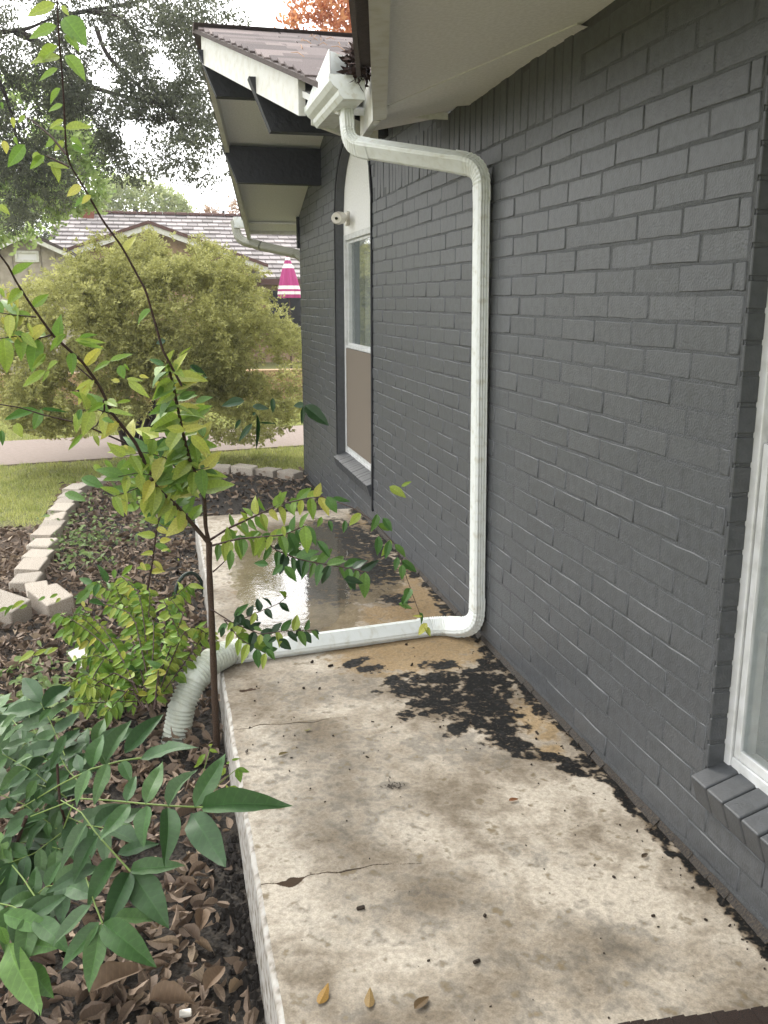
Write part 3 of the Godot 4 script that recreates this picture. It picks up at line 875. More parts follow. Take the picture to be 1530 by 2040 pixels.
func build_window(house: Node3D, za: float, zb: float, y0: float, y1: float, rec: float, near: bool) -> void:
	# sloped sill of bricks on edge
	var sill := MB.new()
	sill.box(Vector3(WX + 0.005, y0 - 0.09, zb + 0.002), Vector3(WX + 0.2, y0 - 0.012, za - 0.002))
	var sp := part("sill", sill, M.mortar, house)
	var off := wpos(house)
	var nb := int(round((za - zb) / 0.0743))
	var mb := MB.new()
	mb.xf = Transform3D(Basis.from_euler(Vector3(0, 0, deg_to_rad(19))), Vector3.ZERO)
	mb.cbox(Vector3(0.070, 0, 0), Vector3(0.19, 0.088, 0.0715), 0.006)
	var bm := mb.mesh()
	for k in nb:
		var o := inst("brick", bm, M.brick[rng.randi() % 4], sp, Vector3(WX - 0.005, y0 - 0.03 + rng.randf_range(-0.002, 0.002), za - (k + 0.5) * (za - zb) / nb) - off)
		o.rotation.y = rng.randf_range(-0.015, 0.015)
	var w := Node3D.new()
	w.name = numbered("window")
	house.add_child(w)
	w.position = Vector3(WX + rec, y0, (za + zb) * 0.5) - off
	var xf := WX + rec
	var fr := MB.new()
	var ya := y0 + 0.028
	var fw := 0.036
	for r in [[ya, y1, zb, zb + fw], [ya, y1, za - fw, za]]:
		fr.cbox(Vector3(xf + 0.04, (r[0] + r[1]) * 0.5, (r[2] + r[3]) * 0.5), Vector3(0.08, r[1] - r[0], r[3] - r[2]), 0.005)
	for r in [[ya, ya + fw], [y1 - fw * 1.4, y1]]:
		fr.cbox(Vector3(xf + 0.043, (r[0] + r[1]) * 0.5, (za + zb) * 0.5), Vector3(0.078, r[1] - r[0], za - zb - 2.0 * fw + 0.004), 0.005)
	part("frame", fr, M.vinyl, w)
	var ym := 1.165
	var sw := 0.028
	for s in [[ya + fw, ym, 0.006], [ym - 0.01, y1 - fw * 1.4, 0.022]]:
		var sa := MB.new()
		var xs: float = xf + s[2]
		for r in [[zb + fw + 0.004, zb + fw + sw], [za - fw - sw, za - fw - 0.004]]:
			sa.cbox(Vector3(xs + 0.007, (s[0] + s[1]) * 0.5, (r[0] + r[1]) * 0.5), Vector3(0.014, s[1] - s[0], r[1] - r[0]), 0.003)
		for r in [[s[0], s[0] + sw], [s[1] - sw * 0.8, s[1]]]:
			sa.cbox(Vector3(xs + 0.008, (r[0] + r[1]) * 0.5, (za + zb) * 0.5), Vector3(0.0125, r[1] - r[0], za - zb - 2.0 * (fw + sw) + 0.004), 0.003)
		part("sash", sa, M.vinyl, w)
		var gl := MB.new()
		gl.box(Vector3(xs + 0.007, s[0] + 0.02, zb + fw + 0.02), Vector3(xs + 0.010, s[1] - 0.02, za - fw - 0.02))
		part("pane", gl, M.glass, w)
	var scr := MB.new()
	scr.box(Vector3(xf + 0.0035, ya + fw + 0.03, zb + fw + 0.018), Vector3(xf + 0.005, ym - 0.024, za - fw - 0.018))
	if not near:
		part("insect_screen", scr, M.screen, w)
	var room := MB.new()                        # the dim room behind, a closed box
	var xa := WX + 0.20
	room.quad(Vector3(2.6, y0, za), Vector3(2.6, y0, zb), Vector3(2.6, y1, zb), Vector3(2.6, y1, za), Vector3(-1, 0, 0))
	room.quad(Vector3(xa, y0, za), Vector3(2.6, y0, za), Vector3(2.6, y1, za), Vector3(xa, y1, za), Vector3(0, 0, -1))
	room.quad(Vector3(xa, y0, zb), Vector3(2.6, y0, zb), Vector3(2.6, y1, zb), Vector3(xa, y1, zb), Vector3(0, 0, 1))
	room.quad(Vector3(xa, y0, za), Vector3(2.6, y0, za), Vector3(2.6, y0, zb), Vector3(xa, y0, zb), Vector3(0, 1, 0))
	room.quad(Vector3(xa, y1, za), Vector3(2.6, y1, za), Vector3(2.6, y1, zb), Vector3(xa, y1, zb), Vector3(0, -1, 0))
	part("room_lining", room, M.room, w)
	# drawn curtain a hand behind the glass, in folds
	var cu := MB.new()
	var prev := Vector3.ZERO
	for k in 49:
		var z := za - 0.02 - (za - zb - 0.04) * k / 48.0
		var p := Vector3(xf + 0.16 + 0.014 * sin(k * 1.35) + 0.006 * sin(k * 0.6), 0, z)
		if k > 0:
			cu.quad(prev + Vector3(0, y0 + 0.04, 0), p + Vector3(0, y0 + 0.04, 0), p + Vector3(0, y1 - 0.02, 0), prev + Vector3(0, y1 - 0.02, 0), Vector3(-1, 0, 0))
		prev = p
	part("curtain", cu, M.screen_grey if near else M.curtain, w)

# ---------------------------------------------------------------- gutters and downspouts
func bend(path: Array, r: float, seg := 10) -> Array:   # rounds the corners of a polyline; marks where each bend starts and ends
	var out := [[path[0], 0]]
	for i in range(1, path.size() - 1):
		var a: Vector3 = (path[i - 1] - path[i]).normalized()
		var b: Vector3 = (path[i + 1] - path[i]).normalized()
		var half := a.angle_to(b) * 0.5
		var d := minf(r / tan(half), minf((path[i - 1] - path[i]).length(), (path[i + 1] - path[i]).length()) * 0.48)
		for k in seg + 1:
			var t := float(k) / seg
			var p: Vector3 = (path[i] + a * d) * (1 - t) * (1 - t) + path[i] * 2.0 * t * (1 - t) + (path[i] + b * d) * t * t
			out.append([p, i])
	out.append([path[-1], 0])
	return out

func spout(root: Node3D, path: Array, r: float, a0: Vector3, wa: float, wb: float, names: Array, mat: Material) -> void:
	var pts := bend(path, r, 18)
	var prof := PackedVector2Array()
	# rounded rectangle with three grooves on each narrow face
	for s in [[-1, -1, -1, 1, 0], [-1, 1, 1, 1, 1], [1, 1, 1, -1, 0], [1, -1, -1, -1, 1]]:
		var p := Vector2(s[0] * wa, s[1] * wb)
		var q := Vector2(s[2] * wa, s[3] * wb)
		var nn := Vector2(-(q - p).y, (q - p).x).normalized()
		if nn.dot((p + q) * 0.5) < 0: nn = -nn
		var steps := 13
		for k in range(1, steps):
			var t := float(k) / steps
			var groove := 0.0
			if s[4] == 1 and k in [3, 4, 6, 7, 9, 10]: groove = 0.002
			prof.append(p.lerp(q, 0.02 + t * 0.96) - nn * (groove + (0.004 if k == 1 or k == steps - 1 else 0.0)))
	var frames := []
	var up := a0
	for i in pts.size():
		var t: Vector3 = (pts[mini(i + 1, pts.size() - 1)][0] - pts[maxi(i - 1, 0)][0]).normalized()
		up = (up - t * up.dot(t)).normalized()
		frames.append([pts[i][0], up, t.cross(up)])
	var idx := 0
	var piece := 0
	while idx < pts.size() - 1:
		var e := idx + 1
		var tagb: int = pts[e][1] if pts[idx][1] == pts[e][1] else 0
		if tagb != 0:
			while e < pts.size() - 1 and pts[e + 1][1] == tagb: e += 1
		var mb := MB.new()
		var fs := frames.slice(idx, e + 1)
		var sc := []
		for k in fs.size():
			sc.append(1.0)
		if tagb != 0:                            # crimped pleats of an elbow and its overlapping sleeve
			var ff := []
			sc = []
			for k in fs.size():
				ff.append(fs[k]); sc.append(1.06 if k % 2 == 0 else 1.0)
			fs = ff
			var f0 = fs[0]
			var t0: Vector3 = (fs[1][0] - fs[0][0]).normalized()
			var f1 = fs[-1]
			var t1: Vector3 = (fs[-1][0] - fs[-2][0]).normalized()
			fs.push_front([f0[0] - t0 * 0.055, f0[1], f0[2]])
			sc.push_front(1.05)
			fs.append([f1[0] + t1 * 0.055, f1[1], f1[2]])
			sc.append(1.05)
		mb.sweep(fs, prof, sc, tagb != 0)
		# close the ends with a thin rim so that the sheet metal has an edge
		part(names[mini(piece, names.size() - 1)], mb, mat, root)
		piece += 1
		idx = e

func gutter_profile() -> PackedVector2Array:       # x outwards, y up: an ogee gutter, as a closed thin shell
	var o := [Vector2(0, 0.09), Vector2(0, 0), Vector2(0.085, 0), Vector2(0.10, 0.018), Vector2(0.105, 0.035), Vector2(0.125, 0.05), Vector2(0.14, 0.07), Vector2(0.142, 0.092), Vector2(0.128, 0.092)]
	var out := PackedVector2Array()
	for p in o: out.append(p)
	var rev := o.duplicate()
	rev.reverse()
	for p in rev:
		out.append(p + Vector2(-0.003 if p.x > 0.05 else 0.003, 0.003 if p.y < 0.08 else -0.001))
	return out

func build_gutters() -> void:
	var g := thing("gutter", Vector3(0.83, 2.335, -4.4), "short white gutter with splash guard at the corner of the near eave", "gutter")
	var zn := -4.04
	var zf := -4.73
	var xb := 0.893
	var tr := MB.new()
	var fr := []
	for z in [zn, zf]:
		fr.append([Vector3(xb, 2.335, z), Vector3(-1.06, 0, 0), Vector3.UP])
	tr.sweep(fr, gutter_profile(), [1.0, 1.0])
	part("trough", tr, M.metal, g)
	for z in [zn, zf]:
		var cap := MB.new()
		var poly := PackedVector2Array()
		var gp := gutter_profile()
		for k in 9: poly.append(gp[k])
		var ix := Geometry2D.triangulate_polygon(poly)
		var dx := 0.0
		for s in [0.0, 0.003]:
			for k in range(0, ix.size(), 3):
				var q := []
				for i in 3:
					var p := poly[ix[k + i]] * 1.03
					q.append(Vector3(xb + dx - p.x * 1.06, 2.333 + p.y, z + (s if z == zn else -s)))
				var nn := Vector3(0, 0, 1 if (z == zn) == (s > 0.0) else -1)
				cap.tri(q[0], q[1], q[2], nn, nn, nn)
		part("end_cap", cap, M.metal, g)
	var gd := MB.new()                              # bent sheet standing above the front lip
	gd.hexa([Vector3(0.743, 2.427, zn - 0.01), Vector3(0.746, 2.427, zn - 0.01), Vector3(0.752, 2.535, zn - 0.05), Vector3(0.749, 2.535, zn - 0.05), Vector3(0.746, 2.427, zf + 0.02), Vector3(0.749, 2.427, zf + 0.02), Vector3(0.756, 2.47, zf + 0.12), Vector3(0.753, 2.47, zf + 0.12)])
	gd.hexa([Vector3(0.757, 2.427, zn - 0.055), Vector3(0.757, 2.53, zn - 0.055), Vector3(0.87, 2.52, zn - 0.13), Vector3(0.87, 2.427, zn - 0.13), Vector3(0.757, 2.427, zn - 0.058), Vector3(0.757, 2.53, zn - 0.058), Vector3(0.87, 2.52, zn - 0.133), Vector3(0.87, 2.427, zn - 0.133)])
	part("splash_guard", gd, M.metal, g)
	# clump of rotting leaves caught in the corner
	var cl := MB.new()
	for k in 420:
		var d := Vector3(rng.randfn(0, 1), rng.randfn(0, 1), rng.randfn(0, 1)).normalized() * pow(rng.randf(), 0.4)
		var p := Vector3(0.865, 2.47, zn - 0.02) + d * Vector3(0.055, 0.085, 0.09)
		leaf_into(cl, p, Vector3(rng.randfn(0, 1), rng.randfn(0, 1), rng.randfn(0, 1)).normalized(), rng.randf_range(0.03, 0.055), 0.4)
	tag(part("leaf_clump", cl, plain(Color(0.20, 0.12, 0.09), 0.9), self), "dark clump of rotting leaves stuck beside the gutter corner", "leaf clump")
	var d := thing("downspout", Vector3(1.315, 0.0, -3.65), "white ribbed metal downspout running down the brick wall and across the walk", "downspout")
	spout(d, [Vector3(0.862, 2.35, -4.28), Vector3(0.868, 2.185, -4.27), Vector3(1.305, 2.035, -3.70), Vector3(1.316, 0.062, -3.655), Vector3(1.18, 0.032, -3.79), Vector3(0.20, 0.036, -3.655)], 0.10, Vector3(1, 0, 0), 0.027, 0.042, ["outlet_pipe", "elbow", "offset_pipe", "elbow", "vertical_pipe", "elbow", "elbow_joint", "elbow", "ground_pipe"], M.metal)
	# corrugated drain tube off the edge of the walk
	var ft := MB.new()
	var pth := []
	var rad := []
	var ctrl := [Vector3(0.27, 0.050, -3.668), Vector3(0.205, 0.052, -3.645), Vector3(0.13, 0.045, -3.58), Vector3(0.055, 0.0, -3.51), Vector3(0.0, -0.09, -3.47), Vector3(-0.035, -0.24, -3.45)]
	var cv := Curve3D.new()
	for i in ctrl.size():
		var tg: Vector3 = (ctrl[mini(i + 1, ctrl.size() - 1)] - ctrl[maxi(i - 1, 0)]) * 0.18
		cv.add_point(ctrl[i], -tg, tg)
	var L := cv.get_baked_length()
	var nst := 200
	for k in nst + 1:
		pth.append(cv.sample_baked(L * k / nst))
		rad.append((0.053 if k > 30 else 0.049) + 0.0040 * sin(k * TAU / 6.0))
	ft.tube(pth, rad, 22)
	ft.n.fill(Vector3.ZERO)
	for i in range(0, ft.v.size(), 3):      # facet normals leaning with each ridge
		var fnn := -(ft.v[i + 1] - ft.v[i]).cross(ft.v[i + 2] - ft.v[i]).normalized()
		ft.n[i] = fnn; ft.n[i + 1] = fnn; ft.n[i + 2] = fnn
	var fo := part("drain_tube", ft, M.flex, self)
	tag(fo, "white corrugated drain tube bending off the walk into the bed", "drain tube")
	# the far eave's gutter and its short offset pipe
	var fg := thing("gutter", Vector3(0.8, 2.2, -9.5), "white gutter on the far eave past the black beams", "gutter")
	var tr2 := MB.new()
	tr2.sweep([[Vector3(0.76, 2.21, -9.445), Vector3(0, 0, -1), Vector3.UP], [Vector3(6.5, 2.21, -9.445), Vector3(0, 0, -1), Vector3.UP]], gutter_profile(), [1.15, 1.15])
	part("trough", tr2, M.metal, fg)
	var c2 := MB.new()
	var pp := PackedVector2Array()
	for k in 9: pp.append(gutter_profile()[k] * 1.15)
	var i2 := Geometry2D.triangulate_polygon(pp)
	for k in range(0, i2.size(), 3):
		var q := []
		for i in 3: q.append(Vector3(0.758, 2.21 + pp[i2[k + i]].y, -9.445 - pp[i2[k + i]].x))
		c2.tri(q[0], q[1], q[2], Vector3(-1, 0, 0), Vector3(-1, 0, 0), Vector3(-1, 0, 0))
	part("end_cap", c2, M.metal, fg)
	var fd := thing("downspout", Vector3(0.85, 2.2, -9.5), "grey white downspout curving from the far gutter to the corner of the house", "downspout")
	spout(fd, [Vector3(0.763, 2.280, -9.520), Vector3(0.804, 2.097, -9.500), Vector3(1.014, 2.037, -9.420), Vector3(1.344, 1.953, -9.200), Vector3(1.40, 1.9, -9.15), Vector3(1.42, -0.3, -9.15)], 0.12, Vector3(1, 0, 0), 0.036, 0.045, ["outlet_pipe", "elbow", "offset_pipe", "elbow", "offset_pipe", "elbow", "vertical_pipe"], plain(Color(0.66, 0.66, 0.62), 0.5))

# ---------------------------------------------------------------- leaves
func leaf_mesh(bend_: float, fold: float, wav: float, sharp: float, sd: int) -> ArrayMesh:
	# unit leaf: along +x from 0 to 1, width along z (-0.5..0.5), upper side +y
	var mb := MB.new()
	var r := RandomNumberGenerator.new()
	r.seed = sd
	var rows := []
	var n := 9
	for k in n + 1:
		var t := float(k) / n
		var w := pow(sin(PI * pow(t, 0.78)), 0.85) * (1.0 - 0.25 * t * sharp)
		if k == 0: w = 0.03
		if k == n: w = 0.0
		var y := -bend_ * t * t + wav * sin(t * 7.0 + sd)
		var yl := y + fold * w * 0.5 + wav * r.randf_range(-1, 1)
		var yr := y + fold * w * 0.5 + wav * r.randf_range(-1, 1)
		rows.append([Vector3(t, yl, -w * 0.5 * r.randf_range(0.92, 1.06)), Vector3(t, y, 0), Vector3(t, yr, w * 0.5 * r.randf_range(0.92, 1.06))])
	var face := func(k: int, h: int) -> Vector3:
		var a: Vector3 = rows[k][h]
		var b: Vector3 = rows[k][h + 1]
		var c: Vector3 = rows[k + 1][h + 1]
		var d: Vector3 = rows[k + 1][h]
		var q := (c - a).cross(d - b)
		if q.length() < 1e-7: return Vector3.UP
		return q.normalized() * signf(q.y if absf(q.y) > 1e-6 else 1.0)
	for h in 2:                                # each half blade is smooth; the midrib keeps its crease
		var nr := []
		for k in n + 1:
			nr.append(((face.call(maxi(k - 1, 0), h) as Vector3) + (face.call(mini(k, n - 1), h) as Vector3)).normalized())
		for k in n:
			var a: Vector3 = rows[k][h]
			var b: Vector3 = rows[k][h + 1]
			var c: Vector3 = rows[k + 1][h + 1]
			var d: Vector3 = rows[k + 1][h]
			var u0 := Vector2(0.5 + a.z, a.x)
			var u1 := Vector2(0.5 + b.z, b.x)
			var u2 := Vector2(0.5 + c.z, c.x)
			var u3 := Vector2(0.5 + d.z, d.x)
			mb.tri(a, b, c, nr[k], nr[k], nr[k + 1], u0, u1, u2)
			if k < n - 1:
				mb.tri(a, c, d, nr[k], nr[k + 1], nr[k + 1], u0, u2, u3)
	return mb.mesh()

func leaf_into(mb: MB, at: Vector3, dir: Vector3, size: float, wr: float) -> void:   # a small folded leaf of four triangles
	var up := Vector3(rng.randfn(0, 0.6), 1, rng.randfn(0, 0.6))
	var s := dir.cross(up).normalized() * size * wr * 0.5
	var nn := s.cross(dir).normalized()
	var m := at + dir * size * 0.45 - nn * size * 0.06
	var tip := at + dir * size
	mb.tri(at, m + s, m, nn, nn, nn)
	mb.tri(at, m, m - s, nn, nn, nn)
	mb.tri(m + s, tip, m, nn, nn, nn)
	mb.tri(m, tip, m - s, nn, nn, nn)

var leaves := []
var leaf_count := {}
var leaf_more := {}
func leaf(parent: Node3D, base: Vector3, tip: Vector3, wr: float, mats: Array, up := Vector3(0, 1, 0.35), called := "leaf") -> MeshInstance3D:
	var dir := tip - base
	var L := dir.length()
	dir /= maxf(L, 0.001)
	var nn := up + Vector3(rng.randfn(0, 0.25), 0, rng.randfn(0, 0.25))
	nn = (nn - dir * nn.dot(dir))
	if nn.length() < 0.05: nn = Vector3(0.3, 0.2, 1) - dir * Vector3(0.3, 0.2, 1).dot(dir)
	nn = nn.normalized()
	leaf_count[parent] = leaf_count.get(parent, 0) + 1
	if leaf_count[parent] > 300:
		if not leaf_more.has(parent): leaf_more[parent] = MB.new()
		var mb: MB = leaf_more[parent]
		var zz := dir.cross(nn).normalized()
		var bs := Basis(dir * L, nn * L, zz * L * wr)
		var arr: Array = leaves[rng.randi() % leaves.size()].surface_get_arrays(0)
		var tc: Color = mats[rng.randi() % mats.size()].albedo_color.srgb_to_linear()
		var nb := bs.inverse().transposed()
		for q in arr[Mesh.ARRAY_VERTEX]: mb.v.append(bs * q + base)
		for q in arr[Mesh.ARRAY_NORMAL]: mb.n.append((nb * q).normalized())
		mb.u.append_array(arr[Mesh.ARRAY_TEX_UV])
		for q in arr[Mesh.ARRAY_VERTEX].size(): mb.c.append(tc)
		return null
	var o := inst(called, leaves[rng.randi() % leaves.size()], mats[rng.randi() % mats.size()], parent)
	var z := dir.cross(nn).normalized()
	o.transform = Transform3D(Basis(dir * L, nn * L, z * L * wr), base - wpos(parent))
	return o

func smooth_path(ctrl: Array, n: int) -> Array:
	var cv := Curve3D.new()
	for i in ctrl.size():
		var tg: Vector3 = (ctrl[mini(i + 1, ctrl.size() - 1)] - ctrl[maxi(i - 1, 0)]) * 0.17
		cv.add_point(ctrl[i], -tg, tg)
	var out := []
	var L := cv.get_baked_length()
	for k in n + 1:
		out.append(cv.sample_baked(L * k / n))
	return out

func stem(parent: Node3D, ctrl: Array, r0: float, r1: float, mat: Material, called := "stem", sides := 7) -> Array:
	var n := maxi(6, ctrl.size() * 4)
	var p := smooth_path(ctrl, n)
	var rad := []
	for k in p.size():
		rad.append(lerpf(r0, r1, float(k) / n) * (1.0 + 0.08 * sin(k * 2.1)))
	var mb := MB.new()
	mb.tube(p, rad, sides)
	part(called, mb, mat, parent)
	return p

# leaves set alternately along a twig; hang pulls them down, face is the direction the blades turn to
func dress(parent: Node3D, path: Array, from: float, step: float, size: float, wr: float, pal: Array, hang := 0.35, spread := 0.9) -> void:
	var L := 0.0
	for i in path.size() - 1:
		L += (path[i + 1] - path[i]).length()
	var at := 0.0
	var next := from * L
	var side := 1.0
	for i in path.size() - 1:
		var seg: Vector3 = path[i + 1] - path[i]
		var sl := seg.length()
		while next <= at + sl:
			var p: Vector3 = path[i] + seg * ((next - at) / maxf(sl, 0.0001))
			var t := seg.normalized()
			var sd := t.cross(Vector3(0.2, 0.5, 1.0)).normalized()
			if sd.length() < 0.1: sd = Vector3.RIGHT
			var d: Vector3 = (t * 0.45 + sd * side * spread + Vector3(rng.randfn(0, 0.3), -hang + rng.randfn(0, 0.22), rng.randfn(0, 0.3))).normalized()
			var s := size * rng.randf_range(0.7, 1.2)
			var mats: Array = pal[rng.randi() % pal.size()]
			leaf(parent, p, p + d * s, wr * rng.randf_range(0.85, 1.15), mats, Vector3(rng.randfn(0, 0.35), 0.6, 0.8))
			side = -side
			next += step * rng.randf_range(0.7, 1.3)
		at += sl

func listed(parent: Node3D, rows: Array, pals: Array, up := Vector3(-0.1, 0.45, 0.9)) -> void:
	for r in rows:
		leaf(parent, r[0], r[1], r[2], pals[r[3]], up)

func build_sapling() -> void:
	var t := thing("sapling", Vector3(0.125, -0.2, -3.34), "slender sapling with brown forked trunk and bright green and yellow leaves beside the walk", "sapling")
	var B: Array = M.bright
	var Y: Array = M.yellow
	var G: Array = M.green
	var K: Array = M.dark
	stem(t, [Vector3(0.125, -0.24, -3.33)] + [Vector3(0.130, 0.347, -3.368), Vector3(0.129, 0.493, -3.372), Vector3(0.133, 0.611, -3.367)], 0.0145, 0.0115, M.bark, "trunk", 10)
	var up := stem(t, [Vector3(0.133, 0.607, -3.367), Vector3(0.123, 0.670, -3.363), Vector3(0.122, 0.788, -3.339), Vector3(0.107, 0.844, -3.303), Vector3(0.075, 0.943, -3.250), Vector3(0.051, 1.072, -3.181), Vector3(0.032, 1.207, -3.091), Vector3(0.013, 1.314, -3.016)], 0.0085, 0.0045, M.bark, "stem", 8)
	var top := stem(t, [Vector3(0.055, 1.234, -3.008), Vector3(0.001, 1.350, -2.985), Vector3(-0.039, 1.531, -2.954), Vector3(-0.101, 1.659, -2.915), Vector3(-0.148, 1.728, -2.858), Vector3(-0.186, 1.804, -2.801), Vector3(-0.217, 1.860, -2.738), Vector3(-0.220, 1.894, -2.683), Vector3(-0.214, 1.961, -2.634), Vector3(-0.208, 2.037, -2.588), Vector3(-0.204, 2.116, -2.521), Vector3(-0.196, 2.194, -2.454)], 0.0042, 0.0018, M.twig)
	var lf := stem(t, [Vector3(0.133, 0.607, -3.367), Vector3(0.070, 0.699, -3.341), Vector3(0.019, 0.773, -3.307), Vector3(-0.035, 0.845, -3.232), Vector3(-0.063, 0.905, -3.169)], 0.0085, 0.0065, M.bark, "stem", 8)
	var lf2 := stem(t, [Vector3(-0.064, 0.919, -3.172), Vector3(-0.104, 1.044, -3.085), Vector3(-0.166, 1.143, -3.039), Vector3(-0.199, 1.240, -2.997), Vector3(-0.240, 1.317, -2.951), Vector3(-0.315, 1.403, -2.884), Vector3(-0.363, 1.498, -2.813), Vector3(-0.387, 1.555, -2.769), Vector3(-0.399, 1.594, -2.739), Vector3(-0.422, 1.639, -2.692)], 0.0065, 0.0026, M.twig)
	for tw in [[Vector3(-0.139, 1.048, -3.063), Vector3(-0.223, 1.098, -3.021), Vector3(-0.272, 1.127, -2.977), Vector3(-0.366, 1.162, -2.923), Vector3(-0.421, 1.190, -2.880), Vector3(-0.477, 1.210, -2.814)], [Vector3(-0.199, 1.240, -2.997), Vector3(-0.229, 1.272, -2.980), Vector3(-0.263, 1.307, -2.975)], [Vector3(-0.222, 1.883, -2.702), Vector3(-0.258, 1.930, -2.743), Vector3(-0.295, 1.966, -2.782), Vector3(-0.333, 1.996, -2.819)], [Vector3(-0.221, 1.856, -2.738), Vector3(-0.249, 1.871, -2.748), Vector3(-0.281, 1.886, -2.759)],
			[Vector3(-0.191, 1.194, -3.015), Vector3(-0.190, 1.162, -3.029), Vector3(-0.220, 1.108, -3.044), Vector3(-0.266, 1.080, -3.059)]]:
		stem(t, tw, 0.0035, 0.0018, M.twig, "twig", 5)
	for tw in [[Vector3(0.028, 0.836, -3.320), Vector3(-0.037, 0.894, -3.244), Vector3(-0.105, 0.923, -3.183), Vector3(-0.167, 0.923, -3.124)], [Vector3(0.050, 0.889, -3.306), Vector3(-0.010, 0.969, -3.203), Vector3(-0.077, 0.999, -3.152), Vector3(-0.142, 0.999, -3.084)], [Vector3(0.034, 0.861, -3.325), Vector3(0.083, 0.910, -3.240), Vector3(0.138, 0.937, -3.159)], [Vector3(0.008, 0.826, -3.323), Vector3(-0.055, 0.833, -3.255), Vector3(-0.112, 0.818, -3.223)], [Vector3(0.044, 0.967, -3.295), Vector3(0.078, 1.012, -3.224), Vector3(0.123, 1.047, -3.137)], [Vector3(-0.025, 0.846, -3.335), Vector3(-0.087, 0.862, -3.270), Vector3(-0.156, 0.848, -3.209), Vector3(-0.201, 0.844, -3.166)], [Vector3(0.035, 1.008, -3.254), Vector3(-0.015, 1.044, -3.190), Vector3(-0.056, 1.041, -3.157)], [Vector3(-0.166, 1.143, -3.039), Vector3(-0.213, 1.167, -2.993), Vector3(-0.268, 1.167, -2.964)], [Vector3(-0.315, 1.403, -2.884), Vector3(-0.357, 1.392, -2.850), Vector3(-0.402, 1.402, -2.820), Vector3(-0.453, 1.396, -2.789)], [Vector3(-0.354, 1.455, -2.864), Vector3(-0.399, 1.460, -2.834), Vector3(-0.445, 1.468, -2.805)]]:
		var tp := stem(t, tw, 0.0028, 0.0012, M.twig, "twig", 5)
		dress(t, tp, 0.12, 0.024, 0.088, 0.48, [B, B, B, G, Y], 0.45)
	# the sprays on the right, over the walk
	var s1 := stem(t, [Vector3(0.133, 0.617, -3.369), Vector3(0.201, 0.676, -3.303), Vector3(0.291, 0.733, -3.232), Vector3(0.378, 0.789, -3.161), Vector3(0.466, 0.824, -3.085), Vector3(0.514, 0.839, -3.034)], 0.005, 0.002, M.twig, "twig", 5)
	var s2 := stem(t, [Vector3(0.137, 0.597, -3.363), Vector3(0.235, 0.655, -3.227), Vector3(0.306, 0.682, -3.131), Vector3(0.375, 0.703, -3.056), Vector3(0.443, 0.749, -2.988)], 0.0045, 0.002, M.twig, "twig", 5)
	var s4 := stem(t, [Vector3(0.306, 0.682, -3.131), Vector3(0.352, 0.642, -3.090), Vector3(0.419, 0.625, -3.016), Vector3(0.473, 0.626, -2.951), Vector3(0.573, 0.622, -2.873), Vector3(0.628, 0.622, -2.807)], 0.003, 0.0015, M.twig, "twig", 5)
	var s5 := stem(t, [Vector3(0.514, 0.839, -3.034), Vector3(0.598, 0.819, -2.925), Vector3(0.655, 0.785, -2.839), Vector3(0.710, 0.721, -2.758), Vector3(0.731, 0.619, -2.697), Vector3(0.760, 0.516, -2.644)], 0.002, 0.001, M.twig, "twig", 5)
	stem(t, [Vector3(0.143, 0.493, -3.369), Vector3(0.170, 0.526, -3.338), Vector3(0.198, 0.559, -3.318)], 0.003, 0.002, M.twig, "twig", 5)
	dress(t, s1, 0.2, 0.018, 0.068, 0.5, [B, B, B, B, Y], 0.5)
	dress(t, s2, 0.1, 0.019, 0.068, 0.5, [B, G, B], 0.6)
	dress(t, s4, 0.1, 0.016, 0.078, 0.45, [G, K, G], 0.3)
	dress(t, s5, 0.3, 0.075, 0.06, 0.5, [G, B], 0.6)
	dress(t, up, 0.28, 0.013, 0.105, 0.48, [B, B, G, B, B, Y, B], 0.45)
	dress(t, lf, 0.3, 0.018, 0.10, 0.5, [B, B, G, B, Y], 0.5)
	dress(t, lf2, 0.02, 0.07, 0.085, 0.45, [B, B, Y], 0.4)
	dress(t, top, 0.04, 0.20, 0.075, 0.45, [B, B, Y], 0.3)
	# leaf by leaf, the ones that stand out against sky, shrub and wall: 0 bright 1 yellow 2 green 3 dark
	var P := [B, Y, G, K]
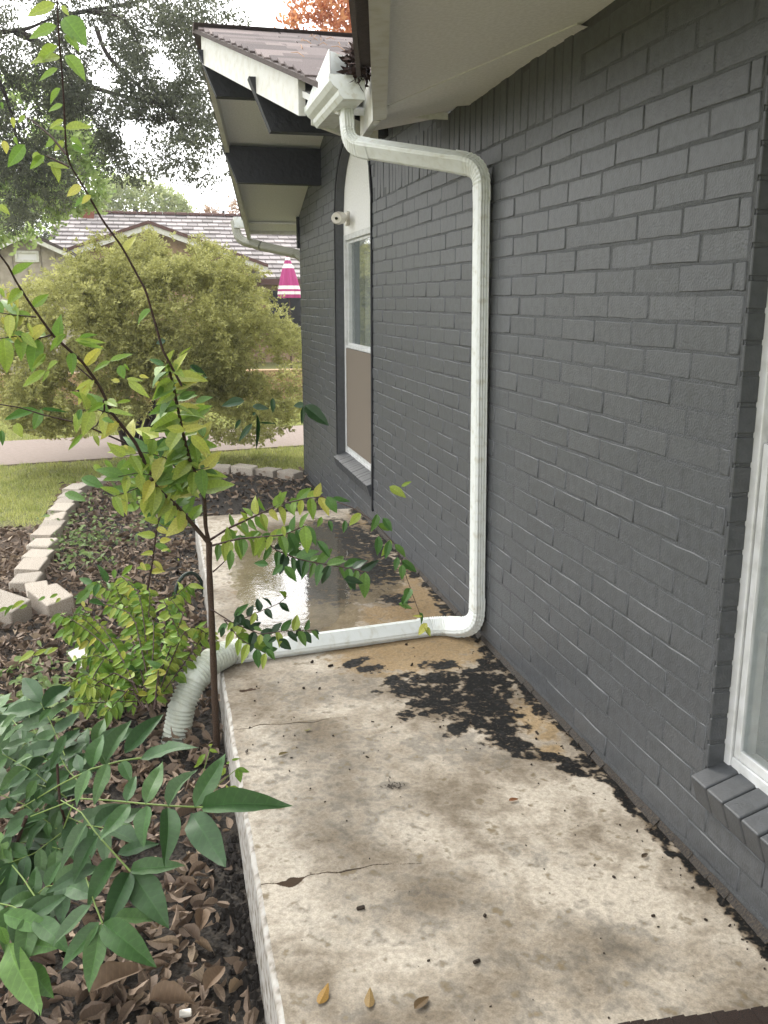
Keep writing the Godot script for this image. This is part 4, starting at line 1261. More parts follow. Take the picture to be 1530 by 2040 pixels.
	listed(t, [
		[Vector3(-0.209, 2.204, -2.544), Vector3(-0.279, 2.178, -2.554), .45, 0],
		[Vector3(-0.208, 2.152, -2.531), Vector3(-0.277, 2.126, -2.541), .5, 0],
		[Vector3(-0.208, 2.105, -2.520), Vector3(-0.270, 2.067, -2.526), .45, 0],
		[Vector3(-0.211, 2.051, -2.507), Vector3(-0.259, 2.025, -2.513), .4, 0],
		[Vector3(-0.207, 2.005, -2.495), Vector3(-0.239, 1.972, -2.496), .45, 0],
		[Vector3(-0.204, 1.966, -2.485), Vector3(-0.242, 1.953, -2.491), .45, 0],
		[Vector3(-0.204, 1.930, -2.477), Vector3(-0.240, 1.910, -2.481), .4, 0],
		[Vector3(-0.202, 1.907, -2.471), Vector3(-0.235, 1.910, -2.479), .4, 0],
		[Vector3(-0.193, 2.201, -2.539), Vector3(-0.178, 2.178, -2.530), .5, 0],
		[Vector3(-0.189, 2.172, -2.531), Vector3(-0.140, 2.113, -2.505), .75, 0],
		[Vector3(-0.190, 2.132, -2.522), Vector3(-0.156, 2.093, -2.504), .45, 0],
		[Vector3(-0.191, 2.082, -2.510), Vector3(-0.145, 2.031, -2.487), .55, 0],
		[Vector3(-0.333, 1.913, -2.768), Vector3(-0.383, 1.855, -2.766), .5, 0],
		[Vector3(-0.283, 1.884, -2.749), Vector3(-0.325, 1.850, -2.751), .5, 0],
		[Vector3(-0.312, 1.891, -2.758), Vector3(-0.288, 1.866, -2.746), .7, 0],
		[Vector3(-0.212, 1.931, -2.743), Vector3(-0.180, 1.910, -2.730), .5, 0],
		[Vector3(-0.190, 1.804, -2.707), Vector3(-0.233, 1.780, -2.712), .6, 1],
		[Vector3(-0.166, 1.779, -2.695), Vector3(-0.192, 1.757, -2.697), .6, 1],
		[Vector3(-0.387, 1.924, -2.784), Vector3(-0.381, 1.891, -2.774), .6, 1],
		[Vector3(-0.410, 1.753, -2.748), Vector3(-0.383, 1.731, -2.736), .55, 0],
		[Vector3(-0.277, 1.862, -2.742), Vector3(-0.220, 1.853, -2.726), .3, 0],
		[Vector3(-0.263, 1.862, -2.739), Vector3(-0.243, 1.819, -2.724), .6, 0],
		[Vector3(-0.252, 1.928, -2.752), Vector3(-0.282, 1.906, -2.754), .5, 0],
		[Vector3(-0.230, 1.924, -2.746), Vector3(-0.257, 1.895, -2.745), .5, 0],
		[Vector3(-0.357, 1.935, -2.779), Vector3(-0.354, 1.913, -2.773), .6, 0],
		[Vector3(-0.328, 1.990, -2.785), Vector3(-0.348, 1.971, -2.786), .6, 0],
		[Vector3(-0.361, 1.986, -2.792), Vector3(-0.359, 1.957, -2.785), .5, 1],
		[Vector3(-0.388, 2.026, -2.809), Vector3(-0.386, 2.008, -2.804), .5, 0],
		[Vector3(-0.209, 1.913, -2.738), Vector3(-0.174, 1.891, -2.724), .4, 0]
		], P)
	listed(t, [
		[Vector3(-0.422, 1.525, -2.855), Vector3(-0.413, 1.483, -2.843), .35, 1],
		[Vector3(-0.403, 1.520, -2.849), Vector3(-0.397, 1.481, -2.838), .35, 1],
		[Vector3(-0.444, 1.537, -2.863), Vector3(-0.434, 1.510, -2.854), .5, 0],
		[Vector3(-0.445, 1.456, -2.844), Vector3(-0.418, 1.421, -2.829), .4, 1],
		[Vector3(-0.373, 1.440, -2.823), Vector3(-0.357, 1.404, -2.810), .35, 1],
		[Vector3(-0.390, 1.410, -2.819), Vector3(-0.350, 1.369, -2.800), .45, 0],
		[Vector3(-0.421, 1.406, -2.826), Vector3(-0.386, 1.375, -2.810), .45, 1],
		[Vector3(-0.448, 1.396, -2.830), Vector3(-0.415, 1.363, -2.814), .4, 0],
		[Vector3(-0.446, 1.375, -2.825), Vector3(-0.449, 1.317, -2.811), .35, 2],
		[Vector3(-0.270, 1.408, -2.790), Vector3(-0.299, 1.371, -2.788), .4, 0],
		[Vector3(-0.267, 1.406, -2.789), Vector3(-0.323, 1.363, -2.792), .35, 0],
		[Vector3(-0.244, 1.390, -2.780), Vector3(-0.158, 1.386, -2.758), .22, 0],
		[Vector3(-0.237, 1.386, -2.777), Vector3(-0.163, 1.369, -2.755), .25, 0],
		[Vector3(-0.229, 1.398, -2.778), Vector3(-0.182, 1.410, -2.769), .3, 0],
		[Vector3(-0.327, 1.352, -2.790), Vector3(-0.368, 1.309, -2.790), .4, 0],
		[Vector3(-0.327, 1.352, -2.790), Vector3(-0.354, 1.328, -2.791), .6, 0],
		[Vector3(-0.294, 1.332, -2.778), Vector3(-0.330, 1.309, -2.781), .5, 0],
		[Vector3(-0.330, 1.305, -2.780), Vector3(-0.400, 1.261, -2.786), .35, 0],
		[Vector3(-0.318, 1.305, -2.777), Vector3(-0.343, 1.274, -2.776), .4, 0],
		[Vector3(-0.159, 1.319, -2.953), Vector3(-0.220, 1.290, -2.961), .35, 0],
		[Vector3(-0.159, 1.319, -2.953), Vector3(-0.091, 1.344, -2.943), .32, 0],
		[Vector3(-0.130, 1.307, -2.943), Vector3(-0.120, 1.265, -2.931), .7, 0],
		[Vector3(-0.133, 1.257, -2.932), Vector3(-0.160, 1.263, -2.940), .6, 1],
		[Vector3(-0.118, 1.311, -2.941), Vector3(-0.104, 1.292, -2.933), .4, 0],
		[Vector3(-0.108, 1.261, -2.927), Vector3(-0.048, 1.211, -2.900), .35, 0],
		[Vector3(-0.112, 1.265, -2.929), Vector3(-0.062, 1.261, -2.916), .3, 0],
		[Vector3(-0.074, 1.274, -2.922), Vector3(-0.045, 1.270, -2.914), .5, 1],
		[Vector3(-0.233, 1.251, -2.955), Vector3(-0.271, 1.234, -2.960), .4, 1],
		[Vector3(-0.231, 1.247, -2.953), Vector3(-0.253, 1.226, -2.953), .4, 1],
		[Vector3(-0.227, 1.247, -2.952), Vector3(-0.218, 1.228, -2.945), .4, 1],
		[Vector3(-0.258, 1.328, -2.979), Vector3(-0.242, 1.307, -2.970), .5, 1],
		[Vector3(-0.387, 1.174, -2.973), Vector3(-0.496, 1.145, -2.993), .28, 2],
		[Vector3(-0.374, 1.174, -2.970), Vector3(-0.403, 1.111, -2.962), .5, 2],
		[Vector3(-0.374, 1.174, -2.970), Vector3(-0.296, 1.168, -2.950), .16, 2],
		[Vector3(-0.451, 1.132, -2.979), Vector3(-0.441, 1.089, -2.966), .75, 0],
		[Vector3(-0.498, 1.111, -2.985), Vector3(-0.496, 1.064, -2.973), .4, 2],
		[Vector3(-0.254, 1.174, -2.941), Vector3(-0.268, 1.141, -2.937), .6, 2],
		[Vector3(-0.182, 1.191, -2.928), Vector3(-0.242, 1.166, -2.936), .35, 0],
		[Vector3(-0.175, 1.170, -2.921), Vector3(-0.095, 1.157, -2.899), .25, 0],
		[Vector3(-0.193, 1.145, -2.920), Vector3(-0.156, 1.134, -2.908), .5, 0],
		[Vector3(-0.221, 1.095, -2.914), Vector3(-0.204, 1.064, -2.903), .6, 0],
		[Vector3(-0.254, 1.099, -2.923), Vector3(-0.302, 1.049, -2.923), .25, 0],
		[Vector3(-0.131, 1.066, -2.886), Vector3(-0.119, 1.053, -2.880), .6, 1],
		[Vector3(-0.103, 1.199, -2.911), Vector3(-0.153, 1.195, -2.922), .25, 0],
		[Vector3(0.020, 1.204, -3.093), Vector3(-0.014, 1.159, -3.091), .45, 1],
		[Vector3(-0.031, 1.240, -3.114), Vector3(0.002, 1.208, -3.099), .45, 1],
		[Vector3(0.027, 1.244, -3.102), Vector3(0.089, 1.246, -3.087), .22, 2],
		[Vector3(0.026, 1.235, -3.099), Vector3(0.090, 1.217, -3.080), .22, 2],
		[Vector3(0.046, 1.186, -3.083), Vector3(0.100, 1.208, -3.075), .5, 2],
		[Vector3(0.098, 1.173, -3.067), Vector3(0.153, 1.195, -3.059), .45, 2],
		[Vector3(0.031, 1.164, -3.081), Vector3(0.096, 1.133, -3.058), .25, 0],
		[Vector3(0.058, 1.079, -3.054), Vector3(-0.004, 1.095, -3.073), .5, 1],
		[Vector3(0.058, 1.079, -3.054), Vector3(0.126, 1.102, -3.043), .4, 1],
		[Vector3(0.079, 1.066, -3.046), Vector3(0.138, 1.006, -3.017), .45, 1],
		[Vector3(0.042, 1.284, -3.107), Vector3(0.074, 1.258, -3.093), .4, 0],
		[Vector3(0.016, 1.289, -3.115), Vector3(0.007, 1.255, -3.109), .4, 0],
		[Vector3(0.003, 1.293, -3.119), Vector3(-0.045, 1.315, -3.136), .4, 2],
		[Vector3(0.087, 1.293, -3.099), Vector3(0.139, 1.262, -3.079), .35, 3],
		[Vector3(0.107, 1.244, -3.082), Vector3(0.139, 1.258, -3.078), .5, 2],
		[Vector3(0.053, 1.315, -3.112), Vector3(0.095, 1.360, -3.113), .15, 0],
		[Vector3(0.012, 1.373, -3.136), Vector3(-0.020, 1.364, -3.142), .7, 3],
		[Vector3(-0.114, 0.966, -3.280), Vector3(-0.094, 0.861, -3.250), .55, 0],
		[Vector3(-0.152, 0.956, -3.287), Vector3(-0.171, 0.871, -3.271), .5, 0],
		[Vector3(-0.219, 0.951, -3.302), Vector3(-0.188, 0.918, -3.286), .4, 0],
		[Vector3(-0.258, 0.937, -3.308), Vector3(-0.222, 0.904, -3.291), .5, 0],
		[Vector3(-0.303, 0.890, -3.307), Vector3(-0.224, 0.856, -3.280), .5, 2],
		[Vector3(-0.363, 0.837, -3.309), Vector3(-0.291, 0.814, -3.286), .55, 2],
		[Vector3(-0.084, 0.985, -3.277), Vector3(-0.029, 0.956, -3.257), .45, 2],
		[Vector3(-0.066, 0.894, -3.251), Vector3(-0.025, 0.856, -3.232), .4, 0],
		[Vector3(-0.026, 0.923, -3.248), Vector3(0.015, 0.890, -3.231), .4, 0],
		[Vector3(0.014, 0.875, -3.227), Vector3(0.045, 0.842, -3.212), .45, 0],
		[Vector3(0.061, 0.861, -3.213), Vector3(0.101, 0.823, -3.194), .45, 0],
		[Vector3(0.002, 0.837, -3.221), Vector3(-0.009, 0.809, -3.217), .5, 0],
		[Vector3(0.074, 0.942, -3.229), Vector3(0.121, 0.918, -3.212), .4, 0],
		[Vector3(0.107, 0.932, -3.219), Vector3(0.167, 0.904, -3.197), .4, 2],
		[Vector3(-0.110, 0.866, -3.255), Vector3(-0.064, 0.842, -3.238), .35, 0]
		], P)
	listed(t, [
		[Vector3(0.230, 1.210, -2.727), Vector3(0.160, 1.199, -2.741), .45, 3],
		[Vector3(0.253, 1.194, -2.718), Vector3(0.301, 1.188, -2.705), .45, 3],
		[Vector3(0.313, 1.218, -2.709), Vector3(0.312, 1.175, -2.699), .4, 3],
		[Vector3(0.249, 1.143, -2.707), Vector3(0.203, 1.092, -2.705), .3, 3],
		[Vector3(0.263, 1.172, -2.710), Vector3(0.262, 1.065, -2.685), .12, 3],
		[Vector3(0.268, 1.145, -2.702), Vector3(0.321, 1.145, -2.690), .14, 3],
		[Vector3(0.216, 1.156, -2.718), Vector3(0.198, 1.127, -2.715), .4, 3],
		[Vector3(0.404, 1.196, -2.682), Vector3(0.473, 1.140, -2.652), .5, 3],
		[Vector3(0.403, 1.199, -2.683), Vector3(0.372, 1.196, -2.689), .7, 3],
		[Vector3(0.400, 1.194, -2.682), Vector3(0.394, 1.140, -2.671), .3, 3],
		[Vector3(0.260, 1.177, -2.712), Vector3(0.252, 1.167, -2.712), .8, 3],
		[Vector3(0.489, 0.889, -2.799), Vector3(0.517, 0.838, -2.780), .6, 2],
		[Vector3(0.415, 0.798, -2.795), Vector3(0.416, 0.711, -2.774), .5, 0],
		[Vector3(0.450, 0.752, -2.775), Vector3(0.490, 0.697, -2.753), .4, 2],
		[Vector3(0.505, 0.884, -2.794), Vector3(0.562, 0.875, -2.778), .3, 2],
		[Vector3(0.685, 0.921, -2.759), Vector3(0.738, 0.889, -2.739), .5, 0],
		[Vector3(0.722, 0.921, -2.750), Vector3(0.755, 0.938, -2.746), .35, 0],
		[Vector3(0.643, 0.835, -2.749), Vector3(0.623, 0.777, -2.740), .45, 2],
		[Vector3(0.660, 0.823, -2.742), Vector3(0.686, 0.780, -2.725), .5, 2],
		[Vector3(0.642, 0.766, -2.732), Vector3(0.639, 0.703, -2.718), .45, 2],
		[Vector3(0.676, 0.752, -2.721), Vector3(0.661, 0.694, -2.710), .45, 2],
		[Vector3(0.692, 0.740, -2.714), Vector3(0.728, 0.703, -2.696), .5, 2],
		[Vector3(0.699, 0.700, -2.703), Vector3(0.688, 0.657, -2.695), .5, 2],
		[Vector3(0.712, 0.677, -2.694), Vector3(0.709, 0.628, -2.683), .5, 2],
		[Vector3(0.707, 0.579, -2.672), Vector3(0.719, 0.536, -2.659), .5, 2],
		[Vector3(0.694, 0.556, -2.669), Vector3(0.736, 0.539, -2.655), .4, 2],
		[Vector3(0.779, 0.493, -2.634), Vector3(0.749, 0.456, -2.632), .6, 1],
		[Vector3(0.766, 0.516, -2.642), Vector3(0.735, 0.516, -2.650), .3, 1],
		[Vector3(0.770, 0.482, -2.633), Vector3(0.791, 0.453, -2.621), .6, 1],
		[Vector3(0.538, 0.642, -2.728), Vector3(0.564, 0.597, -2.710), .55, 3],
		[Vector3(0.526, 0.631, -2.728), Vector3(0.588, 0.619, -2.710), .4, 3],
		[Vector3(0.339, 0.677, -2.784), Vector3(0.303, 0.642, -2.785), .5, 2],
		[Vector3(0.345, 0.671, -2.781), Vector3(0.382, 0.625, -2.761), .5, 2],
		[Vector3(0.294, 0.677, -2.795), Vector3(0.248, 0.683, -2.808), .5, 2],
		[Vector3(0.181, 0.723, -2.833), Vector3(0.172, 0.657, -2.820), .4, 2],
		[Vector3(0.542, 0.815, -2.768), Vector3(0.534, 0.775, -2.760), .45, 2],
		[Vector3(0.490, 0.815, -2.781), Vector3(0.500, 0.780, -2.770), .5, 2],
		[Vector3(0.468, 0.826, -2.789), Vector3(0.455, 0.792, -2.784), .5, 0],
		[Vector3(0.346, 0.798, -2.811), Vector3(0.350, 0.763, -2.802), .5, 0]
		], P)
	var low := [Vector3(0.126, 0.350, -3.359), Vector3(0.205, 0.320, -3.259), Vector3(0.275, 0.373, -3.192), Vector3(0.363, 0.431, -3.121), Vector3(0.392, 0.465, -3.101)]
	var s6 := stem(t, low, 0.003, 0.0012, M.twig, "twig", 5)
	var s7 := stem(t, [Vector3(0.173, 0.323, -3.299), Vector3(0.299, 0.297, -3.178), Vector3(0.373, 0.327, -3.114), Vector3(0.440, 0.342, -3.060), Vector3(0.485, 0.351, -3.030)], 0.0025, 0.001, M.twig, "twig", 5)
	var s8 := stem(t, [Vector3(0.173, 0.323, -3.299), Vector3(0.219, 0.280, -3.204), Vector3(0.267, 0.262, -3.146), Vector3(0.316, 0.243, -3.108)], 0.0025, 0.001, M.twig, "twig", 5)
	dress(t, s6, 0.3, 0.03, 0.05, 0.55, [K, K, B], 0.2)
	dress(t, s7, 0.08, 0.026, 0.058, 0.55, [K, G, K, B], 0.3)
	dress(t, s8, 0.1, 0.022, 0.075, 0.5, [B, G, B], 0.5)
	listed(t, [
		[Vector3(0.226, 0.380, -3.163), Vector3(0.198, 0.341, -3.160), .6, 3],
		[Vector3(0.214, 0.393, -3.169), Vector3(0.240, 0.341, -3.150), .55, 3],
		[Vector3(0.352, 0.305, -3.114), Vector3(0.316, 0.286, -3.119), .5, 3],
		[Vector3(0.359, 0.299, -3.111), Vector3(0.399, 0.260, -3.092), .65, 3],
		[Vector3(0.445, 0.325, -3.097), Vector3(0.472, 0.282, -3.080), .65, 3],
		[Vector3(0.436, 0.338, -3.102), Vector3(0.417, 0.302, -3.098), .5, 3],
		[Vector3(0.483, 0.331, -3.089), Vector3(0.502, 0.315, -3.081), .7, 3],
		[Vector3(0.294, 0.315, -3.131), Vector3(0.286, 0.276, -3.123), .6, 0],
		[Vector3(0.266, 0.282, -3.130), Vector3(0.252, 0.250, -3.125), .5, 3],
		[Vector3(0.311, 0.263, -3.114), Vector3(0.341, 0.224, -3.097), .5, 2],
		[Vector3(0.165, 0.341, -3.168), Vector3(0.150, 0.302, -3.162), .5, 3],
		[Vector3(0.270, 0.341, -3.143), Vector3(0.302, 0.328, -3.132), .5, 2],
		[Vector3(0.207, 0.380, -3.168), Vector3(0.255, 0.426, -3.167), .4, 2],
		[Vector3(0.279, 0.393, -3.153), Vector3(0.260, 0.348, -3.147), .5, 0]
		], P)

func build_thicket() -> void:
	var t := thing("bush", Vector3(-0.15, -0.2, -3.75), "low bush of drooping yellow green leaves between the walk and the paver edging", "bush")
	var B: Array = M.bright
	var Y: Array = M.yellow
	var G: Array = M.green
	var pal := [B, B, B, B, B, G, B, B, B, B, B, B, B, B, B, Y]
	var ends := [
		[Vector3(-0.166, -0.020, -3.373), Vector3(-0.276, 0.058, -3.629), Vector3(-0.400, 0.095, -3.880), Vector3(-0.474, 0.101, -3.952)], [Vector3(-0.139, -0.015, -3.368), Vector3(-0.249, 0.094, -3.684), Vector3(-0.354, 0.154, -3.935), Vector3(-0.429, 0.154, -4.007)], [Vector3(-0.124, -0.015, -3.364), Vector3(-0.192, 0.131, -3.733), Vector3(-0.267, 0.222, -4.036), Vector3(-0.347, 0.261, -4.118)],
		[Vector3(-0.113, -0.015, -3.361), Vector3(-0.135, 0.160, -3.725), Vector3(-0.163, 0.250, -3.965), Vector3(-0.236, 0.285, -4.097)], [Vector3(-0.098, -0.015, -3.358), Vector3(-0.062, 0.149, -3.653), Vector3(-0.027, 0.256, -3.775), Vector3(0.063, 0.316, -3.821)], [Vector3(-0.103, -0.015, -3.359), Vector3(-0.024, 0.140, -3.588), Vector3(0.026, 0.233, -3.651), Vector3(-0.016, 0.273, -3.724)],
		[Vector3(-0.164, -0.014, -3.321), Vector3(-0.269, 0.037, -3.464), Vector3(-0.372, 0.034, -3.594), Vector3(-0.449, 0.006, -3.553)], [Vector3(-0.139, -0.014, -3.315), Vector3(-0.216, 0.070, -3.512), Vector3(-0.296, 0.085, -3.641), Vector3(-0.363, 0.069, -3.653)], [Vector3(-0.103, -0.019, -3.305), Vector3(-0.082, 0.090, -3.432), Vector3(-0.027, 0.123, -3.479), Vector3(0.015, 0.107, -3.465)],
		[Vector3(-0.144, -0.019, -3.315), Vector3(-0.188, 0.047, -3.394), Vector3(-0.223, 0.027, -3.345), Vector3(-0.273, -0.002, -3.297)], [Vector3(-0.172, 0.058, -3.393), Vector3(-0.251, 0.079, -3.470), Vector3(-0.317, 0.058, -3.428), Vector3(-0.367, 0.017, -3.377)], [Vector3(-0.122, 0.037, -3.429), Vector3(-0.172, 0.188, -3.741), Vector3(-0.201, 0.211, -3.806), Vector3(-0.304, 0.212, -3.937)],
		[Vector3(-0.196, 0.043, -3.501), Vector3(-0.308, 0.122, -3.705), Vector3(-0.454, 0.171, -3.911), Vector3(-0.506, 0.165, -3.975)], [Vector3(-0.092, 0.006, -3.361), Vector3(0.021, 0.196, -3.538), Vector3(0.061, 0.200, -3.582), Vector3(0.104, 0.184, -3.568)]]
	for e in ends:
		var p := stem(t, e, 0.0035, 0.0014, M.twig, "stem", 5)
		dress(t, p, 0.15, 0.014, 0.062, 0.44, pal, 0.75, 0.7)
	for e in ends:
		var e2 := []
		for i in e.size():
			e2.append(e[i] + Vector3(rng.randfn(0, 0.05), rng.randfn(0, 0.05), rng.randfn(0, 0.05)) * (1.0 if i > 0 else 0.4))
		var p := stem(t, e2, 0.003, 0.0012, M.twig, "stem", 5)
		dress(t, p, 0.15, 0.015, 0.060, 0.44, pal, 0.75, 0.7)
	var tall := stem(t, [Vector3(-0.133, 0.131, -4.352), Vector3(-0.098, 0.289, -4.328), Vector3(-0.069, 0.462, -4.310), Vector3(-0.025, 0.569, -4.272)], 0.006, 0.003, M.twig)
	dress(t, tall, 0.2, 0.035, 0.075, 0.5, [B, B, Y], 0.6)
	listed(t, [
		[Vector3(-0.577, 0.419, -3.366), Vector3(-0.623, 0.380, -3.368), .3, 0],
		[Vector3(-0.537, 0.434, -3.360), Vector3(-0.597, 0.405, -3.368), .3, 0],
		[Vector3(-0.597, 0.410, -3.369), Vector3(-0.642, 0.395, -3.376), .35, 0],
		[Vector3(-0.528, 0.419, -3.355), Vector3(-0.563, 0.405, -3.360), .4, 0],
		[Vector3(-0.463, 0.449, -3.346), Vector3(-0.493, 0.434, -3.350), .4, 0],
		[Vector3(-0.418, 0.459, -3.337), Vector3(-0.453, 0.444, -3.342), .35, 0],
		[Vector3(-0.409, 0.444, -3.332), Vector3(-0.430, 0.427, -3.333), .5, 0],
		[Vector3(-0.513, 0.253, -3.311), Vector3(-0.578, 0.218, -3.319), .35, 0],
		[Vector3(-0.468, 0.263, -3.302), Vector3(-0.523, 0.238, -3.310), .3, 0],
		[Vector3(-0.429, 0.267, -3.294), Vector3(-0.474, 0.243, -3.299), .35, 0],
		[Vector3(-0.332, 0.434, -3.311), Vector3(-0.328, 0.410, -3.304), .6, 1],
		[Vector3(-0.377, 0.312, -3.292), Vector3(-0.394, 0.277, -3.288), .5, 0],
		[Vector3(-0.358, 0.302, -3.285), Vector3(-0.350, 0.272, -3.276), .4, 1],
		[Vector3(-0.195, 0.258, -3.235), Vector3(-0.201, 0.223, -3.229), .6, 1],
		[Vector3(-0.177, 0.218, -3.222), Vector3(-0.203, 0.189, -3.221), .6, 0],
		[Vector3(-0.298, 0.462, -3.415), Vector3(-0.346, 0.422, -3.417), .5, 2],
		[Vector3(-0.314, 0.442, -3.414), Vector3(-0.373, 0.387, -3.415), .5, 2],
		[Vector3(-0.278, 0.467, -3.411), Vector3(-0.301, 0.417, -3.405), .5, 2],
		[Vector3(-0.048, 0.619, -3.392), Vector3(-0.007, 0.629, -3.384), .6, 1],
		[Vector3(-0.044, 0.584, -3.383), Vector3(-0.014, 0.594, -3.378), .4, 1],
		[Vector3(-0.122, 0.543, -3.392), Vector3(-0.104, 0.513, -3.380), .5, 1],
		[Vector3(-0.219, 0.518, -3.409), Vector3(-0.221, 0.483, -3.401), .6, 0],
		[Vector3(-0.153, 0.533, -3.397), Vector3(-0.196, 0.493, -3.397), .4, 0],
		[Vector3(0.015, 0.558, -3.362), Vector3(0.019, 0.548, -3.359), .6, 1]
		], [B, Y, G])
	var t2 := thing("leafy_shoot", Vector3(-0.576, -0.200, -5.358), "green leafy shoots behind the yellow green bush near the walk", "shoots")
	for e in [[Vector3(-0.436, -0.006, -4.604), Vector3(-0.426, 0.062, -4.617), Vector3(-0.395, 0.123, -4.625)], [Vector3(-0.267, -0.015, -4.772), Vector3(-0.299, 0.049, -4.795), Vector3(-0.360, 0.057, -4.759)], [Vector3(-0.220, 0.010, -4.661), Vector3(-0.197, 0.052, -4.665), Vector3(-0.182, 0.066, -4.665)], [Vector3(-0.082, 0.260, -5.216), Vector3(-0.093, 0.338, -5.237), Vector3(-0.122, 0.376, -5.253), Vector3(-0.185, 0.345, -5.261)], [Vector3(-0.082, 0.260, -5.216), Vector3(-0.047, 0.345, -5.228), Vector3(0.000, 0.361, -5.220)]]:
		var p := stem(t2, e, 0.003, 0.0015, M.twig, "stem", 5)
		dress(t2, p, 0.1, 0.03, 0.10, 0.5, [G, G, B], 0.6)
	# low green weeds in the litter
	var wd := MultiMeshInstance3D.new()
	var mm := MultiMesh.new()
	mm.transform_format = MultiMesh.TRANSFORM_3D
	mm.use_colors = true
	mm.mesh = leaves[0]
	var spots := [[Vector3(-0.744, -0.200, -6.509), 0.28], [Vector3(-0.633, -0.200, -6.636), 0.22], [Vector3(-0.718, -0.200, -7.207), 0.3], [Vector3(-0.395, -0.200, -7.999), 0.4], [Vector3(-0.553, -0.200, -6.040), 0.2], [Vector3(-0.539, -0.200, -4.080), 0.25], [Vector3(-0.469, -0.200, -3.770), 0.3], [Vector3(-0.595, -0.200, -3.668), 0.3], [Vector3(-0.347, -0.200, -6.686), 0.3], [Vector3(-0.384, -0.200, -4.206), 0.4], [Vector3(-0.423, -0.200, -3.900), 0.3], [Vector3(0.002, -0.200, -7.033), 0.25]]
	mm.instance_count = spots.size() * 70
	var i := 0
	for s in spots:
		for k in 70:
			var a := rng.randf() * TAU
			var rr: float = s[1] * sqrt(rng.randf())
			var p: Vector3 = s[0] + Vector3(cos(a) * rr, rng.randf_range(0.0, 0.09), sin(a) * rr)
			var sz := rng.randf_range(0.025, 0.06)
			var b := Basis.from_euler(Vector3(rng.randfn(0, 0.5), rng.randf() * TAU, rng.randfn(0.2, 0.5))) * Basis.from_scale(Vector3(sz, sz, sz * 0.55))
			mm.set_instance_transform(i, Transform3D(b, p))
			mm.set_instance_color(i, Color(0.10, 0.17, 0.05).lerp(Color(0.27, 0.36, 0.13), rng.randf()))
			i += 1
	wd.multimesh = mm
	wd.material_override = M.crown
	wd.name = "weeds"
	add_child(wd)
	tag(wd, "low green weeds growing through the leaf litter of the bed", "", "", "stuff")

func pinnate(parent: Node3D, ctrl: Array, pairs: int, size: float, wr: float, mats: Array) -> void:
	var p := stem(parent, ctrl, 0.0018, 0.0011, M.stalk, "leaf_stalk", 5)
	var n := p.size() - 1
	for k in pairs:
		var t := 0.18 + 0.74 * k / maxf(1.0, pairs - 1)
		var i := mini(int(t * n), n - 1)
		var at: Vector3 = p[i]
		var dir: Vector3 = (p[i + 1] - p[i]).normalized()
		var sd := dir.cross(Vector3(-0.1, 0.8, 0.6)).normalized()
		for s in [-1.0, 1.0]:
			var d: Vector3 = (dir * 0.55 + sd * s * 0.85 + Vector3(0, -0.25 + rng.randfn(0, 0.12), 0)).normalized()
			leaf(parent, at, at + d * size * rng.randf_range(0.8, 1.15) * (0.75 + 0.35 * t), wr, mats, Vector3(-0.1, 0.8, 0.6))
	leaf(parent, p[n], p[n] + ((p[n] - p[n - 1]).normalized() + Vector3(0, -0.2, 0)).normalized() * size * 1.2, wr, mats, Vector3(-0.1, 0.8, 0.6))

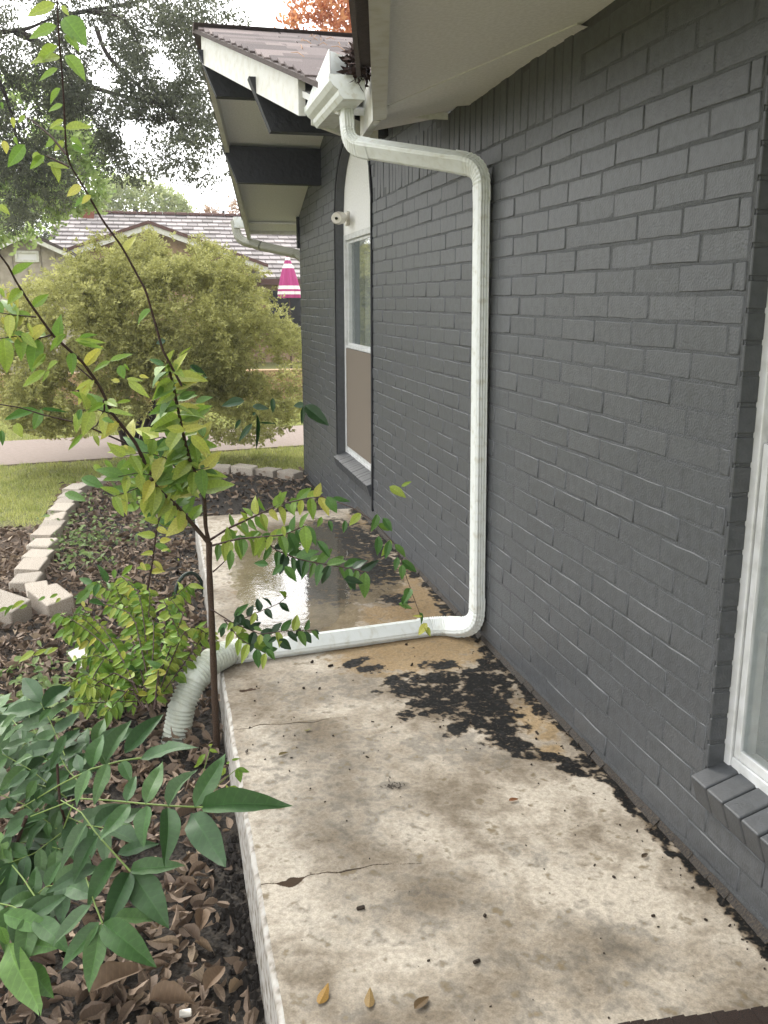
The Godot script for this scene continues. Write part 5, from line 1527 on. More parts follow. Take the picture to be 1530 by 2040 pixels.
func build_pecan() -> void:
	var t := thing("pecan_seedling", Vector3(-0.45, -0.2, -2.2), "seedling tree with big bluish green compound leaves in the near corner of the bed", "seedling")
	var K: Array = M.blue
	var P := [K, M.green, M.bright]
	for e in [[Vector3(0.030, 0.540, -1.622), Vector3(-0.028, 0.526, -1.664), Vector3(-0.088, 0.509, -1.717), Vector3(-0.148, 0.488, -1.779), Vector3(-0.230, 0.455, -1.865), Vector3(-0.342, 0.378, -1.947)], [Vector3(-0.116, 0.406, -1.646), Vector3(-0.147, 0.429, -1.680), Vector3(-0.180, 0.447, -1.724), Vector3(-0.215, 0.464, -1.789), Vector3(-0.262, 0.462, -1.853)], [Vector3(-0.169, 0.346, -1.581), Vector3(-0.183, 0.359, -1.619), Vector3(-0.202, 0.374, -1.680), Vector3(-0.216, 0.389, -1.729)],
			[Vector3(-0.087, 0.565, -1.804), Vector3(-0.130, 0.549, -1.832), Vector3(-0.198, 0.512, -1.881), Vector3(-0.272, 0.449, -1.947), Vector3(-0.374, 0.363, -2.015)], [Vector3(-0.315, 0.269, -1.788), Vector3(-0.354, 0.288, -1.855), Vector3(-0.384, 0.284, -1.914)], [Vector3(-0.252, 0.388, -1.960), Vector3(-0.278, 0.328, -1.962), Vector3(-0.274, 0.315, -2.000)]]:
		stem(t, e, 0.0022, 0.0014, M.stalk, "leaf_stalk", 5)
	stem(t, [Vector3(-0.45, -0.22, -2.2)] + [Vector3(-0.406, 0.177, -1.999), Vector3(-0.388, 0.281, -1.998), Vector3(-0.353, 0.372, -1.959)], 0.008, 0.004, M.twig)
	stem(t, [Vector3(-0.45, -0.1, -2.2)] + [Vector3(-0.307, 0.174, -1.869), Vector3(-0.234, 0.303, -1.776), Vector3(-0.216, 0.389, -1.729)], 0.006, 0.003, M.twig)
	stem(t, [Vector3(-0.44, -0.2, -2.2)] + [Vector3(-0.272, 0.317, -1.979), Vector3(-0.282, 0.397, -1.969), Vector3(-0.282, 0.478, -1.989)], 0.006, 0.003, M.twig)
	listed(t, [
		[Vector3(0.024, 0.541, -1.623), Vector3(0.170, 0.591, -1.537), .30, 0],
		[Vector3(0.013, 0.540, -1.626), Vector3(0.080, 0.619, -1.682), .36, 0],
		[Vector3(0.007, 0.530, -1.625), Vector3(0.060, 0.489, -1.496), .42, 0],
		[Vector3(-0.037, 0.543, -1.639), Vector3(0.012, 0.597, -1.703), .40, 0],
		[Vector3(-0.037, 0.540, -1.638), Vector3(-0.037, 0.491, -1.542), .42, 0],
		[Vector3(-0.079, 0.547, -1.650), Vector3(-0.044, 0.599, -1.717), .42, 0],
		[Vector3(-0.076, 0.543, -1.648), Vector3(-0.090, 0.503, -1.578), .50, 0],
		[Vector3(-0.114, 0.550, -1.659), Vector3(-0.099, 0.585, -1.706), .45, 0],
		[Vector3(-0.108, 0.545, -1.656), Vector3(-0.164, 0.518, -1.600), .42, 0],
		[Vector3(-0.118, 0.394, -1.665), Vector3(-0.022, 0.427, -1.628), .36, 0],
		[Vector3(-0.118, 0.393, -1.664), Vector3(-0.161, 0.358, -1.561), .40, 0],
		[Vector3(-0.114, 0.391, -1.663), Vector3(-0.057, 0.356, -1.556), .55, 0],
		[Vector3(-0.143, 0.421, -1.677), Vector3(-0.205, 0.369, -1.616), .38, 0],
		[Vector3(-0.140, 0.427, -1.678), Vector3(-0.062, 0.447, -1.685), .38, 0],
		[Vector3(-0.176, 0.464, -1.696), Vector3(-0.232, 0.413, -1.644), .42, 0],
		[Vector3(-0.173, 0.468, -1.696), Vector3(-0.104, 0.482, -1.725), .40, 0],
		[Vector3(-0.195, 0.488, -1.706), Vector3(-0.255, 0.436, -1.655), .36, 0],
		[Vector3(-0.184, 0.405, -1.683), Vector3(-0.275, 0.392, -1.649), .32, 0],
		[Vector3(-0.168, 0.348, -1.581), Vector3(-0.082, 0.319, -1.490), .46, 0],
		[Vector3(-0.171, 0.345, -1.581), Vector3(-0.196, 0.285, -1.488), .42, 0],
		[Vector3(-0.174, 0.348, -1.583), Vector3(-0.248, 0.303, -1.537), .40, 0],
		[Vector3(-0.188, 0.379, -1.593), Vector3(-0.269, 0.331, -1.570), .40, 0],
		[Vector3(-0.147, 0.356, -1.578), Vector3(-0.061, 0.344, -1.586), .45, 0],
		[Vector3(-0.091, 0.562, -1.804), Vector3(0.006, 0.625, -1.764), .36, 0],
		[Vector3(-0.123, 0.574, -1.815), Vector3(-0.041, 0.637, -1.863), .34, 0],
		[Vector3(-0.162, 0.559, -1.820), Vector3(-0.115, 0.630, -1.879), .36, 0],
		[Vector3(-0.191, 0.545, -1.824), Vector3(-0.174, 0.602, -1.876), .50, 0],
		[Vector3(-0.196, 0.540, -1.824), Vector3(-0.225, 0.506, -1.760), .42, 0],
		[Vector3(-0.158, 0.553, -1.818), Vector3(-0.187, 0.512, -1.752), .40, 0],
		[Vector3(-0.213, 0.536, -1.827), Vector3(-0.227, 0.563, -1.869), .5, 0],
		[Vector3(-0.129, 0.557, -1.812), Vector3(-0.112, 0.535, -1.771), .6, 0]
		], P, Vector3(-0.1, 0.85, 0.55))
	listed(t, [
		[Vector3(-0.372, 0.221, -1.737), Vector3(-0.302, 0.152, -1.598), .42, 1],
		[Vector3(-0.338, 0.176, -1.718), Vector3(-0.288, 0.153, -1.648), .6, 1],
		[Vector3(-0.377, 0.278, -1.752), Vector3(-0.280, 0.269, -1.695), .40, 1],
		[Vector3(-0.347, 0.221, -1.731), Vector3(-0.277, 0.240, -1.677), .5, 1],
		[Vector3(-0.386, 0.253, -1.749), Vector3(-0.372, 0.213, -1.735), .5, 1],
		[Vector3(-0.311, 0.361, -1.968), Vector3(-0.403, 0.334, -1.983), .32, 0],
		[Vector3(-0.307, 0.361, -1.967), Vector3(-0.384, 0.348, -1.982), .3, 0],
		[Vector3(-0.326, 0.343, -1.967), Vector3(-0.370, 0.276, -1.961), .45, 0],
		[Vector3(-0.312, 0.348, -1.965), Vector3(-0.309, 0.316, -1.956), .6, 0],
		[Vector3(-0.357, 0.352, -1.976), Vector3(-0.417, 0.316, -1.982), .5, 0],
		[Vector3(-0.279, 0.379, -1.964), Vector3(-0.256, 0.388, -1.961), .5, 0],
		[Vector3(-0.284, 0.375, -1.964), Vector3(-0.300, 0.330, -1.957), .55, 0],
		[Vector3(-0.390, 0.321, -1.977), Vector3(-0.420, 0.267, -1.971), .45, 0],
		[Vector3(-0.342, 0.460, -1.999), Vector3(-0.402, 0.424, -2.005), .4, 0],
		[Vector3(-0.329, 0.442, -1.991), Vector3(-0.359, 0.397, -1.988), .5, 0],
		[Vector3(-0.321, 0.424, -1.985), Vector3(-0.332, 0.388, -1.979), .6, 0],
		[Vector3(-0.353, 0.415, -1.991), Vector3(-0.398, 0.410, -2.001), .45, 0],
		[Vector3(-0.395, 0.397, -1.996), Vector3(-0.392, 0.370, -1.989), .6, 0],
		[Vector3(-0.324, 0.464, -1.995), Vector3(-0.361, 0.442, -1.999), .5, 0],
		[Vector3(-0.335, 0.496, -2.006), Vector3(-0.381, 0.478, -2.013), .45, 0],
		[Vector3(-0.347, 0.527, -2.016), Vector3(-0.406, 0.514, -2.027), .4, 0],
		[Vector3(-0.350, 0.563, -2.025), Vector3(-0.414, 0.527, -2.032), .4, 0],
		[Vector3(-0.366, 0.586, -2.035), Vector3(-0.404, 0.559, -2.037), .45, 0],
		[Vector3(-0.289, 0.599, -2.019), Vector3(-0.322, 0.568, -2.020), .4, 0],
		[Vector3(-0.257, 0.541, -1.998), Vector3(-0.296, 0.482, -1.993), .4, 0],
		[Vector3(-0.272, 0.500, -1.992), Vector3(-0.306, 0.464, -1.991), .45, 0],
		[Vector3(-0.322, 0.410, -1.982), Vector3(-0.283, 0.388, -1.967), .5, 0],
		[Vector3(-0.383, 0.361, -1.985), Vector3(-0.419, 0.361, -1.994), .4, 0],
		[Vector3(-0.365, 0.195, -1.941), Vector3(-0.417, 0.150, -1.943), .45, 1],
		[Vector3(-0.377, 0.231, -1.952), Vector3(-0.432, 0.199, -1.958), .4, 1],
		[Vector3(-0.393, 0.271, -1.966), Vector3(-0.421, 0.240, -1.965), .5, 1]
		], P, Vector3(-0.1, 0.85, 0.55))
	for e in [[Vector3(-0.271, 0.375, -2.014), Vector3(-0.353, 0.429, -2.068), Vector3(-0.416, 0.466, -2.092)], [Vector3(-0.295, 0.317, -1.985), Vector3(-0.368, 0.361, -2.034), Vector3(-0.435, 0.389, -2.057)], [Vector3(-0.306, 0.428, -2.088), Vector3(-0.373, 0.451, -2.163), Vector3(-0.434, 0.471, -2.182)], [Vector3(-0.273, 0.462, -2.056), Vector3(-0.309, 0.509, -2.140), Vector3(-0.334, 0.548, -2.176)], [Vector3(-0.286, 0.308, -1.980), Vector3(-0.343, 0.280, -1.956), Vector3(-0.396, 0.276, -1.936)], [Vector3(-0.369, 0.208, -1.945), Vector3(-0.397, 0.258, -1.932), Vector3(-0.428, 0.284, -1.924)], [Vector3(-0.223, 0.424, -1.961), Vector3(-0.267, 0.439, -2.029), Vector3(-0.303, 0.475, -2.099)], [Vector3(-0.321, 0.345, -2.125), Vector3(-0.391, 0.339, -2.193), Vector3(-0.459, 0.363, -2.215)], [Vector3(-0.408, 0.277, -2.077), Vector3(-0.373, 0.278, -2.121), Vector3(-0.313, 0.316, -2.116)], [Vector3(-0.425, 0.398, -2.374), Vector3(-0.459, 0.407, -2.437), Vector3(-0.506, 0.396, -2.499)], [Vector3(-0.370, 0.356, -2.350), Vector3(-0.401, 0.386, -2.418), Vector3(-0.418, 0.407, -2.480)], [Vector3(-0.410, 0.269, -2.022), Vector3(-0.359, 0.278, -2.012), Vector3(-0.284, 0.289, -1.944)], [Vector3(-0.353, 0.229, -1.840), Vector3(-0.304, 0.271, -1.839), Vector3(-0.255, 0.303, -1.781)], [Vector3(-0.417, 0.237, -1.858), Vector3(-0.369, 0.261, -1.799), Vector3(-0.316, 0.269, -1.736)], [Vector3(-0.273, 0.333, -2.005), Vector3(-0.227, 0.343, -1.943), Vector3(-0.170, 0.363, -1.881)], [Vector3(-0.271, 0.379, -2.121), Vector3(-0.234, 0.413, -2.173), Vector3(-0.209, 0.428, -2.170)], [Vector3(-0.452, 0.328, -2.311), Vector3(-0.406, 0.339, -2.302), Vector3(-0.343, 0.338, -2.234)]]:
		pinnate(t, e, 4, 0.085, 0.48, M.blue if rng.randf() < 0.7 else M.green)
	var t2 := thing("yellow_shoot", Vector3(0.110, -0.200, -2.820), "small yellow green shoot leaning over the left edge of the walk", "shoot")
	stem(t2, [Vector3(0.097, -0.200, -2.888)] + [Vector3(0.032, 0.293, -2.132), Vector3(0.058, 0.349, -2.192), Vector3(0.069, 0.375, -2.196)], 0.002, 0.001, M.stalk, "stem", 5)
	stem(t2, [Vector3(0.110, -0.200, -2.820)] + [Vector3(0.071, 0.319, -2.076), Vector3(0.108, 0.363, -2.078), Vector3(0.128, 0.368, -2.075)], 0.002, 0.001, M.stalk, "stem", 5)
	listed(t2, [[Vector3(0.051, 0.388, -2.129), Vector3(0.024, 0.353, -2.128), .35, 1],
		[Vector3(0.062, 0.398, -2.129), Vector3(0.082, 0.393, -2.123), .5, 1],
		[Vector3(0.060, 0.408, -2.132), Vector3(0.070, 0.411, -2.130), .6, 1],
		[Vector3(0.099, 0.353, -2.109), Vector3(0.086, 0.333, -2.108), .6, 1],
		[Vector3(0.110, 0.368, -2.110), Vector3(0.100, 0.363, -2.112), .6, 1],
		[Vector3(0.127, 0.353, -2.103), Vector3(0.135, 0.316, -2.092), .55, 2],
		[Vector3(0.129, 0.353, -2.102), Vector3(0.156, 0.341, -2.093), .45, 2],
		[Vector3(0.115, 0.373, -2.110), Vector3(0.135, 0.376, -2.106), .35, 1],
		[Vector3(0.073, 0.323, -2.109), Vector3(0.061, 0.293, -2.104), .4, 1],
		[Vector3(0.106, 0.293, -2.093), Vector3(0.097, 0.313, -2.100), .4, 1],
		[Vector3(0.102, 0.303, -2.097), Vector3(0.136, 0.293, -2.086), .6, 1],
		[Vector3(0.035, 0.363, -2.127), Vector3(0.020, 0.353, -2.129), .4, 1]], [M.bright, M.bright, M.bright])

# ---------------------------------------------------------------- trees and shrub
func sprig(nl: int, spread: float, wr: float, sd: int) -> ArrayMesh:
	rng.seed = sd
	var mb := MB.new()
	for k in nl:
		var t := float(k) / nl
		var at := Vector3(t * 0.8 - 0.1, rng.randfn(0, 0.06), rng.randfn(0, 0.06))
		var d := Vector3(0.5, rng.randfn(0, spread), rng.randfn(0, spread)).normalized()
		leaf_into(mb, at, d, rng.randf_range(0.32, 0.5), wr)
	return mb.mesh()

func crown(parent: Node3D, called: String, blobs: Array, count: int, mesh: Mesh, size: float, dark: Color, light: Color, sd: int, gap: float, freq: float, droop := 0.2, shell := 0.55) -> void:
	rng.seed = sd
	var nz := noise(freq, sd, 3)
	var tr := []
	var cl := []
	var tot := 0.0
	for b in blobs:
		tot += b[1].x * b[1].y + b[1].y * b[1].z
	var ctr := wpos(parent)
	for b in blobs:
		var want := int(count * (b[1].x * b[1].y + b[1].y * b[1].z) / tot)
		var made := 0
		var tries := 0
		while made < want and tries < want * 6:
			tries += 1
			var d := Vector3(rng.randfn(0, 1), rng.randfn(0, 1), rng.randfn(0, 1)).normalized()
			var rr := pow(rng.randf(), 1.0 / 3.0)
			if rng.randf() < shell: rr = rng.randf_range(0.78, 1.04)
			var p: Vector3 = b[0] + d * b[1] * rr
			if nz.get_noise_3dv(p * 10.0) < gap: continue
			var ax := (d + Vector3(rng.randfn(0, 0.6), rng.randfn(-droop, 0.5), rng.randfn(0, 0.6))).normalized()
			var side := ax.cross(Vector3(rng.randfn(0, 0.4), 1, rng.randfn(0, 0.4))).normalized()
			var s := size * rng.randf_range(0.6, 1.3)
			tr.append(Transform3D(Basis(ax * s, side.cross(ax) * s, side * s), p - ctr))
			cl.append(dark.lerp(light, clampf(rng.randfn(0.45, 0.3), 0, 1)))
			made += 1
	var o := MultiMeshInstance3D.new()
	var mm := MultiMesh.new()
	mm.transform_format = MultiMesh.TRANSFORM_3D
	mm.use_colors = true
	mm.mesh = mesh
	mm.instance_count = tr.size()
	for i in tr.size():
		mm.set_instance_transform(i, tr[i])
		mm.set_instance_color(i, cl[i])
	o.multimesh = mm
	o.material_override = M.crown
	o.name = numbered(called)
	o.set_meta("kind", "stuff")
	parent.add_child(o)

func build_trees() -> void:
	var oakleaf := sprig(6, 0.7, 0.42, 101)
	var broad := sprig(5, 0.8, 0.6, 102)
	var tiny := sprig(9, 0.5, 0.42, 103)
	# live oak whose boughs hang in from the upper left
	var oak := thing("oak_tree", Vector3(-3.6, -0.3, -11.5), "large dark live oak with boughs hanging into the upper left sky", "tree")
	stem(oak, [Vector3(-3.6, -0.4, -11.5), Vector3(-3.5, 1.5, -11.4), Vector3(-3.3, 3.2, -11.2), Vector3(-3.0, 5.0, -11.0)], 0.34, 0.2, M.bark_dark, "trunk", 12)
	for e in [[Vector3(-2.663, 4.175, -12.062), Vector3(-1.968, 4.532, -12.402), Vector3(-1.683, 4.634, -12.569), Vector3(-1.419, 4.720, -12.737), Vector3(-1.071, 4.936, -12.916)], [Vector3(-1.518, 4.695, -12.755), Vector3(-1.264, 4.564, -12.662), Vector3(-1.047, 4.368, -12.563), Vector3(-0.925, 4.205, -12.494), Vector3(-0.706, 4.050, -12.404)], [Vector3(-1.071, 4.936, -12.916), Vector3(-1.029, 4.695, -12.637), Vector3(-0.948, 4.504, -12.466)], [Vector3(-0.925, 4.205, -12.494), Vector3(-0.835, 3.905, -12.295), Vector3(-0.621, 3.562, -12.055)], [Vector3(-0.706, 4.050, -12.404), Vector3(-0.283, 3.883, -12.050), Vector3(0.188, 3.745, -11.692)],
			[Vector3(-1.071, 4.936, -12.916), Vector3(-0.404, 5.084, -12.896), Vector3(0.278, 5.284, -12.990)], [Vector3(-0.669, 5.003, -12.835), Vector3(-0.241, 4.856, -12.591), Vector3(-0.017, 4.417, -12.325)], [Vector3(-1.968, 4.532, -12.402), Vector3(-1.715, 4.043, -12.435), Vector3(-1.611, 3.600, -12.515), Vector3(-1.589, 3.057, -12.590)], [Vector3(-0.575, 4.774, -12.652), Vector3(-0.457, 4.417, -12.432), Vector3(-0.117, 4.035, -12.152), Vector3(0.340, 3.562, -11.823)]]:
		stem(oak, e, 0.055 if e.size() > 4 else 0.03, 0.012, M.bark_dark, "limb", 7)
	var bl := []
	for r in [[Vector3(-1.427, 4.910, -12.574), Vector3(-0.899, 5.036, -12.899), Vector3(-0.322, 5.133, -12.994), Vector3(0.189, 5.214, -13.101), Vector3(0.651, 5.162, -12.977), Vector3(0.717, 4.836, -12.460)], [Vector3(-1.544, 4.236, -12.440), Vector3(-1.567, 4.390, -12.271), Vector3(-0.255, 4.532, -12.411), Vector3(0.201, 4.532, -12.300), Vector3(-0.585, 4.720, -12.747), Vector3(-0.828, 4.035, -12.324)], [Vector3(-0.117, 4.035, -12.152), Vector3(0.206, 4.043, -11.971), Vector3(0.429, 3.723, -11.840), Vector3(0.026, 3.675, -11.926), Vector3(-0.297, 3.695, -12.114), Vector3(-0.622, 3.797, -12.323)], [Vector3(0.458, 3.448, -11.661), Vector3(-0.181, 3.452, -12.028), Vector3(-0.868, 3.620, -12.446), Vector3(-1.382, 3.805, -12.720), Vector3(-1.588, 3.971, -12.810), Vector3(-1.211, 4.058, -12.528)],
			[Vector3(-1.732, 3.112, -13.061), Vector3(-1.800, 3.440, -13.050), Vector3(-1.548, 2.952, -13.084), Vector3(-1.849, 2.824, -13.231), Vector3(-1.359, 3.140, -13.189), Vector3(-1.547, 3.336, -13.070)], [Vector3(0.479, 3.257, -11.610), Vector3(-0.158, 3.290, -11.983), Vector3(0.252, 4.833, -12.677), Vector3(-0.726, 4.411, -12.601), Vector3(0.559, 3.986, -11.977)]]:
		for p in r:
			bl.append([p, Vector3(0.55, 0.42, 0.6)])
	crown(oak, "crown", bl, 9800, oakleaf, 0.13, Color(0.05, 0.058, 0.034), Color(0.14, 0.155, 0.09), 7, 0.03, 0.13, 0.5, 0.15)
	var up := []
	for k in 16:
		up.append([Vector3(rng.randf_range(-6.5, -2.4), rng.randf_range(5.6, 7.8), rng.randf_range(-14, -9.5)), Vector3(1.2, 0.8, 1.2)])
	crown(oak, "upper_crown", up, 2200, oakleaf, 0.17, Color(0.035, 0.046, 0.022), Color(0.09, 0.12, 0.05), 8, -0.1, 0.1, 0.2, 0.3)
	# the round shrub
	var sb := thing("shrub", Vector3(-0.25, -0.27, -10.45), "large rounded shrub with fine yellow green leaves and several dark stems", "shrub")
	for e in [[Vector3(-0.487, -0.288, -11.310), Vector3(-0.551, 0.023, -11.400), Vector3(-0.619, 0.268, -11.475), Vector3(-0.788, 0.635, -11.498), Vector3(-0.985, 0.842, -11.384)], [Vector3(-0.388, -0.271, -11.290), Vector3(-0.360, -0.059, -11.334), Vector3(-0.265, 0.186, -11.370), Vector3(-0.144, 0.311, -11.265), Vector3(0.098, 0.611, -11.173)], [Vector3(-0.339, -0.271, -11.278), Vector3(-0.280, -0.092, -11.307), Vector3(-0.183, 0.182, -11.243), Vector3(-0.062, 0.328, -11.249), Vector3(0.342, 0.691, -11.133)], [Vector3(-0.442, -0.304, -11.401), Vector3(-0.624, 0.062, -11.638), Vector3(-1.051, 0.445, -11.833), Vector3(-1.467, 0.744, -12.006)], [Vector3(-0.310, -0.304, -11.369), Vector3(-0.216, -0.054, -11.511), Vector3(-0.116, 0.245, -11.559), Vector3(-0.163, 0.911, -11.730)], [Vector3(-0.466, -0.271, -11.203), Vector3(-0.514, -0.031, -11.167), Vector3(-0.525, 0.470, -11.078), Vector3(-0.428, 1.100, -11.206)]]:
		stem(sb, e, 0.045, 0.012, M.bark_dark, "stem", 7)
	var sbl := []
	for q in [[-0.3, 1.28, -10.55, 1.15, 0.88, 1.0], [0.45, 1.15, -10.4, 1.0, 0.72, 0.95], [-1.0, 0.95, -10.4, 0.75, 0.7, 0.8], [1.05, 0.75, -10.5, 0.6, 0.62, 0.75], [0.1, 1.5, -10.6, 0.95, 0.68, 0.85], [-0.55, 1.35, -10.0, 0.7, 0.6, 0.6], [0.5, 1.0, -9.9, 0.7, 0.5, 0.5], [-0.9, 0.45, -10.2, 0.7, 0.35, 0.6], [0.85, 0.35, -10.3, 0.6, 0.4, 0.6], [0.6, 1.36, -10.4, 0.55, 0.46, 0.6], [0.1, 1.25, -9.85, 0.75, 0.65, 0.55], [0.15, 1.62, -10.3, 0.7, 0.42, 0.6], [-1.25, 0.7, -10.3, 0.55, 0.55, 0.6], [-0.35, 1.58, -10.4, 0.6, 0.42, 0.6]]:
		sbl.append([Vector3(q[0], q[1], q[2]), Vector3(q[3], q[4], q[5])])
	crown(sb, "foliage", sbl, 17500, tiny, 0.105, Color(0.25, 0.255, 0.08), Color(0.64, 0.625, 0.25), 17, -0.02, 0.11, 0.45, 0.75)
	# long arching wisps that break the outline
	var wisps := []
	for k in 110:
		var b = sbl[rng.randi() % sbl.size()]
		var d := Vector3(rng.randfn(0, 1), absf(rng.randfn(0, 0.8)), rng.randfn(0.3, 0.8)).normalized()
		var p: Vector3 = b[0] + d * b[1] * 1.02
		for q in 9:
			wisps.append([p, Vector3.ONE * 0.05])
			p += (d + Vector3(0, -0.13 * q, 0)) * 0.045
	crown(sb, "wisp", wisps, 5200, tiny, 0.085, Color(0.28, 0.28, 0.08), Color(0.58, 0.57, 0.22), 18, -2.0, 0.1, 0.4, 0.0)
	# trees behind
	var pale := thing("tree", Vector3(-2.187, 1.331, -17.000), "pale light green tree behind the hanging oak boughs", "tree")
	stem(pale, [Vector3(-3.957, 1.170, -17.000), Vector3(-3.587, 2.477, -17.000), Vector3(-2.595, 3.926, -17.000)], 0.14, 0.05, M.bark_dark, "trunk")
	crown(pale, "crown", [[Vector3(-1.954, 4.106, -17.000), Vector3(1.0, 1.0, 0.8)], [Vector3(-1.427, 3.729, -17.000), Vector3(0.7, 0.7, 0.6)], [Vector3(-2.422, 3.191, -17.500), Vector3(0.9, 0.7, 0.7)], [Vector3(-1.207, 3.414, -17.000), Vector3(0.4, 0.4, 0.4)]], 2300, broad, 0.26, Color(0.24, 0.34, 0.09), Color(0.50, 0.60, 0.25), 21, -0.1, 0.1)
	var back := thing("tree", Vector3(-0.973, 2.351, -42.000), "yellowing green tree rising behind the ridge of the brown tiled roof", "tree")
	stem(back, [Vector3(-1.024, 1.500, -42.000), Vector3(-0.872, 4.031, -42.000), Vector3(-0.772, 5.680, -42.000)], 0.3, 0.1, M.bark_dark, "trunk")
	crown(back, "crown", [[Vector3(-0.778, 5.578, -42.000), Vector3(1.4, 1.0, 1)], [Vector3(-1.804, 5.655, -42.000), Vector3(1.0, 0.9, 1)], [Vector3(0.361, 5.399, -42.000), Vector3(1.0, 0.8, 1)], [Vector3(0.879, 5.203, -42.000), Vector3(0.7, 0.5, 1)]], 1900, broad, 0.36, Color(0.26, 0.32, 0.12), Color(0.52, 0.55, 0.28), 22, -0.05, 0.06)
	var grey := thing("tree", Vector3(-4.482, 2.917, -36.000), "grey green thin tree behind the small sided house", "tree")
	stem(grey, [Vector3(-4.541, 2.211, -36.000), Vector3(-4.351, 4.480, -36.000), Vector3(-4.448, 5.331, -36.000)], 0.22, 0.08, M.bark_dark, "trunk")
	crown(grey, "crown", [[Vector3(-4.344, 4.566, -36.000), Vector3(1.4, 1.1, 1)], [Vector3(-4.982, 4.978, -36.000), Vector3(1.2, 1.0, 1)], [Vector3(-3.510, 4.325, -36.000), Vector3(0.8, 0.8, 1)]], 1500, broad, 0.28, Color(0.09, 0.11, 0.06), Color(0.24, 0.27, 0.16), 23, 0.0, 0.08)
	var red := thing("tree", Vector3(2.671, 2.329, -40.000), "small reddish tree top behind the far end of the brown roof", "tree")
	stem(red, [Vector3(2.638, 1.500, -40.000), Vector3(2.736, 3.962, -40.000), Vector3(2.784, 5.168, -40.000)], 0.2, 0.06, M.bark_dark, "trunk")
	crown(red, "crown", [[Vector3(2.884, 5.070, -40.000), Vector3(0.8, 0.7, 0.8)], [Vector3(2.362, 4.920, -40.000), Vector3(0.5, 0.4, 0.6)]], 420, broad, 0.24, Color(0.26, 0.15, 0.10), Color(0.45, 0.32, 0.20), 24, -0.1, 0.08)
	var orange := thing("tree", Vector3(3.4, -0.3, -18.0), "orange autumn tree rising behind the shingled gable", "tree")
	stem(orange, [Vector3(3.4, -0.4, -18), Vector3(3.4, 3, -18), Vector3(3.5, 6.0, -18)], 0.25, 0.1, M.bark_dark, "trunk")
	crown(orange, "crown", [[Vector3(3.259, 6.541, -18.000), Vector3(0.75, 0.6, 0.8)], [Vector3(3.733, 6.741, -18.000), Vector3(0.7, 0.7, 0.8)], [Vector3(2.883, 6.349, -18.000), Vector3(0.45, 0.35, 0.6)], [Vector3(3.920, 6.328, -18.000), Vector3(0.9, 0.8, 0.9)], [Vector3(3.6, 7.2, -18), Vector3(1.0, 0.7, 0.9)]], 1300, broad, 0.24, Color(0.40, 0.13, 0.05), Color(0.72, 0.36, 0.16), 25, -0.12, 0.12)

# ---------------------------------------------------------------- ground, bed, edging
func ground_y(x: float, z: float) -> float:
	return -0.225 if z > -9.3 else -0.25

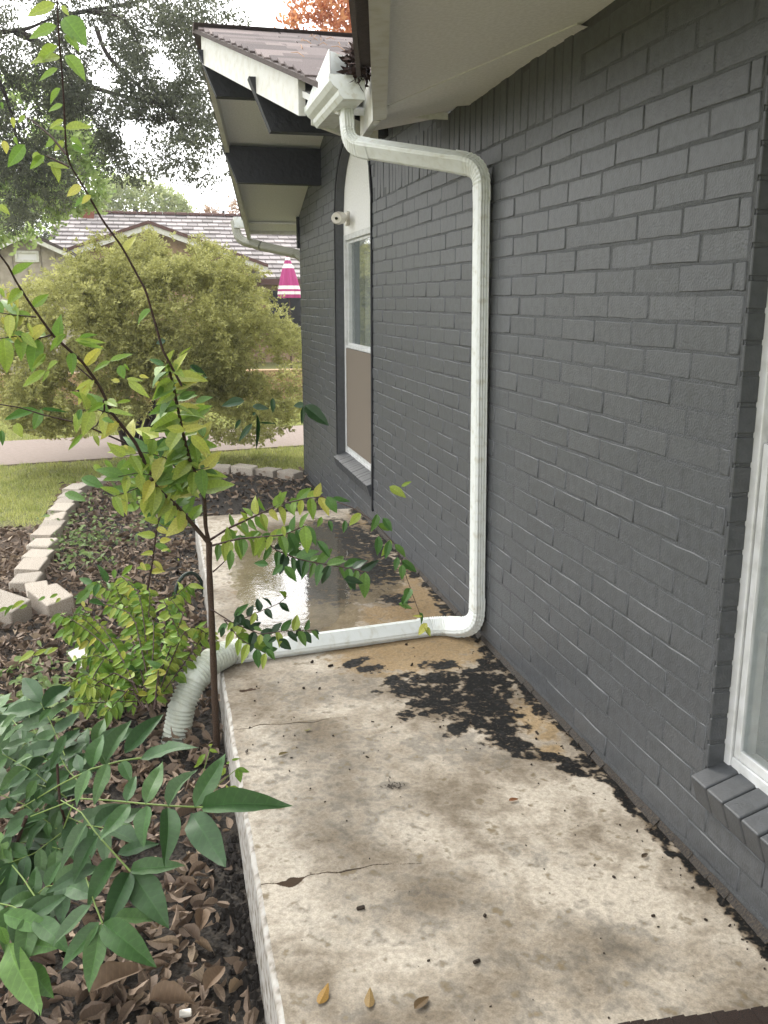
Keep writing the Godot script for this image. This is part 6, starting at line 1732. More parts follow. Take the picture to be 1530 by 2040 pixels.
func build_ground() -> void:
	var nz := noise(0.9, 51, 4)
	var mb := MB.new()
	var nx := 70
	var nzc := 96
	var X := func(i: int) -> float: return -5.0 + 7.0 * i / nx
	var Zf := func(j: int) -> float: return 0.5 - 14.0 * j / nzc
	var col := func(x: float, z: float) -> Color:
		var lawn := Color(0.27, 0.29, 0.085)
		var soil := Color(0.042, 0.032, 0.025)
		var dirt := Color(0.13, 0.092, 0.066)
		var e := -0.95 + (0.15 if z < -7.0 else 0.0) + nz.get_noise_2d(x * 2.0, z * 2.0) * 0.1
		if z < -9.3: return lawn
		if x > e: return soil
		var t := smoothstep(-6.9, -7.6, z + nz.get_noise_2d(x, z) * 0.6)
		return dirt.lerp(lawn, t)
	for i in nx:
		for j in nzc:
			var p := []
			for q in [[0, 0], [1, 0], [1, 1], [0, 1]]:
				var x: float = X.call(i + q[0])
				var z: float = Zf.call(j + q[1])
				p.append(Vector3(x, ground_y(x, z) + nz.get_noise_2d(x * 3.0, z * 3.0) * 0.014, z))
			for tq in [[0, 1, 2], [0, 2, 3]]:
				var base := mb.c.size()
				mb.tri(p[tq[0]], p[tq[1]], p[tq[2]], Vector3.UP, Vector3.UP, Vector3.UP)
				for k in 3:
					var w := mb.v[base + k]
					mb.c[base + k] = col.call(w.x, w.z)
	mb.tint = Color(0.27, 0.29, 0.085)
	var y := -0.262
	for r in [[-300, 300, -13.49, -300], [-300, -4.99, 300, -13.49], [1.99, 300, 300, -13.49], [-4.99, 1.99, 300, 0.49]]:
		mb.quad(Vector3(r[0], y, r[2]), Vector3(r[1], y, r[2]), Vector3(r[1], y, r[3]), Vector3(r[0], y, r[3]), Vector3.UP)
	structure("ground", mb, M.ground, "ground of lawn and dark soil in front of the house")
	# pale drive crossing behind the shrub
	var dv := MB.new()
	var poly := PackedVector2Array([Vector2(-14, -8.15), Vector2(-1.78, -10.37), Vector2(1.6, -10.98), Vector2(14, -13.2), Vector2(14, -15.1), Vector2(1.87, -12.8), Vector2(-2.08, -12.2), Vector2(-14, -10.1)])
	dv.slab(poly, -0.40, -0.232)
	structure("driveway", dv, M.drive, "pale concrete driveway crossing behind the round shrub")
	# grass: blades on the lawn
	var blade := MB.new()
	for k in 5:
		rng.seed = 900 + k
		var b := Vector3(rng.randfn(0, 0.018), 0, rng.randfn(0, 0.018))
		var tp := b + Vector3(rng.randfn(0, 0.018), rng.randf_range(0.03, 0.055), rng.randfn(0, 0.018))
		var s := Vector3(rng.randf_range(-1, 1), 0, rng.randf_range(-1, 1)).normalized() * 0.0035
		blade.tri(b - s, b + s, tp, Vector3.UP, Vector3.UP, Vector3.UP)
	var tr := []
	var cl := []
	rng.seed = 61
	while tr.size() < 26000:
		var z := rng.randf_range(-15.8, -6.8)
		var x := rng.randf_range(-4.8, 2.6)
		var front := -10.37 - (x + 1.78) * 0.18
		if z < front + 0.02 and z > front - 1.9: continue
		if z > -9.25 and x > -1.0 + (0.12 if z < -8.0 else 0.0): continue
		if x > 1.2 and z > -9.3: continue
		var thin := smoothstep(-6.9, -7.9, z + nz.get_noise_2d(x, z) * 0.6)
		if rng.randf() > thin: continue
		var yv := ground_y(x, z)
		if z < -13.4: yv = -0.262
		tr.append(Transform3D(Basis.from_euler(Vector3(0, rng.randf() * TAU, 0)).scaled(Vector3.ONE * rng.randf_range(0.7, 1.3)), Vector3(x, yv - 0.005, z)))
		cl.append(Color(0.25, 0.30, 0.07).lerp(Color(0.50, 0.50, 0.16), clampf(rng.randfn(0.5, 0.28) + nz.get_noise_2d(x * 2.0, z * 2.0) * 0.5, 0, 1)))
	var go := MultiMeshInstance3D.new()
	var mm := MultiMesh.new()
	mm.transform_format = MultiMesh.TRANSFORM_3D
	mm.use_colors = true
	mm.mesh = blade.mesh()
	mm.instance_count = tr.size()
	for i in tr.size():
		mm.set_instance_transform(i, tr[i])
		mm.set_instance_color(i, cl[i])
	go.multimesh = mm
	go.material_override = M.blade
	go.name = "grass"
	add_child(go)
	tag(go, "short bright lawn grass beyond the edged bed", "", "", "stuff")

func build_litter() -> void:
	# curled brown leaves, three shapes, strewn over the bed
	rng.seed = 71
	var shapes := [leaf_mesh(0.25, 0.5, 0.03, 0.8, 201), leaf_mesh(-0.3, -0.4, 0.05, 1.0, 202), leaf_mesh(0.1, 0.9, 0.04, 0.6, 203)]
	var root := Node3D.new()
	root.name = "fallen_leaves"
	add_child(root)
	tag(root, "brown fallen leaves covering the soil of the bed", "", "", "stuff")
	var sets := [[], [], []]
	var nz := noise(1.2, 72, 3)
	var n := 0
	while n < 15000:
		var z := -1.2 - 8.0 * pow(rng.randf(), 1.25)
		var x := rng.randf_range(-2.2, 0.15) if z > -6.5 else rng.randf_range(-1.6, 1.3)
		if z < -8.9 + 0.0 and x < 0.3: continue
		if x < -0.98 and z < -7.2: continue
		var dense := 0.75 + nz.get_noise_2d(x * 2.0, z * 2.0) * 0.7
		if x > 0.02 and z > -2.7: dense *= 0.22
		if z < -6.6 and x > -0.2: dense *= 0.25
		if rng.randf() > dense: continue
		n += 1
		var s := rng.randf_range(0.028, 0.078)
		var b := Basis.from_euler(Vector3(rng.randfn(0, 0.5), rng.randf() * TAU, rng.randfn(0, 0.35))) * Basis.from_scale(Vector3(s, s, s * rng.randf_range(0.3, 0.5)))
		if rng.randf() < 0.4: b = b * Basis.from_euler(Vector3(PI, 0, 0))
		var g := clampf(rng.randfn(0.42, 0.3), 0, 1)
		var c := Color(0.135, 0.09, 0.062).lerp(Color(0.43, 0.315, 0.22), g)
		if rng.randf() < 0.12: c = Color(0.40, 0.30, 0.20)
		sets[rng.randi() % 3].append([Transform3D(b, Vector3(x, ground_y(x, z) + 0.008 + rng.randf() * 0.04, z)), c])
	for k in 3:
		var o := MultiMeshInstance3D.new()
		var mm := MultiMesh.new()
		mm.transform_format = MultiMesh.TRANSFORM_3D
		mm.use_colors = true
		mm.mesh = shapes[k]
		mm.instance_count = sets[k].size()
		for i in sets[k].size():
			mm.set_instance_transform(i, sets[k][i][0])
			mm.set_instance_color(i, sets[k][i][1])
		o.multimesh = mm
		o.material_override = M.litter
		o.name = numbered("leaf_scatter")
		o.set_meta("kind", "stuff")
		root.add_child(o)
	# clods of dark soil beside the walk
	var clod := MB.new()
	for k in 900:
		var z := rng.randf_range(-2.7, -1.2) if k < 620 else rng.randf_range(-8.6, -6.5)
		var x := 0.155 - absf(rng.randfn(0, 0.06)) if k < 620 else rng.randf_range(-0.3, 1.3)
		var r := rng.randf_range(0.004, 0.016)
		var p := []
		for q in 6:
			p.append(Vector3([1, -1, 0, 0, 0, 0][q], [0, 0, 1, -1, 0, 0][q], [0, 0, 0, 0, 1, -1][q]) * r * rng.randf_range(0.6, 1.3))
		var c := Vector3(x, ground_y(x, z) + r * 0.4, z)
		for f in [[0, 2, 4], [2, 1, 4], [1, 3, 4], [3, 0, 4], [0, 2, 5], [2, 1, 5], [1, 3, 5], [3, 0, 5]]:
			var nn: Vector3 = (p[f[0]] + p[f[1]] + p[f[2]]).normalized()
			clod.tri(c + p[f[0]], c + p[f[1]], c + p[f[2]], nn, nn, nn)
	var so := part("soil_clods", clod, plain(Color(0.13, 0.11, 0.095), 0.95), self)
	tag(so, "dark soil clods along the left foot of the walk", "", "", "stuff")
	# larger single leaves at the near end of the bed
	var big := [[Vector3(-0.258, -0.200, -2.026), 0.15, 0.5, "large tan curled leaf lying near the bottom left of the bed"], [Vector3(-0.407, -0.200, -2.473), 0.11, 0.2, "tan curled leaf on the litter under the big green leaflets"], [Vector3(0.012, -0.200, -2.186), 0.09, 1.4, "pale tan leaf lying on the litter close to the soil strip"], [Vector3(0.018, -0.200, -1.966), 0.10, 1.0, "forked pale leaf at the bottom edge of the bed"], [Vector3(-0.033, -0.200, -2.663), 0.07, 0.1, "small pale leaf on the litter below the pointed green leaflet"], [Vector3(-0.115, -0.200, -1.964), 0.12, -0.4, "long brown leaf at the very bottom of the bed"]]
	for b in big:
		var o := inst("fallen_leaf", shapes[rng.randi() % 3], leafy(Color(0.52, 0.43, 0.34), 0.1, M.vein, 0.7), self, b[0] + Vector3(0, 0.03, 0))
		o.transform.basis = Basis.from_euler(Vector3(0.2, b[2], 0.15)) * Basis.from_scale(Vector3(b[1], b[1], b[1] * 0.5))
		tag(o, b[3], "fallen leaf", "large fallen leaves in the bed")
	var sl := [[0.256, -1.663, 0.055, 1.0, Color(0.62, 0.47, 0.18), "yellow brown leaf lying on the walk near the bottom edge"], [0.36, -1.627, 0.05, 1.3, Color(0.58, 0.47, 0.27), "tan curled leaf on the walk right of the yellow brown leaf"], [0.455, -1.60, 0.05, 0.6, Color(0.40, 0.31, 0.18), "brown twisted leaf on the walk beside the tan curled leaf"], [0.309, -2.791, 0.038, 0.4, Color(0.42, 0.36, 0.18), "olive brown leaf on the walk nearest the yellow green shoot"], [0.203, -2.835, 0.022, 1.2, Color(0.25, 0.20, 0.13), "small dark leaf at the left edge of the walk"], [0.96, -2.34, 0.035, 0.1, Color(0.52, 0.33, 0.17), "rusty leaf lying on the pale patch of the walk"], [1.21, -1.98, 0.03, 0.5, Color(0.3, 0.24, 0.15), "brown leaf scrap near the wall foot on the walk"], [0.42, -2.95, 0.03, 0.2, Color(0.45, 0.42, 0.2), "tiny olive leaf scrap on the middle of the walk"]]
	for b in sl:
		var o := inst("fallen_leaf", shapes[rng.randi() % 2], leafy(b[4], 0.2, M.vein, 0.7), self, Vector3(b[0], 0.006, b[1]))
		o.transform.basis = Basis.from_euler(Vector3(rng.randf_range(-0.2, 0.2), b[3], 0.08)) * Basis.from_scale(Vector3(b[2], b[2] * 0.35, b[2] * 0.5))
		tag(o, b[5], "fallen leaf", "leaves lying on the walk")
	# specks of bark, seeds and twigs on the concrete
	var bits := MB.new()
	for k in 240:
		var z := -1.35 - 2.6 * rng.randf()
		var x := rng.randf_range(0.2, 1.33)
		if rng.randf() < 0.4: x = 1.335 - absf(rng.randfn(0, 0.05))
		var r := rng.randf_range(0.0015, 0.0045) if rng.randf() < 0.9 else rng.randf_range(0.005, 0.009)
		bits.xf = Transform3D(Basis.from_euler(Vector3(rng.randf(), rng.randf() * TAU, rng.randf())), Vector3(x, r * 0.5, z))
		bits.cbox(Vector3.ZERO, Vector3(r * rng.randf_range(1, 3), r, r * 1.2), r * 0.3)
	bits.xf = Transform3D.IDENTITY
	var bo := part("debris", bits, plain(Color(0.17, 0.13, 0.09), 0.9), self)
	tag(bo, "specks of bark and seed scattered on the walk", "", "", "stuff")
	# bare pine cone scale rubble: the dark smudge in the middle of the walk
	var tw := MB.new()
	for k in 26:
		var p := Vector3(0.632 + rng.randfn(0, 0.018), 0.004, -2.513 + rng.randfn(0, 0.012))
		tw.tube([p, p + Vector3(rng.randfn(0, 0.008), 0.004, rng.randfn(0, 0.008))], [0.0015, 0.0008], 4)
	tag(part("seed_cluster", tw, plain(Color(0.16, 0.12, 0.09), 0.9), self), "small dark crushed seed cluster lying in the middle of the walk", "seed cluster")

func block_mesh(sd: int) -> ArrayMesh:
	var r := RandomNumberGenerator.new()
	r.seed = sd
	var mb := MB.new()
	mb.cbox(Vector3(0, 0.04, 0), Vector3(0.155, 0.12, 0.262), 0.010)
	# hand-split face: push the corners about
	for i in mb.v.size():
		var q := mb.v[i]
		var hsh := Vector3(sin(q.x * 91.0 + q.y * 57.0 + sd), sin(q.y * 83.0 + q.z * 71.0 + sd * 2.0), sin(q.z * 97.0 + q.x * 43.0 + sd * 3.0))
		mb.v[i] = q + hsh * 0.006 + Vector3(0, 0, (0.02 if q.x > 0 else -0.0) * signf(-q.z))
	return mb.mesh()

func build_edging() -> void:
	rng.seed = 81
	var meshes := [block_mesh(1), block_mesh(2), block_mesh(3)]
	var line := [Vector2(-0.87, -5.45), Vector2(-0.88, -6.2), Vector2(-0.875, -7.0), Vector2(-0.85, -7.8), Vector2(-0.80, -8.5), Vector2(-0.62, -9.0), Vector2(-0.25, -9.32), Vector2(0.2, -9.38), Vector2(0.65, -9.27), Vector2(1.0, -9.05), Vector2(1.27, -8.75)]
	var ctrl := []
	for p in line: ctrl.append(Vector3(p.x, 0, p.y))
	var cv := Curve3D.new()
	for i in ctrl.size():
		var tg: Vector3 = (ctrl[mini(i + 1, ctrl.size() - 1)] - ctrl[maxi(i - 1, 0)]) * 0.17
		cv.add_point(ctrl[i], -tg, tg)
	var L := cv.get_baked_length()
	var cnt := int(L / 0.275)
	var ord := ["first", "second", "third", "fourth", "fifth", "sixth", "seventh", "eighth", "ninth", "tenth", "eleventh", "twelfth", "thirteenth", "fourteenth", "fifteenth", "sixteenth", "seventeenth", "eighteenth", "nineteenth", "twentieth", "twenty-first", "twenty-second", "twenty-third", "twenty-fourth", "twenty-fifth", "twenty-sixth", "twenty-seventh", "twenty-eighth"]
	for k in cnt:
		var s := (k + 0.5) * L / cnt
		var p := cv.sample_baked(s)
		var t := (cv.sample_baked(minf(s + 0.05, L)) - cv.sample_baked(maxf(s - 0.05, 0))).normalized()
		var o := inst("edging_block", meshes[k % 3], M.block[rng.randi() % 3], self, Vector3(p.x, -0.215 + rng.randf_range(-0.016, 0.010) - (0.035 if p.z < -8.6 else 0.0), p.z))
		o.rotation = Vector3(rng.randfn(0, 0.02), atan2(t.x, t.z) + rng.randfn(0, 0.09), rng.randfn(0, 0.05))
		o.rotation.y += -0.12
		var lab: String = "%s tan concrete edging block from the near end of the row" % ord[mini(k, 27)]
		if k == 0: lab = "tan edging block at the near end of the row, its split face showing"
		tag(o, lab, "edging block", "edging blocks round the planted bed")
	for b in [[Vector3(-0.681, -0.200, -5.154), 0.5, 1.05, "loose tan block with tilted top lying before the near end of the edging"], [Vector3(-0.928, -0.200, -5.086), 0.9, 1.15, "rough grey stone block at the left edge half under bright leaves"], [Vector3(-0.778, -0.200, -5.359), 0.2, 0.8, "small loose tan block behind the tilted block"]]:
		var o := inst("loose_block", meshes[2 if b[2] > 1.1 else 1], M.block[1 if b[2] > 1.1 else 0], self, b[0] + Vector3(0, 0.0, 0))
		o.rotation = Vector3(0.12, b[1], 0.1)
		o.scale = Vector3.ONE * b[2]
		tag(o, b[3], "block")
	# bits in the bed
	var hz := MB.new()
	var loop := []
	var rr := []
	for k in 25:
		var a := PI * k / 24.0
		loop.append(Vector3(0.099, -0.200, -5.194) + Vector3(-0.085 * cos(a) - 0.02, 0.15 * sin(a) + 0.0, 0.05 * cos(a)))
		rr.append(0.011)
	hz.tube(loop, rr, 8)
	tag(part("garden_hose", hz, M.hose, self), "short arch of dark green hose standing beside the left edge of the walk", "hose")
	var wb := MB.new()
	wb.xf = Transform3D(Basis.from_euler(Vector3(0.5, 0.6, 0.3)), Vector3(-0.435, -0.200, -4.276) + Vector3(0, 0.12, 0.2))
	wb.cbox(Vector3.ZERO, Vector3(0.075, 0.012, 0.11), 0.004)
	wb.cbox(Vector3(0.03, 0.02, 0.02), Vector3(0.012, 0.05, 0.06), 0.004)
	tag(part("white_scrap", wb, M.plastic_white, self), "white plastic scrap caught among the yellow green leaves", "scrap")
	var bw := MB.new()
	bw.cbox(Vector3(-0.031, -0.200, -1.917) + Vector3(0, 0.02, 0), Vector3(0.03, 0.012, 0.02), 0.003)
	tag(part("white_chip", bw, M.plastic_white, self), "white chip among the brown leaves at the bottom of the picture", "chip")
	var mt := MB.new()
	var prev := 0.0
	for k in 16:
		var xa := 0.86 + k * 0.03
		var zf := -1.455 + 0.10 * (xa - 0.86)
		mt.box(Vector3(xa, 0.0005, zf), Vector3(xa + 0.029, 0.011 + 0.002 * sin(k * 2.0), -0.85))
	tag(part("doormat", mt, M.mat, self), "brown doormat whose far edge shows at the bottom right", "doormat")

# ---------------------------------------------------------------- small fittings
func build_camera_fitting() -> void:
	var c := thing("security_camera", Vector3(1.40, 2.10, -6.93), "small round white security camera on the frame of the arched window", "camera")
	var b := MB.new()
	b.cbox(Vector3(1.395, 2.10, -6.93), Vector3(0.03, 0.10, 0.07), 0.008)
	part("base", b, M.plastic_white, c)
	var a := MB.new()
	a.tube([Vector3(1.385, 2.10, -6.92), Vector3(1.34, 2.10, -6.86)], [0.014, 0.014], 10)
	part("arm", a, M.plastic_white, c)
	var d := MB.new()
	d.tube([Vector3(1.35, 2.102, -6.885), Vector3(1.335, 2.098, -6.855), Vector3(1.30, 2.09, -6.79), Vector3(1.283, 2.086, -6.76), Vector3(1.279, 2.085, -6.752)], [0.02, 0.042, 0.046, 0.043, 0.036], 18)
	part("body", d, M.plastic_white, c)
	var l := MB.new()
	l.tube([Vector3(1.281, 2.0855, -6.756), Vector3(1.274, 2.084, -6.744)], [0.012, 0.010], 14)
	part("lens", l, M.lens, c)

# ---------------------------------------------------------------- the houses over the way
func build_neighbours() -> void:
	var h := thing("brown_roofed_house", Vector3(3.0, -0.3, -27.0), "low house across the way with long brown tiled roof and front gable", "house")
	var ez := -26.6
	var rz := -31.8
	var ey := 2.12
	var ry := 4.22
	var xl := -2.85
	var xr := 11.0
	var w := MB.new()
	w.box(Vector3(xl + 0.3, -0.4, rz - 4.6), Vector3(xr - 0.3, ey - 0.03, ez - 0.5))
	part("wall", w, M.tan, h)
	var r := MB.new()
	r.hexa([Vector3(xl, ey, ez), Vector3(xr, ey, ez), Vector3(xr, ry, rz), Vector3(xl, ry, rz), Vector3(xl, ey - 0.1, ez), Vector3(xr, ey - 0.1, ez), Vector3(xr, ry - 0.1, rz), Vector3(xl, ry - 0.1, rz)])
	r.hexa([Vector3(xl, ey, rz * 2 - ez), Vector3(xr, ey, rz * 2 - ez), Vector3(xr, ry, rz), Vector3(xl, ry, rz), Vector3(xl, ey - 0.1, rz * 2 - ez), Vector3(xr, ey - 0.1, rz * 2 - ez), Vector3(xr, ry - 0.1, rz), Vector3(xl, ry - 0.1, rz)])
	var rp := part("roof", r, M.brown_trim, h)
	var tl := MB.new()
	rng.seed = 91
	var rows := 15
	var sl := Vector3(0, ry - ey, rz - ez)
	var len := sl.length()
	var dirs := sl / len
	var up := Vector3(0, -dirs.z, dirs.y)
	for k in rows:
		var s0 := len * k / rows
		var x := xl - 0.05 - (0.16 if k % 2 else 0.0)
		while x < xr:
			var g := rng.randf_range(0.0, 1.0)
			tl.tint = Color(0.185, 0.165, 0.16).lerp(Color(0.34, 0.305, 0.298), g)
			tl.xf = Transform3D(Basis(Vector3.RIGHT, up, -dirs), Vector3(x, ey, ez) + dirs * s0)
			var t := 0.075 + rng.randf_range(-0.012, 0.012)
			tl.hexa([Vector3(0, 0.0, 0.04), Vector3(0.31, 0.0, 0.04), Vector3(0.31, t, 0.04), Vector3(0, t, 0.04), Vector3(0, 0.0, -0.42), Vector3(0.31, 0.0, -0.42), Vector3(0.31, 0.02, -0.42), Vector3(0, 0.02, -0.42)])
			x += 0.325
	tl.xf = Transform3D.IDENTITY
	var to := part("roof_tiles", tl, M.tile, rp)
	to.set_meta("kind", "stuff")
	var rc := MB.new()
	var x := xl - 0.1
	while x < xr:
		rc.cbox(Vector3(x + 0.2, ry + 0.06, rz), Vector3(0.39, 0.10, 0.3), 0.03)
		x += 0.4
	part("ridge_cap", rc, M.brown_trim, rp)
	# front gable
	var gz := -24.6
	var px := -0.17
	var py := 3.36
	var hw := 2.95
	var gy := 2.34
	var gw := MB.new()
	gw.hexa([Vector3(px - hw + 0.1, gy - 0.02, gz), Vector3(px, py - 0.06, gz), Vector3(px + hw - 0.1, gy - 0.02, gz), Vector3(px, gy - 0.02, gz), Vector3(px - hw + 0.1, gy - 0.02, gz - 3.4), Vector3(px, py - 0.06, gz - 3.4), Vector3(px + hw - 0.1, gy - 0.02, gz - 3.4), Vector3(px, gy - 0.02, gz - 3.4)])
	gw.box(Vector3(px - hw + 0.5, -0.4, gz - 3.4), Vector3(px + hw - 0.5, gy - 0.02, gz - 0.004))
	part("gable_wall", gw, M.tan, h)
	for s in [-1.0, 1.0]:
		var gr := MB.new()
		var e := Vector3(px + s * hw, gy, 0)
		var p := Vector3(px, py, 0)
		gr.hexa([p + Vector3(0, 0.02, gz + 0.35), e + Vector3(0, 0.02, gz + 0.35), e + Vector3(0, 0.10, gz + 0.35), p + Vector3(0, 0.10, gz + 0.35), p + Vector3(0, 0.02, gz - 4.8), e + Vector3(0, 0.02, gz - 4.8), e + Vector3(0, 0.10, gz - 4.8), p + Vector3(0, 0.10, gz - 4.8)])
		part("gable_roof", gr, M.brown_trim, h)
		var bb := MB.new()
		bb.hexa([p + Vector3(0, -0.12, gz + 0.30), e + Vector3(0, -0.12, gz + 0.30), e + Vector3(0, 0.018, gz + 0.30), p + Vector3(0, 0.018, gz + 0.30), p + Vector3(0, -0.12, gz + 0.26), e + Vector3(0, -0.12, gz + 0.26), e + Vector3(0, 0.018, gz + 0.26), p + Vector3(0, 0.018, gz + 0.26)])
		part("rake_board", bb, M.white, h)
	var vt := MB.new()
	vt.hexa([Vector3(px - 0.42, py - 0.55, gz + 0.03), Vector3(px + 0.42, py - 0.55, gz + 0.03), Vector3(px + 0.36, py - 0.28, gz + 0.03), Vector3(px - 0.36, py - 0.28, gz + 0.03), Vector3(px - 0.42, py - 0.55, gz - 0.03), Vector3(px + 0.42, py - 0.55, gz - 0.03), Vector3(px + 0.36, py - 0.28, gz - 0.03), Vector3(px - 0.36, py - 0.28, gz - 0.03)])
	var vp := part("gable_vent", vt, M.brown_trim, h)
	for k in 4:
		var sl2 := MB.new()
		sl2.box(Vector3(px - 0.40, py - 0.54 + k * 0.065, gz + 0.02), Vector3(px + 0.40, py - 0.505 + k * 0.065, gz + 0.05))
		part("slat", sl2, M.tan, vp)
	var fa := MB.new()
	fa.box(Vector3(px + hw, ey - 0.16, ez - 0.02), Vector3(xr, ey - 0.0, ez + 0.05))
	part("fascia", fa, M.brown_trim, h)
	var dk := MB.new()
	dk.box(Vector3(3.1, 0.2, ez - 0.49), Vector3(4.6, 1.8, ez - 0.44))
	part("window", dk, M.lens, h)
	var ch := thing("chimney", Vector3(-2.130, 3.498, -31.000), "small red brick chimney standing on the brown tiled roof", "chimney")
	var cb := MB.new()
	cb.box(Vector3(-2.284, 3.987, -31.500) + Vector3(0, -1.2, -0.25), Vector3(-1.878, 4.543, -31.500) + Vector3(0, 0, 0.25))
	part("stack", cb, M.red_brick, ch)
	var cc := MB.new()
	cc.cbox(Vector3(-2.059, 4.569, -31.500), Vector3(0.5, 0.07, 0.6), 0.02)
	part("cap", cc, M.red_brick, ch)
	# small sided house on the left
	var s := thing("sided_house", Vector3(-3.0, -0.3, -23.0), "small house with grey vertical siding and a white framed window", "house")
	var z := -22.0
	var k := 22.0 / 27.0
	var pk := Vector3(-2.774, 2.940, -22.000)
	var er := Vector3(-2.107, 2.630, -22.000)
	var dx := er.x - pk.x
	var dy := pk.y - er.y
	var el := Vector3(pk.x - dx * 2.2, pk.y - dy * 2.2, z)
	var e2 := Vector3(pk.x + dx * 1.5, pk.y - dy * 1.5, z)
	var sw := MB.new()
	sw.box(Vector3(el.x + 0.15, -0.4, z - 5.0), Vector3(e2.x - 0.12, e2.y - 0.1, z - 0.02))
	sw.hexa([Vector3(el.x + 0.15, el.y - 0.06, z - 0.02), pk + Vector3(0, -0.06, -0.02), Vector3(e2.x - 0.12, e2.y - 0.06, z - 0.02), Vector3(pk.x, e2.y - 0.5, z - 0.02), Vector3(el.x + 0.15, el.y - 0.06, z - 5.0), pk + Vector3(0, -0.06, -5.0), Vector3(e2.x - 0.12, e2.y - 0.06, z - 5.0), Vector3(pk.x, e2.y - 0.5, z - 5.0)])
	var sp := part("wall", sw, M.siding, s)
	var bx := el.x + 0.25
	while bx < e2.x - 0.2:
		var ytop := pk.y - absf(bx - pk.x) * dy / dx - 0.1
		var bd := MB.new()
		bd.box(Vector3(bx, -0.4, z - 0.02), Vector3(bx + 0.285, ytop - 0.10, z + 0.005))
		part("siding_board", bd, M.siding, sp)
		bx += 0.30
	for e in [el, e2]:
		var rf := MB.new()
		rf.hexa([pk + Vector3(0, 0.0, 0.3), e + Vector3(0, 0.0, 0.3), e + Vector3(0, 0.07, 0.3), pk + Vector3(0, 0.07, 0.3), pk + Vector3(0, 0.0, -5.2), e + Vector3(0, 0.0, -5.2), e + Vector3(0, 0.07, -5.2), pk + Vector3(0, 0.07, -5.2)])
		part("roof", rf, M.deck, s)
		var rb := MB.new()
		rb.hexa([pk + Vector3(0, -0.10, 0.29), e + Vector3(0, -0.10, 0.29), e + Vector3(0, -0.002, 0.29), pk + Vector3(0, -0.002, 0.29), pk + Vector3(0, -0.10, 0.25), e + Vector3(0, -0.10, 0.25), e + Vector3(0, -0.002, 0.25), pk + Vector3(0, -0.002, 0.25)])
		part("rake_board", rb, M.white, s)
	var wn := MB.new()
	var wa := Vector3(-3.041, 2.341, -21.980)
	var wc := Vector3(-2.541, 2.581, -21.980)
	for rr in [[wa.x, wc.x, wa.y, wa.y + 0.05], [wa.x, wc.x, wc.y - 0.05, wc.y], [wa.x, wa.x + 0.05, wa.y, wc.y], [wc.x - 0.05, wc.x, wa.y, wc.y]]:
		wn.box(Vector3(rr[0], rr[2], z + 0.004 + (0.002 if rr[1] - rr[0] < 0.1 else 0.0)), Vector3(rr[1], rr[3], z + 0.05 + (0.002 if rr[1] - rr[0] < 0.1 else 0.0)))
	var wo := part("window", wn, M.white, s)
	var pn := MB.new()
	pn.box(Vector3(wa.x + 0.02, wa.y + 0.02, z + 0.006), Vector3(wc.x - 0.02, wc.y - 0.02, z + 0.012))
	part("blind", pn, plain(Color(0.86, 0.86, 0.86), 0.6), wo)
	# low tan garden wall behind the drive
	var gl := MB.new()
	gl.box(Vector3(-9, -0.35, -16.9), Vector3(7, 0.28, -16.6))
	tag(part("garden_wall", gl, M.tan_wall, self), "low tan garden wall behind the driveway and the shrub", "wall")
	# folded parasol
	var u := thing("parasol", Vector3(3.010, 1.032, -22.000), "folded magenta and white striped parasol at the corner of the house", "parasol")
	var tip := Vector3(2.963, 2.558, -22.000)
	var top := tip.y
	var cx := Vector3(3.011, 2.078, -22.000).x
	var cn := MB.new()
	var ns := 32
	var prof := [[0.0, 0.02, 0], [0.05, 0.035, 1], [0.12, 0.06, 0], [0.20, 0.085, 1], [0.22, 0.09, 1], [0.30, 0.12, 0], [0.55, 0.185, 0], [0.70, 0.215, 1], [0.78, 0.235, 0], [0.83, 0.24, 1], [0.90, 0.25, 0], [0.98, 0.235, 0]]
	for i in prof.size() - 1:
		var white: bool = prof[i][2] == 1
		cn.tint = Color(0.80, 0.78, 0.76) if white else Color(0.42, 0.05, 0.20)
		for q in ns:
			var p := []
			for e in [[i, q], [i, q + 1], [i + 1, q + 1], [i + 1, q]]:
				var an: float = TAU * e[1] / ns
				var rad: float = prof[e[0]][1] * (1.0 + 0.14 * cos(an * 8.0))
				p.append(Vector3(cx - 0.03 * (1.0 - prof[e[0]][0]) + cos(an) * rad, top - prof[e[0]][0], -22 + sin(an) * rad))
			var m := Vector3(cx, p[0].y, -22)
			cn.quad(p[0], p[1], p[2], p[3], (p[0] + p[2]) * 0.5 - m)
	part("canopy", cn, M.cloth, u)
	var pl := MB.new()
	pl.tube([Vector3(cx, -0.28, -22), Vector3(cx, 1.2, -22), Vector3(cx - 0.03, top + 0.05, -22)], [0.02, 0.02, 0.012], 10)
	part("pole", pl, M.bark, u)
	var bs := MB.new()
	bs.tube([Vector3(cx, -0.27, -22), Vector3(cx, -0.2, -22), Vector3(cx, -0.17, -22)], [0.24, 0.23, 0.05], 20)
	part("base", bs, M.concrete, u)

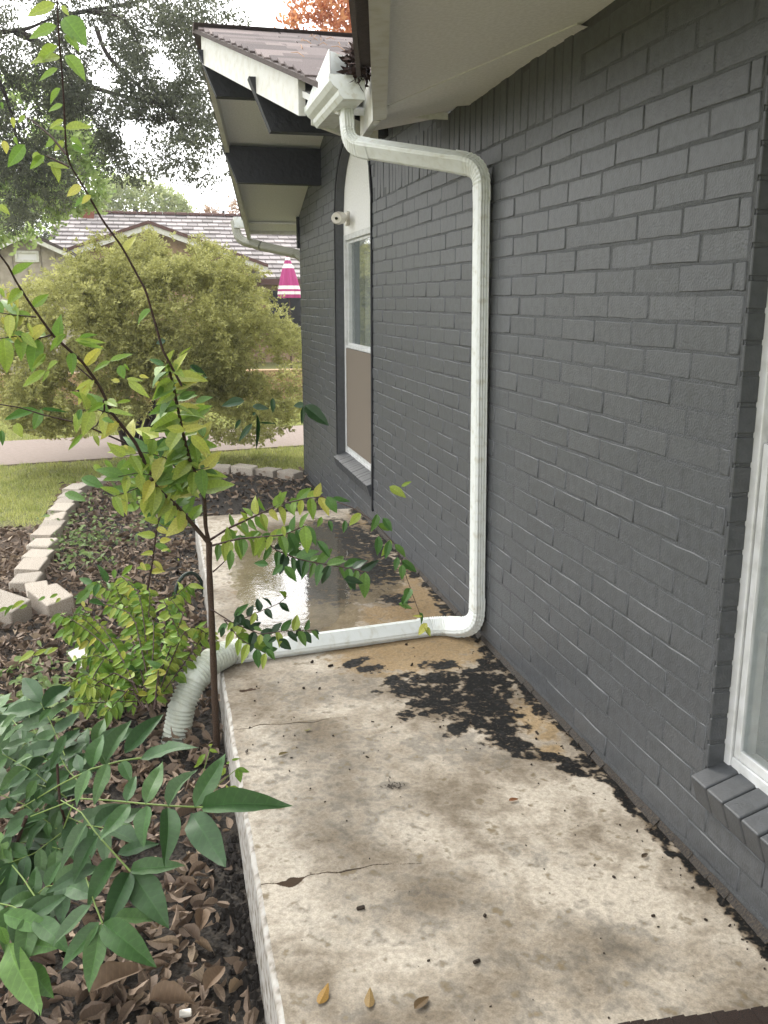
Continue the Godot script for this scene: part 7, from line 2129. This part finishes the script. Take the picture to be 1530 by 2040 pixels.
# ---------------------------------------------------------------- sky
func sky_image() -> Image:
	var w := 512
	var h := 256
	var a := noise(0.012, 301, 4)
	a.domain_warp_enabled = false
	var im := Image.create(w, h, false, Image.FORMAT_RGBF)
	for j in h:
		var el := 90.0 - 180.0 * (j + 0.5) / h
		for i in w:
			var an := TAU * float(i) / w      # the left edge of the picture looks along -z
			var d := Vector3(sin(an) * cos(deg_to_rad(el)), sin(deg_to_rad(el)) * 2.0, -cos(an) * cos(deg_to_rad(el))) * 80.0
			var c := clampf(a.get_noise_3dv(d) * 0.9 + 0.5, 0, 1)
			var t := clampf(el / 70.0, 0, 1)
			var base := Color(0.90, 0.905, 0.90).lerp(Color(0.84, 0.88, 0.93), t)
			var cloud := Color(1.0, 0.99, 0.97)
			var dv := Vector3(sin(an) * cos(deg_to_rad(el)), sin(deg_to_rad(el)), -cos(an) * cos(deg_to_rad(el)))
			var away := rad_to_deg(dv.angle_to(Vector3(-0.22, 0.62, -0.75)))
			var glow := 1.5 + 2.9 * exp(-pow(away / 30.0, 2.0)) * (0.85 + 0.3 * c)   # the veiled sun's part of the cloud
			im.set_pixel(i, j, base.lerp(cloud, c * 0.8) * glow)
	return im

func _ready() -> void:
	rng.seed = 1234
	var cam := Camera3D.new()
	cam.name = "camera"
	cam.fov = 59.0776
	cam.near = 0.05
	cam.far = 700.0
	cam.position = Vector3(0, 1.5, 0)
	cam.rotation = Vector3(-deg_to_rad(13.134), -deg_to_rad(13.5952), 0)
	cam.rotation_order = EULER_ORDER_YXZ
	add_child(cam)
	env = Environment.new()
	env.background_mode = Environment.BG_SKY
	var sky := Sky.new()
	var pm := PanoramaSkyMaterial.new()
	pm.panorama = tex(sky_image())
	pm.energy_multiplier = 1.0
	sky.sky_material = pm
	env.sky = sky
	env.background_energy_multiplier = 1.0
	env.ambient_light_source = Environment.AMBIENT_SOURCE_SKY
	env.tonemap_mode = Environment.TONE_MAPPER_LINEAR
	env.tonemap_exposure = 1.74
	env.fog_enabled = true
	env.fog_light_color = Color(0.97, 0.98, 1.0)
	env.fog_density = 0.0018
	env.sdfgi_enabled = true
	env.ssao_enabled = true
	env.ssil_enabled = true
	var we := WorldEnvironment.new()
	we.environment = env
	add_child(we)
	var sun := DirectionalLight3D.new()
	sun.light_energy = 0.4
	sun.light_color = Color(1.0, 0.97, 0.92)
	sun.light_angular_distance = 16.0
	sun.shadow_enabled = true
	sun.look_at_from_position(Vector3(-2.2, 6.2, -6.0), Vector3.ZERO)
	add_child(sun)
	make_materials()
	build_ground()
	build_walk()
	rng.seed = 4321
	build_house()
	build_gutters()
	build_neighbours()
	build_trees()
	build_edging()
	build_camera_fitting()
	build_litter()
	for k in 6:
		leaves.append(leaf_mesh([0.16, 0.22, 0.1, 0.28, 0.18, 0.05][k], [0.22, 0.3, 0.15, 0.25, 0.1, 0.28][k], 0.012, 0.8, 301 + k))
	rng.seed = 555
	build_sapling()
	build_thicket()
	leaves.clear()
	for k in 7:
		leaves.append(leaf_mesh([0.22, 0.34, 0.14, 0.3, 0.05, 0.26, 0.18][k], [0.2, 0.1, 0.28, 0.34, 0.12, 0.24, 0.16][k], [0.022, 0.03, 0.018, 0.026, 0.034, 0.02, 0.028][k], 0.7, 341 + k))
	build_pecan()
	for q in leaf_more:
		part("leaves", leaf_more[q], M.leaf_mix, q).set_meta("kind", "stuff")
